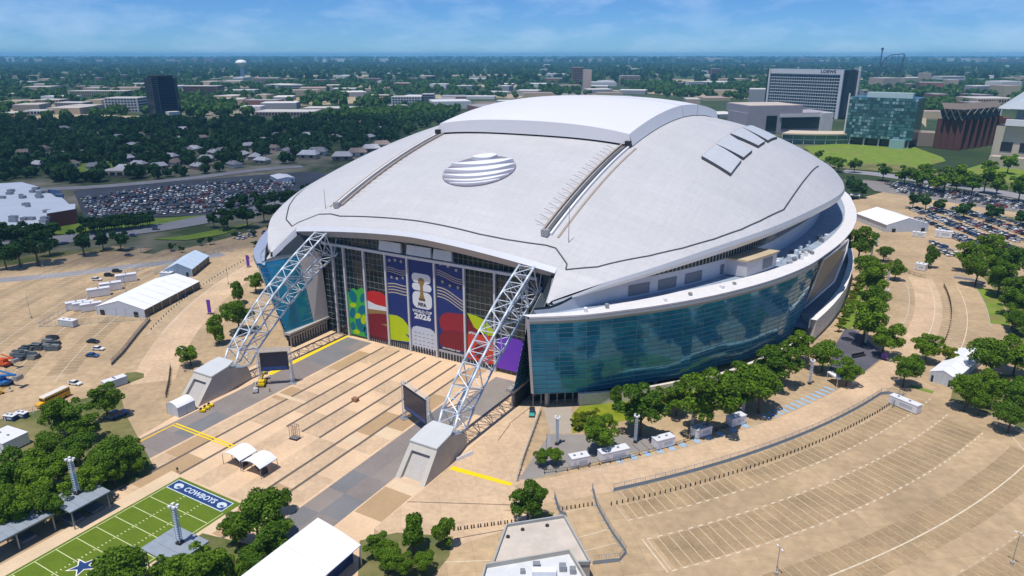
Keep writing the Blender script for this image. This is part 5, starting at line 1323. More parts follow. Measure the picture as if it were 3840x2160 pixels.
lift(960, 1470, 2.4, mat('lift_white', (.6, .6, .6), .4, var=.05), 'white lift truck beside the far concrete pedestal', .7)
for k, (x, y) in enumerate(((760, 1545), (775, 1535), (790, 1525))):
    p = G(x, y); t = thing('floor_machine', 'small yellow machine, %s in line from the white barrel tent' % ORD[k], 'machine', p, .5, 'yellow machines by the pedestal')
    MB().box((0, 0, .55), (1.8, .9, .7)).build('body', YEL, t); MB().box((-.5, 0, 1.1), (.5, .7, .5)).build('seat', BLACK, t)
    for s_ in (-1, 1): MB().tube((.5, s_ * .4, .22), (.5, s_ * .52, .22), .22, n=8).build('wheel', BLACK, t)
# stacks of dark pipes / crates in the western lot
RG = random.Random(4)
for k in range(26):
    x, y = 65 + RG.uniform(0, 150), 0; y = 1345 - (x - 65) * .42 + RG.uniform(-22, 26); p = G(x, y)
    m_ = MB(); L_ = RG.uniform(3, 5)
    for j in range(3):
        for i in range(4 - j): m_.box((0, (i - 1.5 + j * .5) * .62, .3 + j * .5), (L_, .56, .46))
    o = m_.build('pallet_stack', mat('stack_%d' % (k % 3), ((.05, .07, .085), (.10, .12, .13), (.20, .20, .19))[k % 3], .6, var=.2, sc=1.5), None, (p[0], p[1], 0)); o.rotation_euler = (0, 0, .45 + RG.uniform(-.2, .2))
    tag(o, 'dark stack of stored beams in the western lot', 'stack', 'stacks of beams in the western lot')
# ================================================================== TENTS
def tent(label, A, B, C, eave, ridge, wallm=TENTW, open_side=None, name='event_tent', roofm=None):
    A, B, C = Vector((*A, 0)), Vector((*B, 0)), Vector((*C, 0)); w_ = B - A; d_ = C - B
    d_ = d_ - w_ * (d_.dot(w_) / w_.dot(w_)); W, L_ = w_.length, d_.length
    t = thing(name, label, 'tent', (A.x, A.y, 0), math.atan2(w_.y, w_.x)); s_ = 1 if w_.cross(d_).z > 0 else -1
    ov = .35
    def P(u, v, z): return (u * W, s_ * v * L_, z)
    for u0, u1 in ((0, .5), (1, .5)):
        e = -ov / W if u0 == 0 else 1 + ov / W; nb = max(2, int(L_ / 5))
        for k in range(nb):
            v0, v1 = k / nb, (k + 1) / nb - .004
            MB().add([P(e, v0, eave - .1), P(e, v1, eave - .1), P(.5, v1, ridge), P(.5, v0, ridge), P(e, v0, eave - .25), P(e, v1, eave - .25), P(.5, v1, ridge - .15), P(.5, v0, ridge - .15)], [(0, 1, 2, 3), (7, 6, 5, 4), (0, 4, 5, 1), (0, 3, 7, 4), (1, 5, 6, 2)]).build('roof_panel', roofm or TENT, t)
    for v in (0.002, .998): MB().add([P(0, v, 0), P(1, v, 0), P(1, v, eave), P(.5, v, ridge - .1), P(0, v, eave)], [(0, 1, 2, 3, 4)]).build('gable_wall', wallm, t)
    for u in (0.004, .996):
        if open_side == u > .5: pass
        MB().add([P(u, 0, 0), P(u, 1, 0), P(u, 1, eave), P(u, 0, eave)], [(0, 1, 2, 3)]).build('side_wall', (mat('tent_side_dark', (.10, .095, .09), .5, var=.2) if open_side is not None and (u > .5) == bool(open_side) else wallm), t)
    m_ = MB(); nb = max(2, int(L_ / 5))
    for k in range(nb + 1):
        for u in (0, 1): x, y, _ = P(u, k / nb, 0); m_.box((x, y, eave / 2), (.14, .14, eave))
    for k in range(1, 5): x, y, _ = P(k / 5, 0, 0); m_.box((x, y - s_ * .03, eave / 2), (.1, .1, eave))
    m_.build('frame_posts', WHITE, t)
    for u in (.12, .82): x, y, _ = P(u, 0, 0); MB().box((x, y - s_ * .06, 1.2), (W * .09, .06, 2.4)).build('doorway', GL_DARK, t)
    return t
tent('big white event tent with a peaked roof inside the western fence', G(365, 1180), G(545, 1192), G(692, 1078), 3.8, 7.0, open_side=True)
tent('pale blue long event tent behind the white one, open along its side', G(622, 1040), G(722, 1038), G(838, 984), 4.0, 7.2, mat('tent_blue_wall', (.24, .36, .50), .6, var=.1), True, roofm=mat('tent_blue_roof', (.52, .63, .76), .5, var=.04))
tent('large white event tent beside the eastern car park', G(3478, 868), G(3322, 872), G(3222, 826), 5.0, 9.0)
tent('white tent with two roof bays beside the trees by the curved drive', G(3482, 1428), G(3574, 1456), G(3790, 1392), 3.6, 5.2)
tent('white flat tent beyond the red brick corner store', g(700, 462), g(742, 458), g(748, 446), 4, 5)
def barrel(label, x0, x1, y0, y1, eave, crown, walls=True, legs=True, name='barrel_tent', group=None):
    t = thing(name, label, 'tent', ((x0 + x1) / 2, (y0 + y1) / 2, 0), 0, group); hw = (x1 - x0) / 2; hl = (y1 - y0) / 2; n_ = 12
    prf = [(lerp(-hw, hw, k / n_), eave + (crown - eave) * (1 - (2 * k / n_ - 1) ** 2)) for k in range(n_ + 1)]
    nb = max(1, int((y1 - y0) / 9))
    for b in range(nb):
        ya, yb = lerp(-hl, hl, b / nb), lerp(-hl, hl, (b + 1) / nb) - (.05 if b < nb - 1 else 0)
        m_ = MB(); m_.strip([(x, yb, z) for x, z in prf], [(x, ya, z) for x, z in prf]); m_.strip([(x, ya, z - .18) for x, z in prf], [(x, yb, z - .18) for x, z in prf]); m_.strip([(x, ya, z) for x, z in prf], [(x, ya, z - .18) for x, z in prf]); m_.strip([(x, yb, z) for x, z in prf], [(x, yb, z - .18) for x, z in prf])
        m_.build('roof_skin', TENT, t, smooth=False)
    if walls:
        for y in (-hl + .05, hl - .05): MB().add([(-hw, y, 0), (hw, y, 0)] + [(x, y, z - .1) for x, z in prf[::-1]], [tuple(range(n_ + 3))]).build('end_wall', TENTW, t)
        for x in (-hw + .05,): MB().add([(x, -hl, 0), (x, hl, 0), (x, hl, eave), (x, -hl, eave)], [(0, 1, 2, 3)]).build('side_wall', TENTW, t)
        MB().add([(hw - .05, -hl, 0), (hw - .05, hl, 0), (hw - .05, hl, eave), (hw - .05, -hl, eave)], [(0, 1, 2, 3)]).build('side_wall', TENTW if hw < 5 else mat('tent_interior', (.02, .05, .14), .5, var=.1), t)
    if legs:
        for x in (-hw + .1, hw - .1):
            for y in (-hl + .1, 0, hl - .1): MB().tube((x, y, 0), (x, y, eave), .09, n=5).build('leg', GREYM, t)
    return t
barrel('small white barrel-roofed tent at the foot of the far concrete pedestal', -42.4, -36.9, -76.4, -70.3, 3.3, 4.5)
for k, x in enumerate((-3.8, 3.9)):
    t = barrel(('open white vaulted canopy on the plaza, the one nearer the yellow line', 'open white vaulted canopy on the plaza, the one farther from the yellow line')[k], x, x + 7.0, -87.1, -81.2, 3.2, 4.4, False, True, 'vaulted_canopy', 'vaulted canopies on the plaza')
    for j in range(3): MB().box((-1.8 + j * 1.8, 1.0 - j * .7, .7), (1.1, 1.6, 1.4)).build('counter', mat('counter_dark', (.05, .05, .06), .6, var=.1), t)
def shed(label, x0, x1, y0, y1, zl, zr):
    """long tent with a one-way curved roof, high on its west side"""
    t = thing('roof_tent', label, 'tent', ((x0 + x1) / 2, (y0 + y1) / 2, 0)); hw, hl = (x1 - x0) / 2, (y1 - y0) / 2; n_ = 10
    prf = [(lerp(-hw, hw, k / n_), zl + (zr - zl) * (.55 * k / n_ + .45 * (k / n_) ** 2)) for k in range(n_ + 1)]; nb = 5
    for b in range(nb):
        ya, yb = lerp(-hl, hl, b / nb), lerp(-hl, hl, (b + 1) / nb) - .05; m_ = MB()
        m_.strip([(x, yb, z) for x, z in prf], [(x, ya, z) for x, z in prf]); m_.strip([(x, ya, z - .2) for x, z in prf], [(x, yb, z - .2) for x, z in prf]); m_.strip([(x, yb, z - .2) for x, z in prf], [(x, yb, z) for x, z in prf]); m_.strip([(x, ya, z) for x, z in prf], [(x, ya, z - .2) for x, z in prf])
        m_.build('roof_skin', TENT, t)
    MB().add([(-hw + .1, -hl, 0), (-hw + .1, hl - .1, 0), (-hw + .1, hl - .1, zl - .1), (-hw + .1, -hl, zl - .1)], [(0, 1, 2, 3)]).build('back_wall', TENTW, t)
    MB().add([(-hw, hl - .1, 0), (hw - 2.4, hl - .1, 0)] + [(x, hl - .1, z - .15) for x, z in prf[-3::-1]], [tuple(range(2 + n_ - 1))]).build('end_wall', TENTW, t)
    MB().add([(hw - 2.5, -hl, 0), (hw - 2.5, hl - .2, 0), (hw - 2.5, hl - .2, zr), (hw - 2.5, -hl, zr)], [(0, 1, 2, 3)]).build('navy_inner_wall', mat('tent_interior', (.02, .05, .16), .5, var=.1), t)
    for k in range(6): MB().tube((hw - .15, lerp(-hl + .2, hl - .2, k / 5), 0), (hw - .15, lerp(-hl + .2, hl - .2, k / 5), zr), .12, n=6).build('leg', WHITE, t)
    return t
shed('large white roofed tent with a navy open side in the garden', 43.4, 55.6, -150, -99.0, 7.9, 5.4)
# pole with four lamp heads in front of it
p = (57.2, -112.0); t = thing('lamp_post', 'dark post with four white round lamp heads beside the large garden tent', 'lamp', p)
MB().tube((0, 0, 0), (0, 0, 4.4), .09, n=6).build('post', DARK, t)
for k in range(4): a = k * 1.57; MB().tube((0, 0, 4.3), (.75 * math.cos(a), .75 * math.sin(a), 4.5), .05, n=4).build('arm', WHITE, t); MB().lathe((.85 * math.cos(a), .85 * math.sin(a), 4.4), [(.05, .25), (.3, .15), (.32, 0), (.1, -.1)], 10).build('lamp_head', WHITE, t)
def canopy4(label, px, py, w_, d_, h, rz=0.0, name='canopy'):
    t = thing(name, label, 'canopy', G(px, py), rz)
    MB().prism([(-w_ / 2, -d_ / 2), (w_ / 2, -d_ / 2), (w_ / 2, d_ / 2), (-w_ / 2, d_ / 2)], h - .5, h).add([(-w_ / 2, -d_ / 2, h + .002), (w_ / 2, -d_ / 2, h + .002), (w_ / 2, d_ / 2, h + .002), (-w_ / 2, d_ / 2, h + .002), (0, 0, h + .6)], [(0, 1, 4), (1, 2, 4), (2, 3, 4), (3, 0, 4)]).build('roof', TENT, t)
    for x in (-1, 1):
        for y in (-1, 1): MB().tube((x * w_ * .47, y * d_ * .47, 0), (x * w_ * .47, y * d_ * .47, h - .4), .1, n=5).build('leg', WHITE, t)
    return t
canopy4('white four-legged canopy at the end of the blue accessible bays', 3148, 1438, 6.6, 5.4, 3.6, .75)
canopy4('small white canopy at the street corner behind the roof', 3205, 745, 7, 7, 3.5)
# ================================================================== WHITE BOXES, TRAILERS, BOOTHS
def boxunit(label, px, py, w_, d_, h, rz, name='kiosk', m=WHITE, cat='kiosk', group=None):
    t = thing(name, label, cat, G(px, py), rz, group)
    MB().box((0, 0, h / 2 + .15), (w_, d_, h - .3)).build('body', m, t)
    MB().box((0, 0, h + .04), (w_ + .16, d_ + .16, .14)).build('roof', mat('unit_roof', (.70, .70, .74), .5, var=.06, sc=1), t)
    MB().box((0, 0, .08), (w_ - .2, d_ - .2, .14)).build('skid', GREYM, t)
    MB().box((w_ * .12, -d_ / 2 - .02, h * .58), (w_ * .45, .06, h * .34)).build('hatch', mat('unit_hatch', (.48, .52, .58), .5, var=.05), t)
    MB().box((-w_ * .32, -d_ / 2 - .02, h * .43), (w_ * .13, .06, h * .72)).build('door', mat('unit_door', (.60, .62, .66), .5, var=.05), t)
    for k in range(2): MB().box((-w_ * .25 + k * w_ * .4, 0, h + .25), (.6, .5, .35)).build('vent', GREYM, t)
    return t
for i, (x, y, w_, a) in enumerate(((2170, 1742, 5.2, -41.6), (2300, 1718, 8.6, -39.3), (2486, 1672, 6.2, -36.3), (2628, 1632, 5.8, -34.0), (2758, 1590, 5.8, -31.6))):
    boxunit('%s white box kiosk from the entrance walk along the kerb' % ORD[i], x, y, w_, 2.7, 2.9, math.radians(a + 90), group='white kiosks along the kerb')
boxunit('white container at the far end of the curved fence', 3390, 1530, 9, 2.6, 2.9, -.5, 'container', cat='container')
boxunit('small white booth by the barrier of the curved drive', 3452, 1012, 5, 4, 3.4, -.3, 'guard_booth', cat='booth')
boxunit('white box trailer in front of the large eastern tent', 3444, 888, 7, 3, 3, .0, 'trailer', cat='trailer'); boxunit('tall white box trailer beside the parked cars', 3536, 890, 9, 4, 4.2, -.1, 'trailer', cat='trailer')
boxunit('pale container along the western fence in front of the tents', 258, 1222, 7.5, 2.6, 2.8, .25, 'container', m=mat('container_grey', (.50, .55, .55), .6, var=.05), cat='container')
for i, (x, y) in enumerate(((290, 1158), (316, 1160), (345, 1164))): boxunit('%s white truck trailer in the row beside the white event tent' % ORD[i], x, y, 2.6, 8, 3.4, -.5, 'truck_trailer', cat='trailer', group='truck trailers by the tent')
for i, (x, y, l) in enumerate(((373, 1110, 'short white trailer behind the white event tent'), (418, 1088, 'longer white trailer behind the short one'), (476, 1056, 'white tank trailer farthest behind the white event tent'))): boxunit(l, x, y, 3.0, 9, 3.8, -.5, 'trailer', cat='trailer')
boxunit('small pale blue shed between the two western tents', 628, 1042, 6, 3, 3, .3, 'shed', m=mat('shed_blue', (.45, .58, .72), .5, var=.05), cat='shed')
boxunit('pale blue container by the grassy island', 433, 1448, 2.8, 7, 2.8, -.15, 'container', m=mat('cont_blue', (.40, .50, .60), .5, var=.05), cat='container')
boxunit('white flat-roofed hut at the edge of the dense planting', 30, 1672, 9, 7, 3.6, .1, 'hut', cat='hut')
for i, (x, y) in enumerate(((42, 1575), (84, 1565))): boxunit(('dark blue dumpster nearest the picture edge by the planting', 'dark blue dumpster closer to the yellow bus')[i], x, y, 3.6, 1.8, 1.7, .3, 'dumpster', m=mat('dumpster_blue', (.02, .05, .16), .5, var=.1), cat='dumpster')
t = thing('water_barrier', 'white barrier leaning against the near concrete pedestal', 'barrier', (51.5, -52.0, 0), 1.25)
for k in range(3):
    m_ = MB(); prof(m_, [(-.9, 0), (.9, 0), (.9, .95), (.75, 1.05), (-.75, 1.05), (-.9, .95)], .5, 0, [.6, .6, .3, .25, .25, .3]); m_.build('segment', WHITE, t, (k * 1.9 - 1.9, 0, 0))
MB().box((0, 0, .65), (1.9, 1.5, 1.3)).build('crate', mat('crate_brown', (.30, .16, .09), .8, var=.15, sc=2), None, (*G(1333, 1505), 0)); o = bpy.data.objects['crate']; tag(o, 'single brown crate standing on the open plaza', 'crate')
t = thing('steel_rack', 'tall open rack of thin rusty poles on the plaza', 'rack', (3.2, -67.8, 0), .1)
for x in (-1.2, -.4, .4, 1.2):
    for y in (-.7, .7): MB().tube((x, y, 0), (x, y, 4.6), .07, n=5).build('pole', mat('rust', (.26, .10, .06), .7, var=.2, sc=3), t)
MB().box((0, 0, .5), (2.6, 1.6, .12)).build('shelf', GREYM, t); MB().box((0, 0, .12), (2.9, 2.0, .2)).build('base', DARK, t)
m_ = MB()
for z in (4.5,):
    for a, b in (((-1.2, -.7), (1.2, -.7)), ((1.2, -.7), (1.2, .7)), ((1.2, .7), (-1.2, .7)), ((-1.2, .7), (-1.2, -.7))): m_.tube((*a, z), (*b, z), .06, n=4)
m_.build('top_rail', GREYM, t)
# ================================================================== VIDEO SCREENS
def screen(label, L_, R_, zt, zb):
    rz = math.atan2(R_[1] - L_[1], R_[0] - L_[0]); W = math.hypot(R_[0] - L_[0], R_[1] - L_[1])
    t = thing('video_screen', label, 'screen', ((L_[0] + R_[0]) / 2, (L_[1] + R_[1]) / 2, 0), rz)
    MB().box((0, 0, (zt + zb) / 2), (W - 1.6, .5, zt - zb - 1.0)).build('cabinet', DARK, t)
    MB().box((0, -.27, (zt + zb) / 2), (W - 2.2, .06, zt - zb - 1.5)).build('display', mat('display', (.008, .016, .05), .25, var=.1, sc=.5), t)
    MB().box((0, -.29, zb + 1.4), (W - 2.4, .06, 1.2)).build('lit_strip', mat('display_blue', (.01, .06, .22), .3, var=.2, sc=.5), t)
    def lattice(nm, a, b, w_):
        a, b = Vector(a), Vector(b); d = (b - a).normalized(); u = d.orthogonal().normalized() * w_; v = d.cross(u); m_ = MB(); n_ = max(2, int((b - a).length / (w_ * 2.2)))
        c = [u + v, u - v, -u - v, -u + v]
        for k in range(4):
            m_.tube(a + c[k], b + c[k], .07, n=4)
            for i in range(n_):
                p, q = a.lerp(b, i / n_), a.lerp(b, (i + 1) / n_); m_.tube(p + c[k], q + c[(k + 1) % 4], .045, n=4, cap=False)
        m_.build(nm, STEEL, t)
    for s_ in (-1, 1):
        lattice('leg', (s_ * (W / 2 - .1), .1, 0), (s_ * (W / 2 - .1), .1, zt + .6), .42)
        MB().box((s_ * (W / 2 - .1), .1, .12), (2.4, 2.4, .24)).build('base_plate', GREYM, t)
        lattice('stay', (s_ * (W / 2 - .1), 3.4, 0), (s_ * (W / 2 - .1), .5, zt * .7), .25)
    lattice('top_truss', (-W / 2, .1, zt + .4), (W / 2, .1, zt + .4), .5)
    return t
screen('large dark video screen by the far truss', G(962, 1318, 12.5), G(1085, 1310, 12.5), 12.3, 4.8)
screen('large dark video screen by the near truss, turned away from the camera', G(1508, 1432, 12.3), G(1604, 1498, 12.3), 12.0, 3.2)
# ================================================================== LIGHT PYLONS, BANNERS
def pylon_meshes():
    m_ = MB(); h = 8.6
    for x in (-.35, .35):
        for y in (-.35, .35): m_.tube((x, y, 0), (x, y, h), .07, n=5)
    for k in range(15): z = .5 + k * .55; m_.box((0, 0, z), (.72, .72, .06))
    b = MB(); b.box((0, 0, h * .52), (.16, .16, h * .9)); c = MB()
    for x in (-.55, .55):
        for y in (-.4, .4): c.box((x, y, h + .1), (.5, .45, .4))
    c.box((0, 0, h - .25), (1.5, .5, .12)); d = MB().box((0, 0, .3), (1.1, 1.1, .6))
    return m_.mesh('pylon_frame', STEEL), b.mesh('pylon_core', WHITE), c.mesh('lamp_head', WHITE), d.mesh('pylon_base', DARK)
PYL = pylon_meshes()
def pylon(px, py, label, sc=1.0, z=0.0, group='lighting pylons around the stadium'):
    t = thing('lighting_pylon', label, 'light pylon', (*G(px * K, py * K, z), z), .3, group)
    for nm, me in zip(('frame', 'core', 'lamp_head', 'base'), PYL): link(nm, me, t)
    t.scale = (sc, sc, sc)
for i, (x, y) in enumerate(((1401, 1118), (1598, 1113), (1741, 1074), (1868, 1040), (2036, 966), (2176, 866), (2224, 776), (2232, 715), (1962, 958), (2190, 655), (2205, 620))):
    pylon(x, y, '%s light pylon listed from the plaza around the glass side' % ORD[i])
pylon(293, 1283 - 35, 'tall light pylon rising from the grey canopy by the football field', 1.25, 5.2, None) if 0 else None
for (x, y), l in (((-16.2, -118.2), 'tall light pylon rising from the grey canopy by the planting'), ((21.2, -117.8), 'tall light pylon rising from the grey canopy beside the field trees')):
    t = thing('lighting_pylon', l, 'light pylon', (x, y, 5.3), .2, 'pylons on the canopies')
    for nm, me in zip(('frame', 'core', 'lamp_head', 'base'), PYL): link(nm, me, t)
    t.scale = (1.15, 1.15, 1.1)
for (x, y, h, l) in ((528, 790, 6.5, 'purple banner frame on the western drive'), (625, 672, 6.5, 'purple banner frame under the silver roof corner'), (2223, 905, 2.6, 'low purple sign at the edge of the dark court')):
    t = thing('banner_stand', l, 'banner', g(x, y), .3)
    MB().box((0, 0, h / 2 + .3), (1.6, .12, h - .6)).build('print', PURP, t)
    for s_ in (-1, 1): MB().tube((s_ * .85, 0, 0), (s_ * .85, 0, h), .07, n=5).build('post', GREYM, t)
    MB().box((0, 0, .1), (2.2, 1.2, .2)).build('base', DARK, t)
for (x, y, l) in ((1375, 1130, 'slim white feather sign beside the low wall of the entrance walk'), (1710, 1022, 'slim white feather sign between two large trees')):
    t = thing('feather_sign', l, 'sign', g(x, y), .6); MB().tube((0, 0, 0), (0, 0, 5), .05, n=5).build('pole', DARK, t); MB().add([(0, 0, 1), (1.0, 0, 1.2), (1.1, 0, 3.6), (.5, 0, 4.9), (0, 0, 4.9)], [(0, 1, 2, 3, 4)]).build('flag', TENT, t)
# street lamps
def lamp(px, py, h, label): 
    t = thing('lamp_post', label, 'street lamp', g(px, py), R.random() * 3, 'tall lamp posts in the lots')
    MB().tube((0, 0, 0), (0, 0, h), .10, .06, 6).build('post', GREYM, t); MB().tube((0, 0, 0), (0, 0, .9), .4, n=8).build('concrete_base', CONC, t)
    for s_ in (-1, 1): MB().box((s_ * .8, 0, h), (.6, .3, .14)).build('lamp_head', WHITE, t)
    MB().box((0, 0, h), (1.6, .12, .1)).build('arm', GREYM, t)
for i, (x, y, h) in enumerate(((108, 672, 12), (318, 736, 10), (79, 800, 10), (355, 636, 12), (555, 590, 12), (575, 715, 11), (735, 560, 12), (465, 935, 9), (1952, 1446, 7), (2545, 1420, 8), (2395, 555, 12), (2440, 520, 12))):
    lamp(x, y, h, '%s tall thin lamp post on the parking lots, from west to east' % ORD[i])
# ================================================================== FENCES AND BOLLARDS
def fence(label, pts, h=2.3, step=3.0, scrim=True, m=None, name='fence'):
    t = thing(name, label, 'fence', (*pts[0], 0)); o = pts[0]; m = m or mat('fence_steel', (.30, .38, .46), .5, .3, var=.1)
    P = [(p[0] - o[0], p[1] - o[1]) for p in pts]; acc = [0]
    for a, b in zip(P[:-1], P[1:]): acc.append(acc[-1] + math.hypot(b[0] - a[0], b[1] - a[1]))
    n_ = max(1, int(acc[-1] / step)); xs = np.interp(np.linspace(0, acc[-1], n_ + 1), acc, [p[0] for p in P]); ys_ = np.interp(np.linspace(0, acc[-1], n_ + 1), acc, [p[1] for p in P])
    me = None
    for i in range(n_):
        l = math.hypot(xs[i + 1] - xs[i], ys_[i + 1] - ys_[i])
        if me is None:
            q = MB(); q.box((0, 0, h / 2), (.1, .1, h)); q.box((l / 2, 0, h - .05), (l, .06, .06)); q.box((l / 2, 0, .12), (l, .06, .06))
            for k in range(1, 6): q.box((l * k / 6, 0, h / 2), (.05, .05, h))
            if scrim: q.box((l / 2, .06, h * .24), (l * .98, .03, h * .40))
            q.box((0, 0, .06), (.3, 1.0, .1))
            me = q.mesh('fence_panel', m)
        o_ = link('fence_panel', me, t, (float(xs[i]), float(ys_[i]), 0), math.atan2(ys_[i + 1] - ys_[i], xs[i + 1] - xs[i]))
    return t
fence('long curved blue grey fence between the drive and the bare parking lot', [arcp(297.2, a) for a in np.linspace(-41.8, -22.5, 30)])
fence('fence enclosure at the far end of the curved drive', [arcp(297.2, -22.5), arcp(297.2, -20.4), arcp(303, -20), arcp(303.5, -22)])
fence('blue grey fence that bends around the flat roofed building', [g(1490, 1234), g(1500, 1275), g(1540, 1345), g(1575, 1392), g(1560, 1412), g(1490, 1420)])
fence('short fence beside the dense tree and the flat roofed building', [g(1395, 1255), g(1405, 1290), g(1425, 1300)], step=2)
fence('tall dark fence on the parking lane of the curved eastern drive', [arcp(300.2, a) for a in np.linspace(-9, 7, 24)], 1.6, 3, False, DARK)
fence('long dark wall-like fence along the western parking lane', [g(378, 806), g(345, 845), g(310, 890), g(280, 920)], 2.4, 2.5, True, mat('fence_dark_blue', (.10, .14, .20), .5, .1, var=.1))
fence('chain fence in front of the white event tent', [g(100, 822), g(160, 820), g(250, 812), g(375, 804)], 2.2, 3, False)
fence('slanting chain fence west of the truck trailers', [g(100, 822), g(150, 795), g(215, 755), g(300, 715), g(350, 680), g(420, 660), g(520, 640)], 2.2, 3, False)
fence('fence along the back of the pale blue tent', [g(390, 690), g(470, 655), g(560, 630), g(590, 635)], 2.2, 3, False)
fence('fence in front of the trees by the curved eastern drive', [g(2400, 700), g(2440, 705), g(2480, 715)], 2.2, 3)
fence('slanted barrier rails beside the small white booth', [g(2210, 640), g(2290, 690), g(2330, 700)], 1.6, 3, False, DARK)
fence('low rail along the kerb in front of the kiosks', [g(1370, 1190), g(1440, 1182), g(1560, 1158), g(1700, 1120), g(1840, 1070)], 1.0, 3, False, DARK)
fence('low wall-like rail beside the entrance walk', [g(1302, 1210), g(1320, 1150), g(1340, 1095), g(1362, 1035)], 1.1, 2.4, True, mat('rail_taupe', (.22, .19, .17), .7, var=.1))
fence('dark upright rail beside the small football plaza drive', [g(418, 1000), g(426, 965), g(430, 925)], 2.0, 2.4, True, mat('rail_taupe', (.22, .19, .17)))
fence('thin fence behind the dumpsters and the bus', [g(-20, 1062), g(40, 1045), g(100, 1035), g(150, 1028)], 2.0, 3, False)
BOL = MB().lathe((0, 0, 0), [(.16, 0), (.16, .85), (.12, .98), (.02, 1.02)], 8).mesh('bollard', DARK)
def bollards(pts, lab, grp):
    for p in pts: o = link('bollard', BOL, None, (p[0], p[1], 0)); tag(o, lab, 'bollard', grp)
bollards([arcp(302.2, a) for a in np.arange(-42.4, -21.2, .29)], 'short dark bollard in the curved line across the bare parking lot', 'bollards across the bare lot')
bollards([g(lerp(1142, 1285, k / 17) + (2 if k % 2 else 0), lerp(1335, 1316, k / 17)) for k in range(18)], 'short dark bollard in the line before the flat roofed building', 'bollards before the flat roofed building')
bollards([g(lerp(1415, 1500, k / 8), lerp(1283, 1270, k / 8)) for k in range(9)], 'short dark bollard inside the bent fence', 'bollards inside the bent fence')
bollards([arcp(302.9, 180 + a, CL) for a in np.arange(5, 38.5, .55)], 'short dark bollard in the line along the western drive', 'bollards along the western drive')
bollards([g(lerp(2370, 2425, k / 7), lerp(958, 968, k / 7)) for k in range(8)], 'short dark bollard beside the grass island near the white tent', 'bollards by the grass island')
# blue chairs and bins beside the western tent, furniture of the dark court
for k in range(7):
    o = MB().box((0, 0, .45), (.9, .9, .9)).box((0, .4, 1.1), (.9, .12, .7)).build('outdoor_chair', mat('chair_blue', (.03, .07, .18), .6, var=.1), None, (*g(466 + k * 5.5, 748 - k * 4), 0)); tag(o, 'dark blue chair in the row beside the western tents', 'chair', 'blue chairs by the western tents')
for k, (x, y) in enumerate(((424, 760), (438, 757), (444, 755))):
    o = MB().box((0, 0, .6), (1.2, 1.2, 1.2), taper=.8).build('planter', mat('planter_brown', (.28, .14, .07), .8, var=.15), None, (*g(x, y), 0)); tag(o, 'brown planter beside the blue chairs', 'planter', 'planters by the blue chairs')
t = thing('long_bench', 'long black bench on the dark paved court', 'bench', g(2160, 897), .9); MB().box((0, 0, .45), (6, 1.2, .2)).build('seat', BLACK, t); MB().box((0, .5, .9), (6, .2, .8)).build('backrest', BLACK, t)
for x in (-2.6, 2.6): MB().box((x, 0, .2), (.2, 1.0, .4)).build('leg', DARK, t)
# ================================================================== FLAT CANOPIES BY THE FIELD AND THE FLAT ROOFED BUILDING
CANM = mat('canopy_grey', (.30, .34, .39), .5, .1, var=.1, sc=.4)
def flatcan(label, x0, x1, y0, y1, h):
    t = thing('flat_canopy', label, 'canopy', ((x0 + x1) / 2, (y0 + y1) / 2, 0)); w_, d_ = x1 - x0, y1 - y0; nb = max(2, int(d_ / 2.2))
    for k in range(nb): MB().box((0, -d_ / 2 + (k + .5) * d_ / nb, h), (w_, d_ / nb - .05, .35)).build('roof_plank', CANM, t)
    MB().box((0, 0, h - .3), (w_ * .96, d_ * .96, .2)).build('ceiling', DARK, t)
    for x in (-.42, .42):
        for k in range(max(2, int(d_ / 7) + 1)): MB().box((x * w_, -d_ * .44 + k * d_ * .88 / max(1, int(d_ / 7)), h / 2), (.25, .25, h)).build('post', GREYM, t)
    for k in range(2): MB().box((0, -d_ * .25 + k * d_ * .5, .5), (w_ * .5, 3, 1.0)).build('counter', mat('counter_grey', (.16, .17, .19), .6, var=.1), t)
    return t
flatcan('square grey flat canopy by the field walk, holding a light pylon', -19.7, -10.4, -123.3, -113.6, 5.2); flatcan('long low grey canopy along the field walk', -20.2, -14.3, -150, -123.6, 4.6)
flatcan('grey flat canopy beside the field trees, holding a light pylon', 15.2, 26.0, -123.0, -114.2, 5.2)
fb = [G(1900, 1967, 4.6), G(2116, 1933, 4.6), G(2213, 2106, 4.6), G(1848, 2111, 4.6)]
t = thing('flat_roofed_building', 'low flat roofed building with a pale roof inside the bent fence', 'building', (0, 0, 0))
MB().prism(fb, 0, 4.0).build('walls', mat('fb_wall', (.42, .40, .37), .8, var=.08), t); MB().sheet(fb, 4.02).build('roof', mat('fb_roof', (.56, .49, .42), .9, var=.12, sc=.3), t)
def parapet(poly, z0, z1, tt, m):
    for i in range(len(poly)):
        a, b = poly[i], poly[(i + 1) % len(poly)]; l = math.hypot(b[0] - a[0], b[1] - a[1])
        MB().box(((a[0] + b[0]) / 2, (a[1] + b[1]) / 2, (z0 + z1) / 2), (l - .3, .35, z1 - z0), math.atan2(b[1] - a[1], b[0] - a[0])).build('parapet', m, tt)
parapet(fb, 3.9, 4.75, t, mat('parapet', (.36, .38, .38), .7, var=.06))
f2 = [G(1821, 2115, 6), G(2136, 2061, 6), G(2200, 2170, 6), G(2330, 2330, 6), G(1760, 2340, 6)]
MB().prism(f2, 0, 5.0).build('front_walls', MATS['fb_wall'], t); MB().sheet(f2, 5.02).build('front_roof', mat('fb_roof_white', (.62, .63, .64), .8, var=.08, sc=.4), t); parapet(f2, 4.9, 6.1, t, mat('parapet_tan', (.44, .42, .37), .8, var=.08))
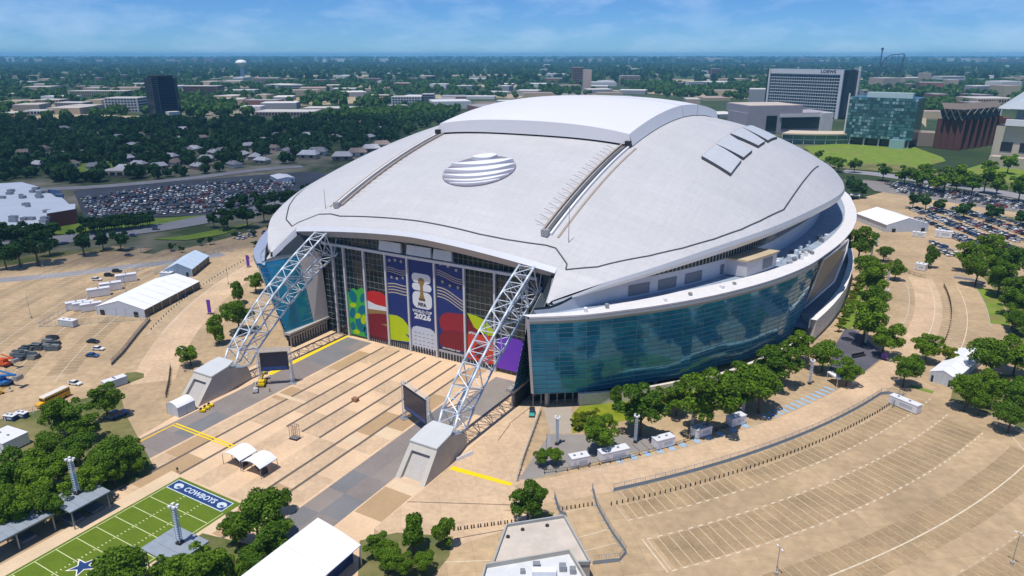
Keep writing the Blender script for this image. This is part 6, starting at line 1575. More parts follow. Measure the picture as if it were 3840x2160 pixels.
for k, (x, y, a, b, c) in enumerate(((2012, 2118, 1.5, 1.2, 1.0), (2110, 2130, 1.4, 1.4, 1.3), (2148, 2140, 1.2, 1.2, 1.2), (2040, 2146, 5, 1.6, 1.2), (1960, 2140, 1.0, 1.0, .7))):
    p = G(x, y, 5.5); MB().box((p[0], p[1], 5.02 + c / 2), (a, b, c), .5).build('roof_unit', WHITE if k == 3 else GREYM, t)
for x, y in ((1960, 1983), (2052, 1968), (1905, 2010)): p = G(x, y, 4.3); MB().lathe((p[0], p[1], 4.02), [(.5, 0), (.4, .35), (.1, .45)], 8).build('roof_vent', DARK, t)
# ================================================================== PEOPLE
def person(px, py, rz, label, shirt, trousers):
    """one continuous figure grown from a skeleton"""
    me = bpy.data.meshes.new('person')
    J = [(0, 0, .95, .15), (0, 0, 1.2, .16), (0, 0, 1.42, .17), (0, 0, 1.54, .07), (0, .01, 1.70, .11), (.10, 0, .88, .10), (.12, .08, .48, .075), (.12, .0, .08, .055), (.12, .16, .04, .05), (-.10, 0, .88, .10), (-.12, -.06, .48, .075), (-.12, -.16, .08, .055), (-.12, 0, .04, .05), (.21, 0, 1.40, .07), (.27, .02, 1.13, .055), (.28, .14, .90, .04), (-.21, 0, 1.40, .07), (-.27, -.02, 1.13, .055), (-.28, .06, .88, .04)]
    E = [(0, 1), (1, 2), (2, 3), (3, 4), (0, 5), (5, 6), (6, 7), (7, 8), (0, 9), (9, 10), (10, 11), (11, 12), (2, 13), (13, 14), (14, 15), (2, 16), (16, 17), (17, 18)]
    me.from_pydata([j[:3] for j in J], E, []); o = link('person', me, None, (*G(px, py), 0.05), rz); tag(o, label, 'person')
    sk = o.modifiers.new('skin', 'SKIN')
    if not me.skin_vertices: bpy.context.view_layer.objects.active = o
    for v, j in zip(me.skin_vertices[0].data, J): v.radius = (j[3], j[3])
    me.skin_vertices[0].data[0].use_root = True
    sb = o.modifiers.new('sub', 'SUBSURF'); sb.levels = 1; sb.render_levels = 1
    dg = bpy.context.evaluated_depsgraph_get(); nm = bpy.data.meshes.new_from_object(o.evaluated_get(dg)); o.modifiers.clear(); o.data = nm
    nm.materials.clear()
    for m in (shirt, trousers, mat('skin', (.30, .17, .11), .6, var=0)): nm.materials.append(m)
    for p_ in nm.polygons: z = p_.center.z; p_.material_index = 1 if z < .93 else (2 if z > 1.5 or (abs(p_.center.x) > .24 and z < 1.05) else 0)
    return o
person(667, 1772, .8, 'person in dark clothes walking by the corner of the football field', mat('shirt_dark', (.03, .03, .04), .8, var=0), mat('trousers_dark', (.02, .02, .03), .8, var=0))
person(424, 1900, 2.0, 'person in a dark top on the walk beside the football field', MATS['shirt_dark'], mat('trousers_tan', (.25, .2, .14), .8, var=0))
person(1012, 1375 + 95, .3, 'person in a yellow vest beside the far video screen', mat('vest', (.6, .5, .02), .7, var=0), MATS['trousers_dark'])
# ================================================================== BUILDINGS BEYOND
def bmat(nm, c, **k): return mat('wall_' + nm, c, .8, var=.06, sc=.1, **k)
WINM = mat('window_dark', (.03, .04, .05), .2, .2, var=0)
def at(px, py, z=0.0): return g(px, py, z)
def block(label, x0, x1, ybase, h, depth, wm, floors=3, rz=None, band=.55, roofm=None, name='building', cat='building', strips=True, flat=0.0):
    """a building whose front foot runs between two ground points; every storey has its own row of windows"""
    a, b = at(x0, ybase), at(x1, ybase - flat); W = math.hypot(b[0] - a[0], b[1] - a[1]); r = math.atan2(b[1] - a[1], b[0] - a[0])
    t = thing(name, label, cat, (a[0], a[1], 0), r)
    MB().box((W / 2, depth / 2, h / 2), (W, depth, h)).build('walls', wm, t)
    MB().box((W / 2, depth / 2, h + .3), (W * .98, depth * .98, .6)).build('roof', roofm or mat('roof_pale', (.50, .48, .46), .9, var=.12, sc=.1), t)
    if strips:
        for k in range(floors):
            z = (k + .55) * h / floors; hh = h / floors * band
            row = MB().box((W / 2, -.12, z), (W * .94, .2, hh)).build('window_row', WINM, t)
            MB().box((W + .12, depth / 2, z), (.2, depth * .9, hh)).build('window_row', WINM, t)
            mm = MB(); n_ = max(3, int(W / 6))
            for j in range(n_ + 1): mm.box((W * .03 + W * .94 * j / n_, -.2, z), (1.6 if W > 30 else .8, .24, hh * 1.02))
            mm.build('piers', wm, row)
    AVOID.append(((a[0] + b[0]) / 2 - math.sin(r) * depth / 2, (a[1] + b[1]) / 2 + math.cos(r) * depth / 2, max(W, depth) * .62))
    return t
CREAM, BRICK, GREYB, WHB, TANB = bmat('cream', (.50, .42, .27)), bmat('brick', (.24, .12, .095)), bmat('grey', (.32, .32, .34)), bmat('white', (.62, .61, .60)), bmat('tan', (.46, .37, .28))
# dark office tower
a, b = at(399, 300), at(462, 296); W = math.hypot(b[0] - a[0], b[1] - a[1]); t = thing('office_tower', 'dark blue glass office tower standing above the wooded district', 'tower', a, math.atan2(b[1] - a[1], b[0] - a[0]))
AVOID.append((a[0], a[1], 40)); Ht = 0.0
dT = dist(a); Ht = 86 * K * dT / F
TG = mat('tower_glass', (.012, .022, .045), .15, .3, var=.2, sc=.05)
ch = W * .16; pl = [(ch, 0), (W - ch, 0), (W, ch), (W, W - ch), (W - ch, W), (ch, W), (0, W - ch), (0, ch)]
MB().prism(pl, 0, Ht).build('shaft', TG, t); MB().prism([(x * .8 + W * .1, y * .8 + W * .1) for x, y in pl], Ht, Ht + 4).build('plant_storey', DARK, t)
for k in range(1, 20):
    z = k * Ht / 20; q = MB()
    for i in range(8):
        p0, p1 = pl[i], pl[(i + 1) % 8]; q.tube((*p0, z), (*p1, z), .35, n=4, cap=False)
    q.build('floor_line', mat('tower_line', (.05, .06, .08), .4, var=0), t)
for i in (0, 1, 2, 7): MB().tube((*pl[i], 0), (*pl[i], Ht), .5, n=4).build('corner_rib', mat('tower_rib', (.09, .11, .14), .4, var=0), t)
MB().prism([(W * .3, -14), (W * .75, -14), (W * .75, 0), (W * .3, 0)], 0, 12).build('entrance_block', WHB, t)
for args in (
    ('long cream building with arched windows beyond the woods', 172, 318, 243, 14, 40, CREAM, 3), ('white office building with dark window stripes beyond the houses', 266, 350, 282, 26, 45, WHB, 5),
    ('low grey roofed building beside the striped office', 138, 208, 270, 9, 40, GREYB, 2), ('long red brown office building beside the dark tower', 462, 548, 240, 24, 50, BRICK, 5),
    ('pale low building left of the cream one', 90, 150, 262, 9, 40, TANB, 2), ('brown roofed block at the edge by the dry field', 0, 40, 300, 10, 40, TANB, 2), ('beige low building by the dry field', 60, 120, 290, 8, 30, WHB, 1),
    ('white apartment block with a blue grey end beyond the dome', 985, 1060, 268, 20, 40, WHB, 4), ('grey end block of the white apartments', 1062, 1092, 266, 24, 30, GREYB, 5), ('low white building next to the apartments', 1100, 1145, 262, 12, 30, WHB, 3),
    ('pinkish low building behind the water tower', 635, 700, 207, 16, 60, bmat('pink', (.50, .36, .30)), 3), ('white low warehouse near the water tower', 560, 640, 236, 10, 50, WHB, 1), ('long low sheds with many roofs', 640, 790, 292, 7, 60, bmat('mauve', (.36, .28, .27)), 1), ('second row of long low sheds', 760, 900, 282, 7, 50, bmat('mauve', (.36, .28, .27)), 1),
    ('beige hotel with rows of windows behind the dome', 1560, 1610, 212, 30, 40, TANB, 5), ('dark brown slab block beside the beige tower', 1440, 1466, 212, 60, 30, BRICK, 7), ('white low hotel beyond the dome', 1730, 1778, 222, 20, 40, WHB, 4), ('red brown block beyond the white low hotel', 1790, 1812, 195, 40, 40, BRICK, 5),
    ('building with a bright red roof in the eastern distance', 2365, 2425, 212, 28, 60, WHB, 3), ('sandy low halls in the eastern distance', 2455, 2560, 262, 12, 80, TANB, 1), ('tall thin grey tower block beyond the park', 2168, 2180, 262, 30, 20, GREYB, 4),
    ('beige low office by the highway', 930, 990, 250, 10, 30, CREAM, 2), ('grey flat building beyond the highway', 700, 770, 226, 14, 50, GREYB, 2), ('red roofed playground hall beyond the highway', 990, 1030, 222, 16, 40, bmat('red', (.42, .10, .07)), 1),
): block(*args)
# beige slim tower
block('slim beige tower block rising behind the dome', 1467, 1487, 230, 62, 26, bmat('beige', (.52, .40, .34)), 9, strips=False)
# ------------------------------------------------------------------ hotel, glass office, convention centre
def hotel():
    a, b = at(1925, 287), at(2106, 300); W = math.hypot(b[0] - a[0], b[1] - a[1]); t = thing('hotel', 'wide white framed hotel with a grid of dark windows and a lettered top', 'hotel', a, math.atan2(b[1] - a[1], b[0] - a[0]))
    H = 100 * K * dist(a) / F; D_ = 42; fw_ = mat('hotel_frame', (.66, .66, .68), .6, var=.04)
    MB().box((W / 2, D_ / 2, H / 2), (W, D_, H)).build('core', mat('hotel_dark', (.045, .06, .085), .3, .2, var=.1), t)
    MB().box((1.2, -1, H / 2), (3, 3, H)).build('frame_post', fw_, t); MB().box((W - 1.5, -1, H / 2), (5, 3, H)).build('frame_post', fw_, t); MB().box((W / 2, -1, H - 4), (W - 8, 3.2, 8)).build('frame_top', fw_, t)
    fl_ = 13
    for k in range(fl_ + 1): MB().box((W / 2, -.6, 5 + k * (H - 14) / fl_), (W - 8, 1.6, 1.3)).build('floor_slab', mat('hotel_slab', (.52, .55, .58), .6, var=.05), t)
    for j in range(1, 30): MB().box((2.5 + j * (W - 8) / 30, -.45, H / 2 - 3), (.9, 1.2, H - 12)).build('pier', mat('hotel_pier', (.34, .37, .41), .6, var=.05), t)
    MB().box((W + 3, D_ / 2 + 4, H / 2), (6, D_, H - 3)).build('side_glass', mat('hotel_side', (.02, .035, .06), .2, .3, var=.1), t); MB().box((W + 7, D_ - 2, H / 2 + 3), (3.5, 4, H + 4)).build('rear_frame', fw_, t)
    MB().box((-6, D_ / 2 + 6, H / 2 - 1), (12, D_ - 10, H)).build('rear_wing', mat('hotel_rear', (.03, .045, .06), .3, var=.1), t)
    text('lettering', 'LOEWS', 7.0, t, (W - 26, -2.7, H - 3.6), rx90, DARK, .2, .05, 1.2); AVOID.append((a[0] + 60, a[1] + 60, 160)); return t
hotel()
def teal_office():
    a, b = at(2121, 362), at(2290, 374); W = math.hypot(b[0] - a[0], b[1] - a[1]); t = thing('glass_office', 'teal checkered glass office cube beside the park lawn', 'office', a, math.atan2(b[1] - a[1], b[0] - a[0])); H = 102 * K * dist(a) / F; D_ = 45; z0 = 9
    MB().box((W / 2, D_ / 2, (H + z0) / 2), (W, D_, H - z0)).build('core', mat('office_core', (.05, .12, .14), .25, .3, var=.15, sc=.3), t)
    RGq = random.Random(3); ms = [glass('off_a', (.10, .26, .29), .15, .4), glass('off_b', (.05, .14, .17), .15, .4), glass('off_c', (.30, .46, .50), .25, .3)]; nx, nz = 22, 13
    me = [MB().box((0, 0, 0), (W / nx * .86, .3, (H - z0) / nz * .8)).mesh('office_pane', m) for m in ms]
    for i in range(nx):
        for k in range(nz): link('window', me[RGq.choices((0, 1, 2), (5, 4, 2))[0]], t, ((i + .5) * W / nx, -.1, z0 + (k + .5) * (H - z0) / nz))
    MB().box((W * .58, 6, H + 3), (W * .66, 10, 6)).build('roof_band', mat('office_band', (.50, .62, .66), .5, var=.05), t); MB().box((-.8, 1, H / 2 + 2), (1.6, 2, H + 4)).build('edge_fin', WHB, t)
    for x in (.08, .3, .52, .74, .95): MB().box((W * x, 3, z0 / 2), (1.6, 1.6, z0)).build('column', WHB, t)
    MB().box((W / 2, D_ / 2 + 4, z0 / 2), (W * .9, D_ - 12, z0)).build('ground_floor', GL_DARK, t); MB().box((W * .82, -6, 5), (16, 10, 10)).build('entrance_box', ms[2], t); AVOID.append((a[0] + 25, a[1] + 20, 70))
teal_office()
def convention():
    a, b = at(1880, 338), at(2096, 334); W = math.hypot(b[0] - a[0], b[1] - a[1]); t = thing('convention_hall', 'broad mauve grey convention hall with large dark windows before the hotel', 'hall', a, math.atan2(b[1] - a[1], b[0] - a[0])); mv = bmat('mauve_grey', (.36, .33, .37))
    H = 28; MB().box((W / 2, 35, H / 2), (W, 60, H)).build('main_block', mv, t); MB().box((W * .32, 40, H + 5), (W * .62, 70, 10)).build('upper_hall', mv, t); MB().box((W * .32, 40, H + 10.3), (W * .6, 68, .6)).build('upper_roof', mat('hall_roof', (.52, .44, .38), .9, var=.1), t)
    MB().box((W * .28, 4.7, H * .5), (W * .12, .8, H * .75)).build('window', GL_DARK, t); MB().box((W * .62, 4.7, H * .52), (W * .44, .8, H * .6)).build('window', GL_DARK, t); MB().box((W * .62, 4.2, H * .86), (W * .5, 1.2, 4)).build('lintel', WHB, t); MB().box((W * .9, 2, H * .5), (W * .12, 10, H)).build('end_block', WHB, t)
    AVOID.append((a[0] + 60, a[1] + 40, 140))
    c = thing('curved_pavilion', 'low curved glass pavilion with a sandy roof at the lawn edge', 'pavilion', at(1966, 362)); o = at(1966, 362)
    P = [at(lerp(1966, 2185, k / 16), 360 + 2.5 * math.sin(k / 16 * math.pi)) for k in range(17)]; P = [(x - o[0], y - o[1]) for x, y in P]
    MB().strip([(x, y, 0) for x, y in P], [(x, y, 11) for x, y in P]).build('glass_front', GL_BLUE, c); MB().strip([(x, y, 4.6) for x, y in P], [(x, y - .4, 5.6) for x, y in P]).build('storey_band', WHB, c)
    MB().strip([(x, y - 3, 11) for x, y in P], [(x + 4, y + 34, 12.5) for x, y in P]).strip([(x, y - 3, 11) for x, y in P], [(x, y - 3, 12.6) for x, y in P]).strip([(x, y - 3, 12.6) for x, y in P], [(x + 4, y + 34, 13.2) for x, y in P]).build('roof', mat('pavilion_roof', (.58, .48, .36), .8, var=.06), c)
    for k in range(0, 17, 2): x, y = P[k]; MB().box((x, y - .5, 5.5), (.7, .7, 11)).build('column', WHB, c)
    MB().add([(P[0][0], P[0][1], 0), (P[0][0] + 6, P[0][1] + 34, 0), (P[0][0] + 6, P[0][1] + 34, 12), (P[0][0], P[0][1], 11)], [(0, 1, 2, 3)]).build('end_wall', TANB, c); AVOID.append((o[0] + 40, o[1] + 10, 60))
convention()
def ballpark():
    P = [at(2356, 372), at(2405, 377), at(2455, 370), at(2498, 362)]; o = P[0]; t = thing('brick_ballpark', 'old brick ballpark with tall arches under a dark steel rim', 'ballpark', o); Q = [(x - o[0], y - o[1]) for x, y in P]
    bk = bmat('brick_red', (.13, .05, .04)); H = 34; seg = []
    for (a, b) in zip(Q[:-1], Q[1:]): seg += [(lerp(a[0], b[0], k / 3), lerp(a[1], b[1], k / 3)) for k in range(3)]
    seg.append(Q[-1])
    back = [(x - 8, y + 70) for x, y in seg]
    MB().strip([(x, y + 4, 0) for x, y in seg], [(x, y + 4, H) for x, y in seg]).build('recess_wall', mat('ballpark_dark', (.03, .022, .022), .7, var=.1), t)
    for (x, y) in seg: MB().box((x, y, H / 2), (7.5, 7, H), .1).build('brick_pier', bk, t)
    st_ = mat('rim_steel', (.045, .05, .055), .6, .2, var=.15); zt = H + 12
    MB().strip([(x, y - 6, H) for x, y in seg], [(x, y - 9, zt) for x, y in seg]).build('steel_rim', st_, t); MB().strip([(x, y - 9, zt) for x, y in seg], [(x - 3, y + 26, zt + 5) for x, y in seg]).build('stand_roof', mat('stand_roof', (.16, .13, .11), .8, var=.1), t)
    m_ = MB()
    for k, ((x, y), (x2, y2)) in enumerate(zip(seg[:-1], seg[1:])): m_.tube((x, y - 7, H), (x2, y2 - 9.5, zt), .7, n=4).tube((x, y - 9.5, zt), (x2, y2 - 7, H), .7, n=4)
    m_.build('rim_bracing', mat('rim_light', (.16, .15, .14), .5, var=.1), t); MB().strip([(x, y + 4, H) for x, y in seg], [(x - 3, y + 26, H + 8) for x, y in seg]).build('upper_stand', st_, t)
    x, y = seg[-1]; MB().box((x + 6, y + 6, 16), (14, 20, 32)).build('corner_tower', bk, t); AVOID.append((o[0] + 40, o[1] + 20, 60))
    x, y = seg[0]; MB().box((x - 26, y + 26, 8), (44, 30, 16)).build('low_annex', bmat('annex', (.30, .24, .20)), t)
ballpark()
def newpark():
    a, b = at(2487, 412), at(2700, 432); t = thing('roofed_ballpark', 'modern ballpark with a sloping grey roof and cream walls', 'ballpark', a, math.atan2(b[1] - a[1], b[0] - a[0])); W = math.hypot(b[0] - a[0], b[1] - a[1]); H = 38
    MB().box((W / 2, 40, H / 2), (W, 80, H)).build('walls', bmat('cream2', (.55, .48, .38)), t); MB().box((W / 2 + 10, 60, H + 8), (W, 80, 18)).build('upper_walls', mat('np_upper', (.42, .43, .47), .6, var=.08), t)
    MB().add([(-2, -4, H + 17), (W, -4, H + 17), (W, 120, H + 62), (18, 120, H + 52)], [(0, 1, 2, 3)]).build('sloping_roof', mat('np_roof', (.42, .47, .50), .5, .1, var=.06, sc=.05), t); MB().box((W / 2 + 4, -2.6, H + 4), (W - 8, 5, 6)).build('white_canopy', TENT, t)
    for k in range(10): MB().box((12 + k * 16, -.1, H * .48), (10, .6, 9)).build('window', WINM, t)
    MB().box((W / 2, -12, 5), (W * .9, 14, 10)).build('terrace', bmat('cream3', (.46, .40, .33)), t); AVOID.append((a[0] + 60, a[1] + 50, 110))
newpark()
# ------------------------------------------------------------------ store with a white roof at the western edge
def store():
    z = 8.0; P = [g(-160, 470, z), g(55, 458, z), g(98, 470, z), g(105, 486, z), g(145, 486, z), g(188, 527, z), g(118, 540, z), g(112, 566, z), g(-160, 590, z)]; t = thing('store', 'big box store with a bright white flat roof and a brick corner', 'store', (P[6][0], P[6][1], 0)); o = P[6]; Q = [(x - o[0], y - o[1]) for x, y in P]
    MB().prism(Q, 0, z - .1).build('walls', bmat('store_grey', (.38, .36, .36)), t); MB().sheet(Q, z).build('roof', mat('store_roof', (.68, .72, .76), .6, var=.06, sc=.06), t)
    c = [(x - o[0], y - o[1]) for x, y in (g(118, 540, 9), g(190, 528, 9), g(190, 515, 9), g(118, 520, 9))]; MB().prism(c, 0, 9.6).build('brick_corner', bmat('store_brick', (.22, .06, .055)), t); MB().sheet(c, 9.7).build('corner_roof', MATS['store_roof'], t)
    r = random.Random(2)
    for k in range(26):
        px, py = r.uniform(-40, 170), r.uniform(470, 560); p = g(px, py, z)
        if inpoly((p[0] - o[0], p[1] - o[1]), Q): MB().box((p[0] - o[0], p[1] - o[1], z + .9), (r.uniform(2, 5), r.uniform(2, 4), 1.8), .4).build('roof_unit', GREYM, t)
    w2 = [(x - o[0], y - o[1]) for x, y in (g(120, 478, 9), g(150, 480, 9), g(160, 494, 9), g(140, 492, 9))]; MB().prism(w2, 0, 9.5).build('navy_block', mat('store_navy', (.02, .06, .15), .6, var=.05), t)
    AVOID.append((o[0] - 40, o[1] + 20, 75))
store()
# ------------------------------------------------------------------ water tower, rides
p = at(611, 196); s_ = dist(p) / F * K * 1.08
t = thing('water_tower', 'white round water tower on a slender stem above the woods', 'water tower', p); WT = mat('tank_white', (.85, .83, .78), .5, var=.04)
MB().lathe((0, 0, 0), [(8 * s_, 0), (4.2 * s_, 3 * s_), (3.4 * s_, 20 * s_), (5 * s_, 24 * s_)], 16).build('stem', mat('stem_blue', (.50, .56, .60), .5, var=.04), t, smooth=True)
MB().lathe((0, 0, 0), [(3.4 * s_, 22 * s_), (8 * s_, 25 * s_), (11.6 * s_, 29 * s_), (11.4 * s_, 31.5 * s_), (8.5 * s_, 34.5 * s_), (3 * s_, 36 * s_)], 20).build('tank', WT, t, smooth=True)
p = at(2208, 200); s_ = dist(p) / F * K
t = thing('drop_tower', 'thin dark drop tower ride on the horizon', 'ride', p); MB().tube((0, 0, 0), (0, 0, 64 * s_), 1.5 * s_, 1.2 * s_, 8).build('mast', mat('ride_blue', (.06, .08, .12), .5, var=0), t); MB().lathe((0, 0, 60 * s_), [(1.5 * s_, 0), (2.6 * s_, 2 * s_), (2.6 * s_, 4 * s_), (.5 * s_, 5 * s_)], 10).build('head', DARK, t)
p = at(2235, 212); s_ = dist(p) / F * K; t = thing('roller_coaster', 'dark arching roller coaster track with steep supports', 'ride', p); d_ = (_rt[0], _rt[1])
trk = catmull([(-42, 4), (-30, 20), (-20, 45), (-8, 58), (12, 61), (24, 60), (20, 40), (14, 18), (22, 3)], 6); m_ = MB()
for q0, q1 in zip(trk[:-1], trk[1:]): m_.tube((q0[0] * s_ * d_[0], q0[0] * s_ * d_[1], q0[1] * s_), (q1[0] * s_ * d_[0], q1[0] * s_ * d_[1], q1[1] * s_), .8 * s_, n=5)
m_.build('track', mat('coaster', (.03, .035, .06), .5, var=0), t)
for k in range(4, len(trk) - 4, 4): q = trk[k]; MB().tube((q[0] * s_ * d_[0], q[0] * s_ * d_[1], 0), (q[0] * s_ * d_[0], q[0] * s_ * d_[1], q[1] * s_), .5 * s_, n=4).build('support', MATS['coaster'], t)
for (x, y, h, l) in ((1955, 180, 26, 'dark lookout tower above the hotel roof'), (2006, 182, 28, 'thin pale mast pair above the hotel roof'), (1572, 215, 66, 'tall thin communications mast behind the dome'), (780, 170, 26, 'thin mast on the northern horizon')):
    p = at(x, y + 12); s_ = dist(p) / F * K; t = thing('mast', l, 'mast', p); MB().tube((0, 0, 0), (0, 0, h * s_), 1.0 * s_ if 'dark' in l else .5 * s_, .35 * s_, 6).build('shaft', DARK if 'dark' in l or 'tall' in l else GREYM, t); MB().box((0, 0, h * s_), (5 * s_ if 'tall' in l else 2.4 * s_, 2 * s_, .8 * s_)).build('head', DARK, t)
# ------------------------------------------------------------------ houses between the trees
RH = random.Random(21)
HM = []
for k in range(4):
    wl = MB().box((0, 0, 1.7), (14, 9, 3.4)).mesh('house_walls', bmat('house%d' % k, ((.55, .52, .48), (.34, .22, .18), (.60, .58, .55), (.44, .37, .30))[k]))
    rf = MB(); rf.add([(-7.6, -5.2, 3.3), (7.6, -5.2, 3.3), (7.6, 5.2, 3.3), (-7.6, 5.2, 3.3), (-5.0, 0, 6.4), (5.0, 0, 6.4)], [(0, 1, 5, 4), (2, 3, 4, 5), (1, 2, 5), (3, 0, 4), (3, 2, 1, 0)])
    HM.append((wl, rf.mesh('house_roof', mat('house_roof%d' % k, ((.24, .24, .26), (.42, .42, .45), (.24, .19, .17), (.52, .52, .55))[k], .9, var=.1, sc=.5)), MB().box((-3, -4.55, 1.7), (2.2, .15, 1.6)).mesh('house_window', WINM), MB().box((3.4, -4.55, 1.7), (2.6, .15, 1.6)).mesh('house_window', WINM), MB().box((2, 1.5, 6.2), (1, 1, 2)).mesh('chimney', BRICK)))
def house(px, py, rz=None, sc=1.0, label=None, group='houses among the dark trees'):
    p = g(px, py); k = RH.randrange(4); t = thing('house', label or '%s house with a %s hipped roof among the dark trees' % (('off-white', 'brick', 'white', 'tan')[k], ('dark grey', 'grey', 'brown', 'light grey')[k]), 'house', p, RH.uniform(0, 3.1) if rz is None else rz, group)
    for nm, me in zip(('walls', 'roof', 'window', 'window', 'chimney'), HM[k]): link(nm, me, t)
    sc *= 1.03; t.scale = (sc, sc, sc); AVOID.append((p[0], p[1], 11 * sc)); pc = Vector((CAM[0] - p[0], CAM[1] - p[1])).normalized(); AVOID.append((p[0] + pc.x * 16, p[1] + pc.y * 16, 11 * sc))
for (x, y) in ((190, 338), (260, 330), (278, 400), (270, 385), (318, 405), (410, 370), (470, 385), (490, 380), (540, 390), (560, 385), (610, 395), (590, 420), (640, 400), (690, 378), (300, 350), (130, 355), (60, 390), (150, 395), (220, 390), (350, 420), (520, 405), (700, 345), (740, 360), (560, 340), (640, 330), (460, 330), (820, 330), (900, 318), (960, 330), (30, 350), (100, 420), (880, 372), (930, 350), (215, 365), (240, 345), (330, 372), (350, 345), (380, 395), (430, 400), (450, 355), (510, 352), (585, 362), (625, 372), (665, 358), (725, 385), (770, 345), (845, 350), (100, 335), (160, 328), (20, 325), (60, 340), (110, 380), (180, 420), (240, 425), (400, 425), (440, 415), (500, 425), (660, 410), (720, 398)): house(x, y)
for i, (x, y) in enumerate(((778, 398), (800, 390), (862, 402), (900, 392), (935, 382), (960, 372))): house(x, y, .4 + .1 * i, 1.35, '%s two-storey white villa from the street, close behind the roof edge' % ORD[i], 'villas behind the roof edge')
t = block('long low shop with a pale roof beside the green field', 255, 350, 445, 5, 14, TANB, 1)
house(318, 434, .3, 1.2, 'pale gabled hall with a blue awning beside the green field', None)
# ------------------------------------------------------------------ pale low buildings scattered over the plain
RB = random.Random(31); pal = [WHB, TANB, CREAM, GREYB, BRICK]
pm = [[MB().box((0, 0, .5), (1, 1, 1)).mesh('far_walls', m), MB().box((0, 0, 1.03), (.98, .98, .06)).mesh('far_roof', mat('far_roof%d' % k, ((.62, .62, .64), (.50, .46, .42), (.40, .30, .26), (.66, .64, .60), (.30, .30, .32))[k], .8, var=.05))] for k, m in enumerate(pal)]
for k in range(360):
    mid = False
    if k < 60 or k >= 290: px, py = RB.uniform(0, 1750), RB.uniform(198, 285)
    elif k >= 260: px, py = RB.uniform(1780, 2576), RB.uniform(205, 300); mid = True
    elif k >= 200: px, py = RB.uniform(-100, 2676), RB.uniform(142, 158)
    elif k < 95: px, py = RB.uniform(1780, 2576), RB.uniform(190, 300)
    else: px, py = RB.uniform(-100, 2676), RB.uniform(155, 205)
    if 380 < px < 480 and py > 240: continue
    p = at(px, py); d_ = dist(p)
    if any((p[0] - a) ** 2 + (p[1] - b) ** 2 < (c + 20) ** 2 for a, b, c in AVOID): continue
    big_ = 1 + d_ / 4500; w_, l_, h_ = RB.uniform(20, 55) * big_, RB.uniform(20, 60) * big_, RB.uniform(5, 13) * (1 + d_ / 14000)
    if py < 160: w_, l_, h_ = w_ * 1.6, l_ * 2.2, RB.uniform(28, 55)
    if mid: w_, l_, h_ = w_ * .8, l_ * .8, RB.uniform(16, 34)
    t = thing('low_building', 'mid-rise block among the trees around the hotel', 'building', p, YAW + RB.uniform(-.4, .4), 'mid-rise blocks around the hotel') if mid else thing('low_building', '%s low building among the %s' % (('white', 'sandy', 'cream', 'grey', 'brick')[k % 5], ('scattered woods beyond the stadium' if py > 205 else 'far forests') if py > 160 else 'haze of the horizon'), 'building', p, YAW + RB.uniform(-.4, .4), 'low buildings scattered over the distant plain'); kk = k % 5
    for nm, me in zip(('walls', 'roof'), pm[kk]): o = link(nm, me, t); o.scale = (l_, w_, h_)
    if d_ < 4000: AVOID.append((p[0], p[1], max(w_, l_) * .8)); pc = Vector((CAM[0] - p[0], CAM[1] - p[1])).normalized(); AVOID.append((p[0] + pc.x * 30, p[1] + pc.y * 30, max(w_, l_) * .7))
# dry open fields and pale yards
for pts in ([(560, 330), (640, 322), (650, 328), (570, 338)], [(180, 345), (260, 338), (262, 343), (182, 351)], [(400, 352), (470, 346), (472, 351), (402, 358)], [(340, 254), (700, 246), (1160, 237), (1160, 246), (700, 262), (350, 268)], [(-50, 262), (160, 258), (260, 262), (120, 275), (-50, 285)], [(1500, 226), (1800, 228), (1900, 250), (1700, 240)], [(2330, 225), (2576, 228), (2576, 236), (2330, 232)], [(900, 215), (1300, 212), (1300, 218), (900, 222)], [(300, 215), (560, 212), (560, 216), (300, 220)], [(1700, 200), (2500, 196), (2500, 200), (1700, 205)], [(500, 190), (1500, 186), (1500, 189), (500, 194)], [(0, 300), (150, 285), (370, 292), (300, 300), (60, 312)], [(560, 262), (780, 250), (1000, 246), (980, 256), (700, 268)], [(1100, 242), (1300, 236), (1420, 238), (1300, 246)], [(2180, 250), (2300, 262), (2330, 290), (2330, 320), (2310, 300)], [(800, 300), (920, 285), (1000, 300), (900, 312)], [(2440, 255), (2560, 262), (2540, 275), (2430, 265)]):
    patch('dry_field', [at(*q) for q in pts], -.2 + .01 * R.random(), mat('dry_field', (.38, .31, .19), .95, var=.15, sc=.02))
patch('red_yard', [at(1180, 262), at(1330, 246), at(1480, 236), at(1560, 236), at(1400, 256), at(1250, 268)], -.2, mat('red_yard', (.24, .17, .16), .95, var=.25, sc=.02))
p = at(611, 196); AVOID.append((p[0], p[1], 120)); pc = Vector((CAM[0] - p[0], CAM[1] - p[1])).normalized()
for k in range(1, 9): AVOID.append((p[0] + pc.x * 110 * k, p[1] + pc.y * 110 * k, 90))
# ================================================================== WOODS
W1 = grow([(-150, 315), (120, 306), (380, 304), (480, 306), (700, 305), (900, 300), (1100, 292), (1150, 300), (1000, 350), (880, 385), (760, 410), (640, 424), (480, 442), (340, 455), (200, 462), (60, 456), (-150, 465)], 1000, 4.5, 8.2, 1)
o = clump_cloud('neighbourhood_woods', W1, LEAFD, 90, 5); tag(o, 'dense dark trees covering the residential district west of the stadium', 'woods', kind='stuff')
W2 = grow([(-200, 212), (400, 206), (900, 205), (1500, 210), (1500, 238), (1100, 262), (1080, 290), (700, 296), (300, 300), (-200, 312)], 1300, 6, 11, 2) + grow([(760, 300), (1000, 282), (1150, 262), (1180, 275), (1100, 300)], 250, 6, 9, 3)
W2 += grow([(1560, 212), (2000, 215), (2576, 205), (2700, 240), (2700, 300), (2480, 250), (2330, 300), (2310, 250), (2150, 240), (1900, 250), (1800, 255), (1600, 236)], 1100, 7, 12, 4)
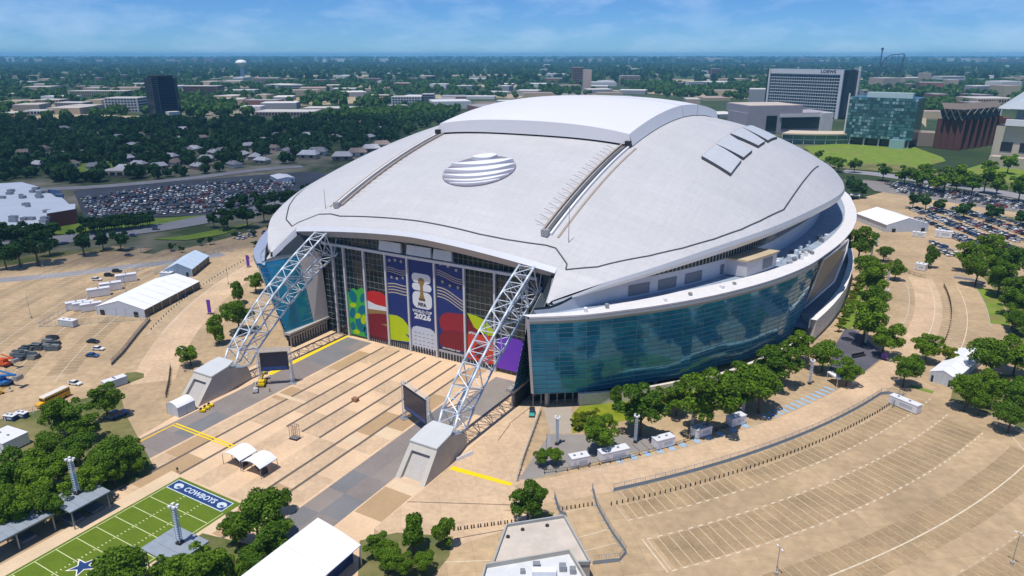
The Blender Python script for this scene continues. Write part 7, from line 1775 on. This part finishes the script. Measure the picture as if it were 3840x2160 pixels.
o = clump_cloud('outer_woods', W2, LEAFM, 50, 6); tag(o, 'scattered woods between the buildings beyond the stadium', 'woods', kind='stuff')
W3 = grow([(-300, 160), (2900, 160), (2900, 206), (-300, 212)], 7000, 9, 16, 5) + grow([(-300, 146), (2900, 146), (2900, 161), (-300, 161)], 4000, 16, 40, 6)
o = clump_cloud('distant_forest', W3, LEAFD, 14, 7); tag(o, 'far forest belt spreading to the horizon', 'forest', kind='stuff')
HAZE_D = 6.5e-5
hm_ = bpy.data.materials.new('haze'); hm_.use_nodes = True; n = hm_.node_tree; n.nodes.clear()
ho = n.nodes.new('ShaderNodeOutputMaterial'); pv_ = n.nodes.new('ShaderNodeVolumePrincipled'); pv_.inputs['Color'].default_value = (.24, .62, 1.0, 1); pv_.inputs['Density'].default_value = HAZE_D; pv_.inputs['Anisotropy'].default_value = 0.0
n.links.new(pv_.outputs[0], ho.inputs['Volume'])
hb = MB().box((0, 0, 74), (2 * S0 + 2000, 2 * S0 + 2000, 152.8)).build('haze', hm_); hb['kind'] = 'stuff'; tag(hb, 'pale blue air haze over the whole plain', 'haze')

# ================================================================== CLOUD that shades the western district
from mathutils import noise as _noise
def cloud(label, foot, zc, thick, seed):
    """a lumpy closed body high above; foot = outline of the shade it drops on the ground"""
    off = (SUN_AZ[0] * zc / math.tan(SUN_EL), SUN_AZ[1] * zc / math.tan(SUN_EL)); cx_ = sum(p[0] for p in foot) / len(foot); cy_ = sum(p[1] for p in foot) / len(foot)
    P = catmull([(p[0], p[1]) for p in foot + foot[:1]], 10)[:-1]; m_ = MB(); rings = []
    for k, (sc_, z) in enumerate(((.0, -.12), (.6, -.12), (.92, -.05), (1.0, .12), (.9, .4), (.66, .72), (.36, .94), (.0, 1.0))):
        r_ = []
        for i, p in enumerate(P):
            x, y = cx_ + (p[0] - cx_) * sc_, cy_ + (p[1] - cy_) * sc_
            nz = _noise.fractal(Vector((x / 130 + seed, y / 130, k * .7)), 1.0, 2.0, 4) * 26 if 0 < sc_ else 0
            r_.append((x + off[0] + nz, y + off[1] + nz * .7, zc + z * thick + nz * .6))
        rings.append(r_)
    for a, b in zip(rings[:-1], rings[1:]): m_.strip(a, b, closed=True)
    cm = mat('cloud_white', (.86, .87, .90), 1.0, var=0, spec=0); n = cm.node_tree
    if 'Mix Shader' not in n.nodes:        # a thin cloud lets part of the sun through
        mxs = n.nodes.new('ShaderNodeMixShader'); tr = n.nodes.new('ShaderNodeBsdfTransparent'); mxs.inputs[0].default_value = .32
        n.links.new(tr.outputs[0], mxs.inputs[1]); n.links.new(n.nodes['Principled BSDF'].outputs[0], mxs.inputs[2]); n.links.new(mxs.outputs[0], n.nodes['Material Output'].inputs['Surface'])
    o = m_.build('cloud', cm, smooth=True); o['kind'] = 'stuff'; tag(o, label, 'cloud')
cloud('fair weather cloud high over the western district', [g(-700, 720), g(-200, 700), g(150, 682), g(420, 655), g(560, 622), g(700, 570), g(800, 480), g(900, 380), g(1000, 335), g(900, 303), g(500, 304), g(0, 306), g(-600, 320)], 2600, 300, 3.1)
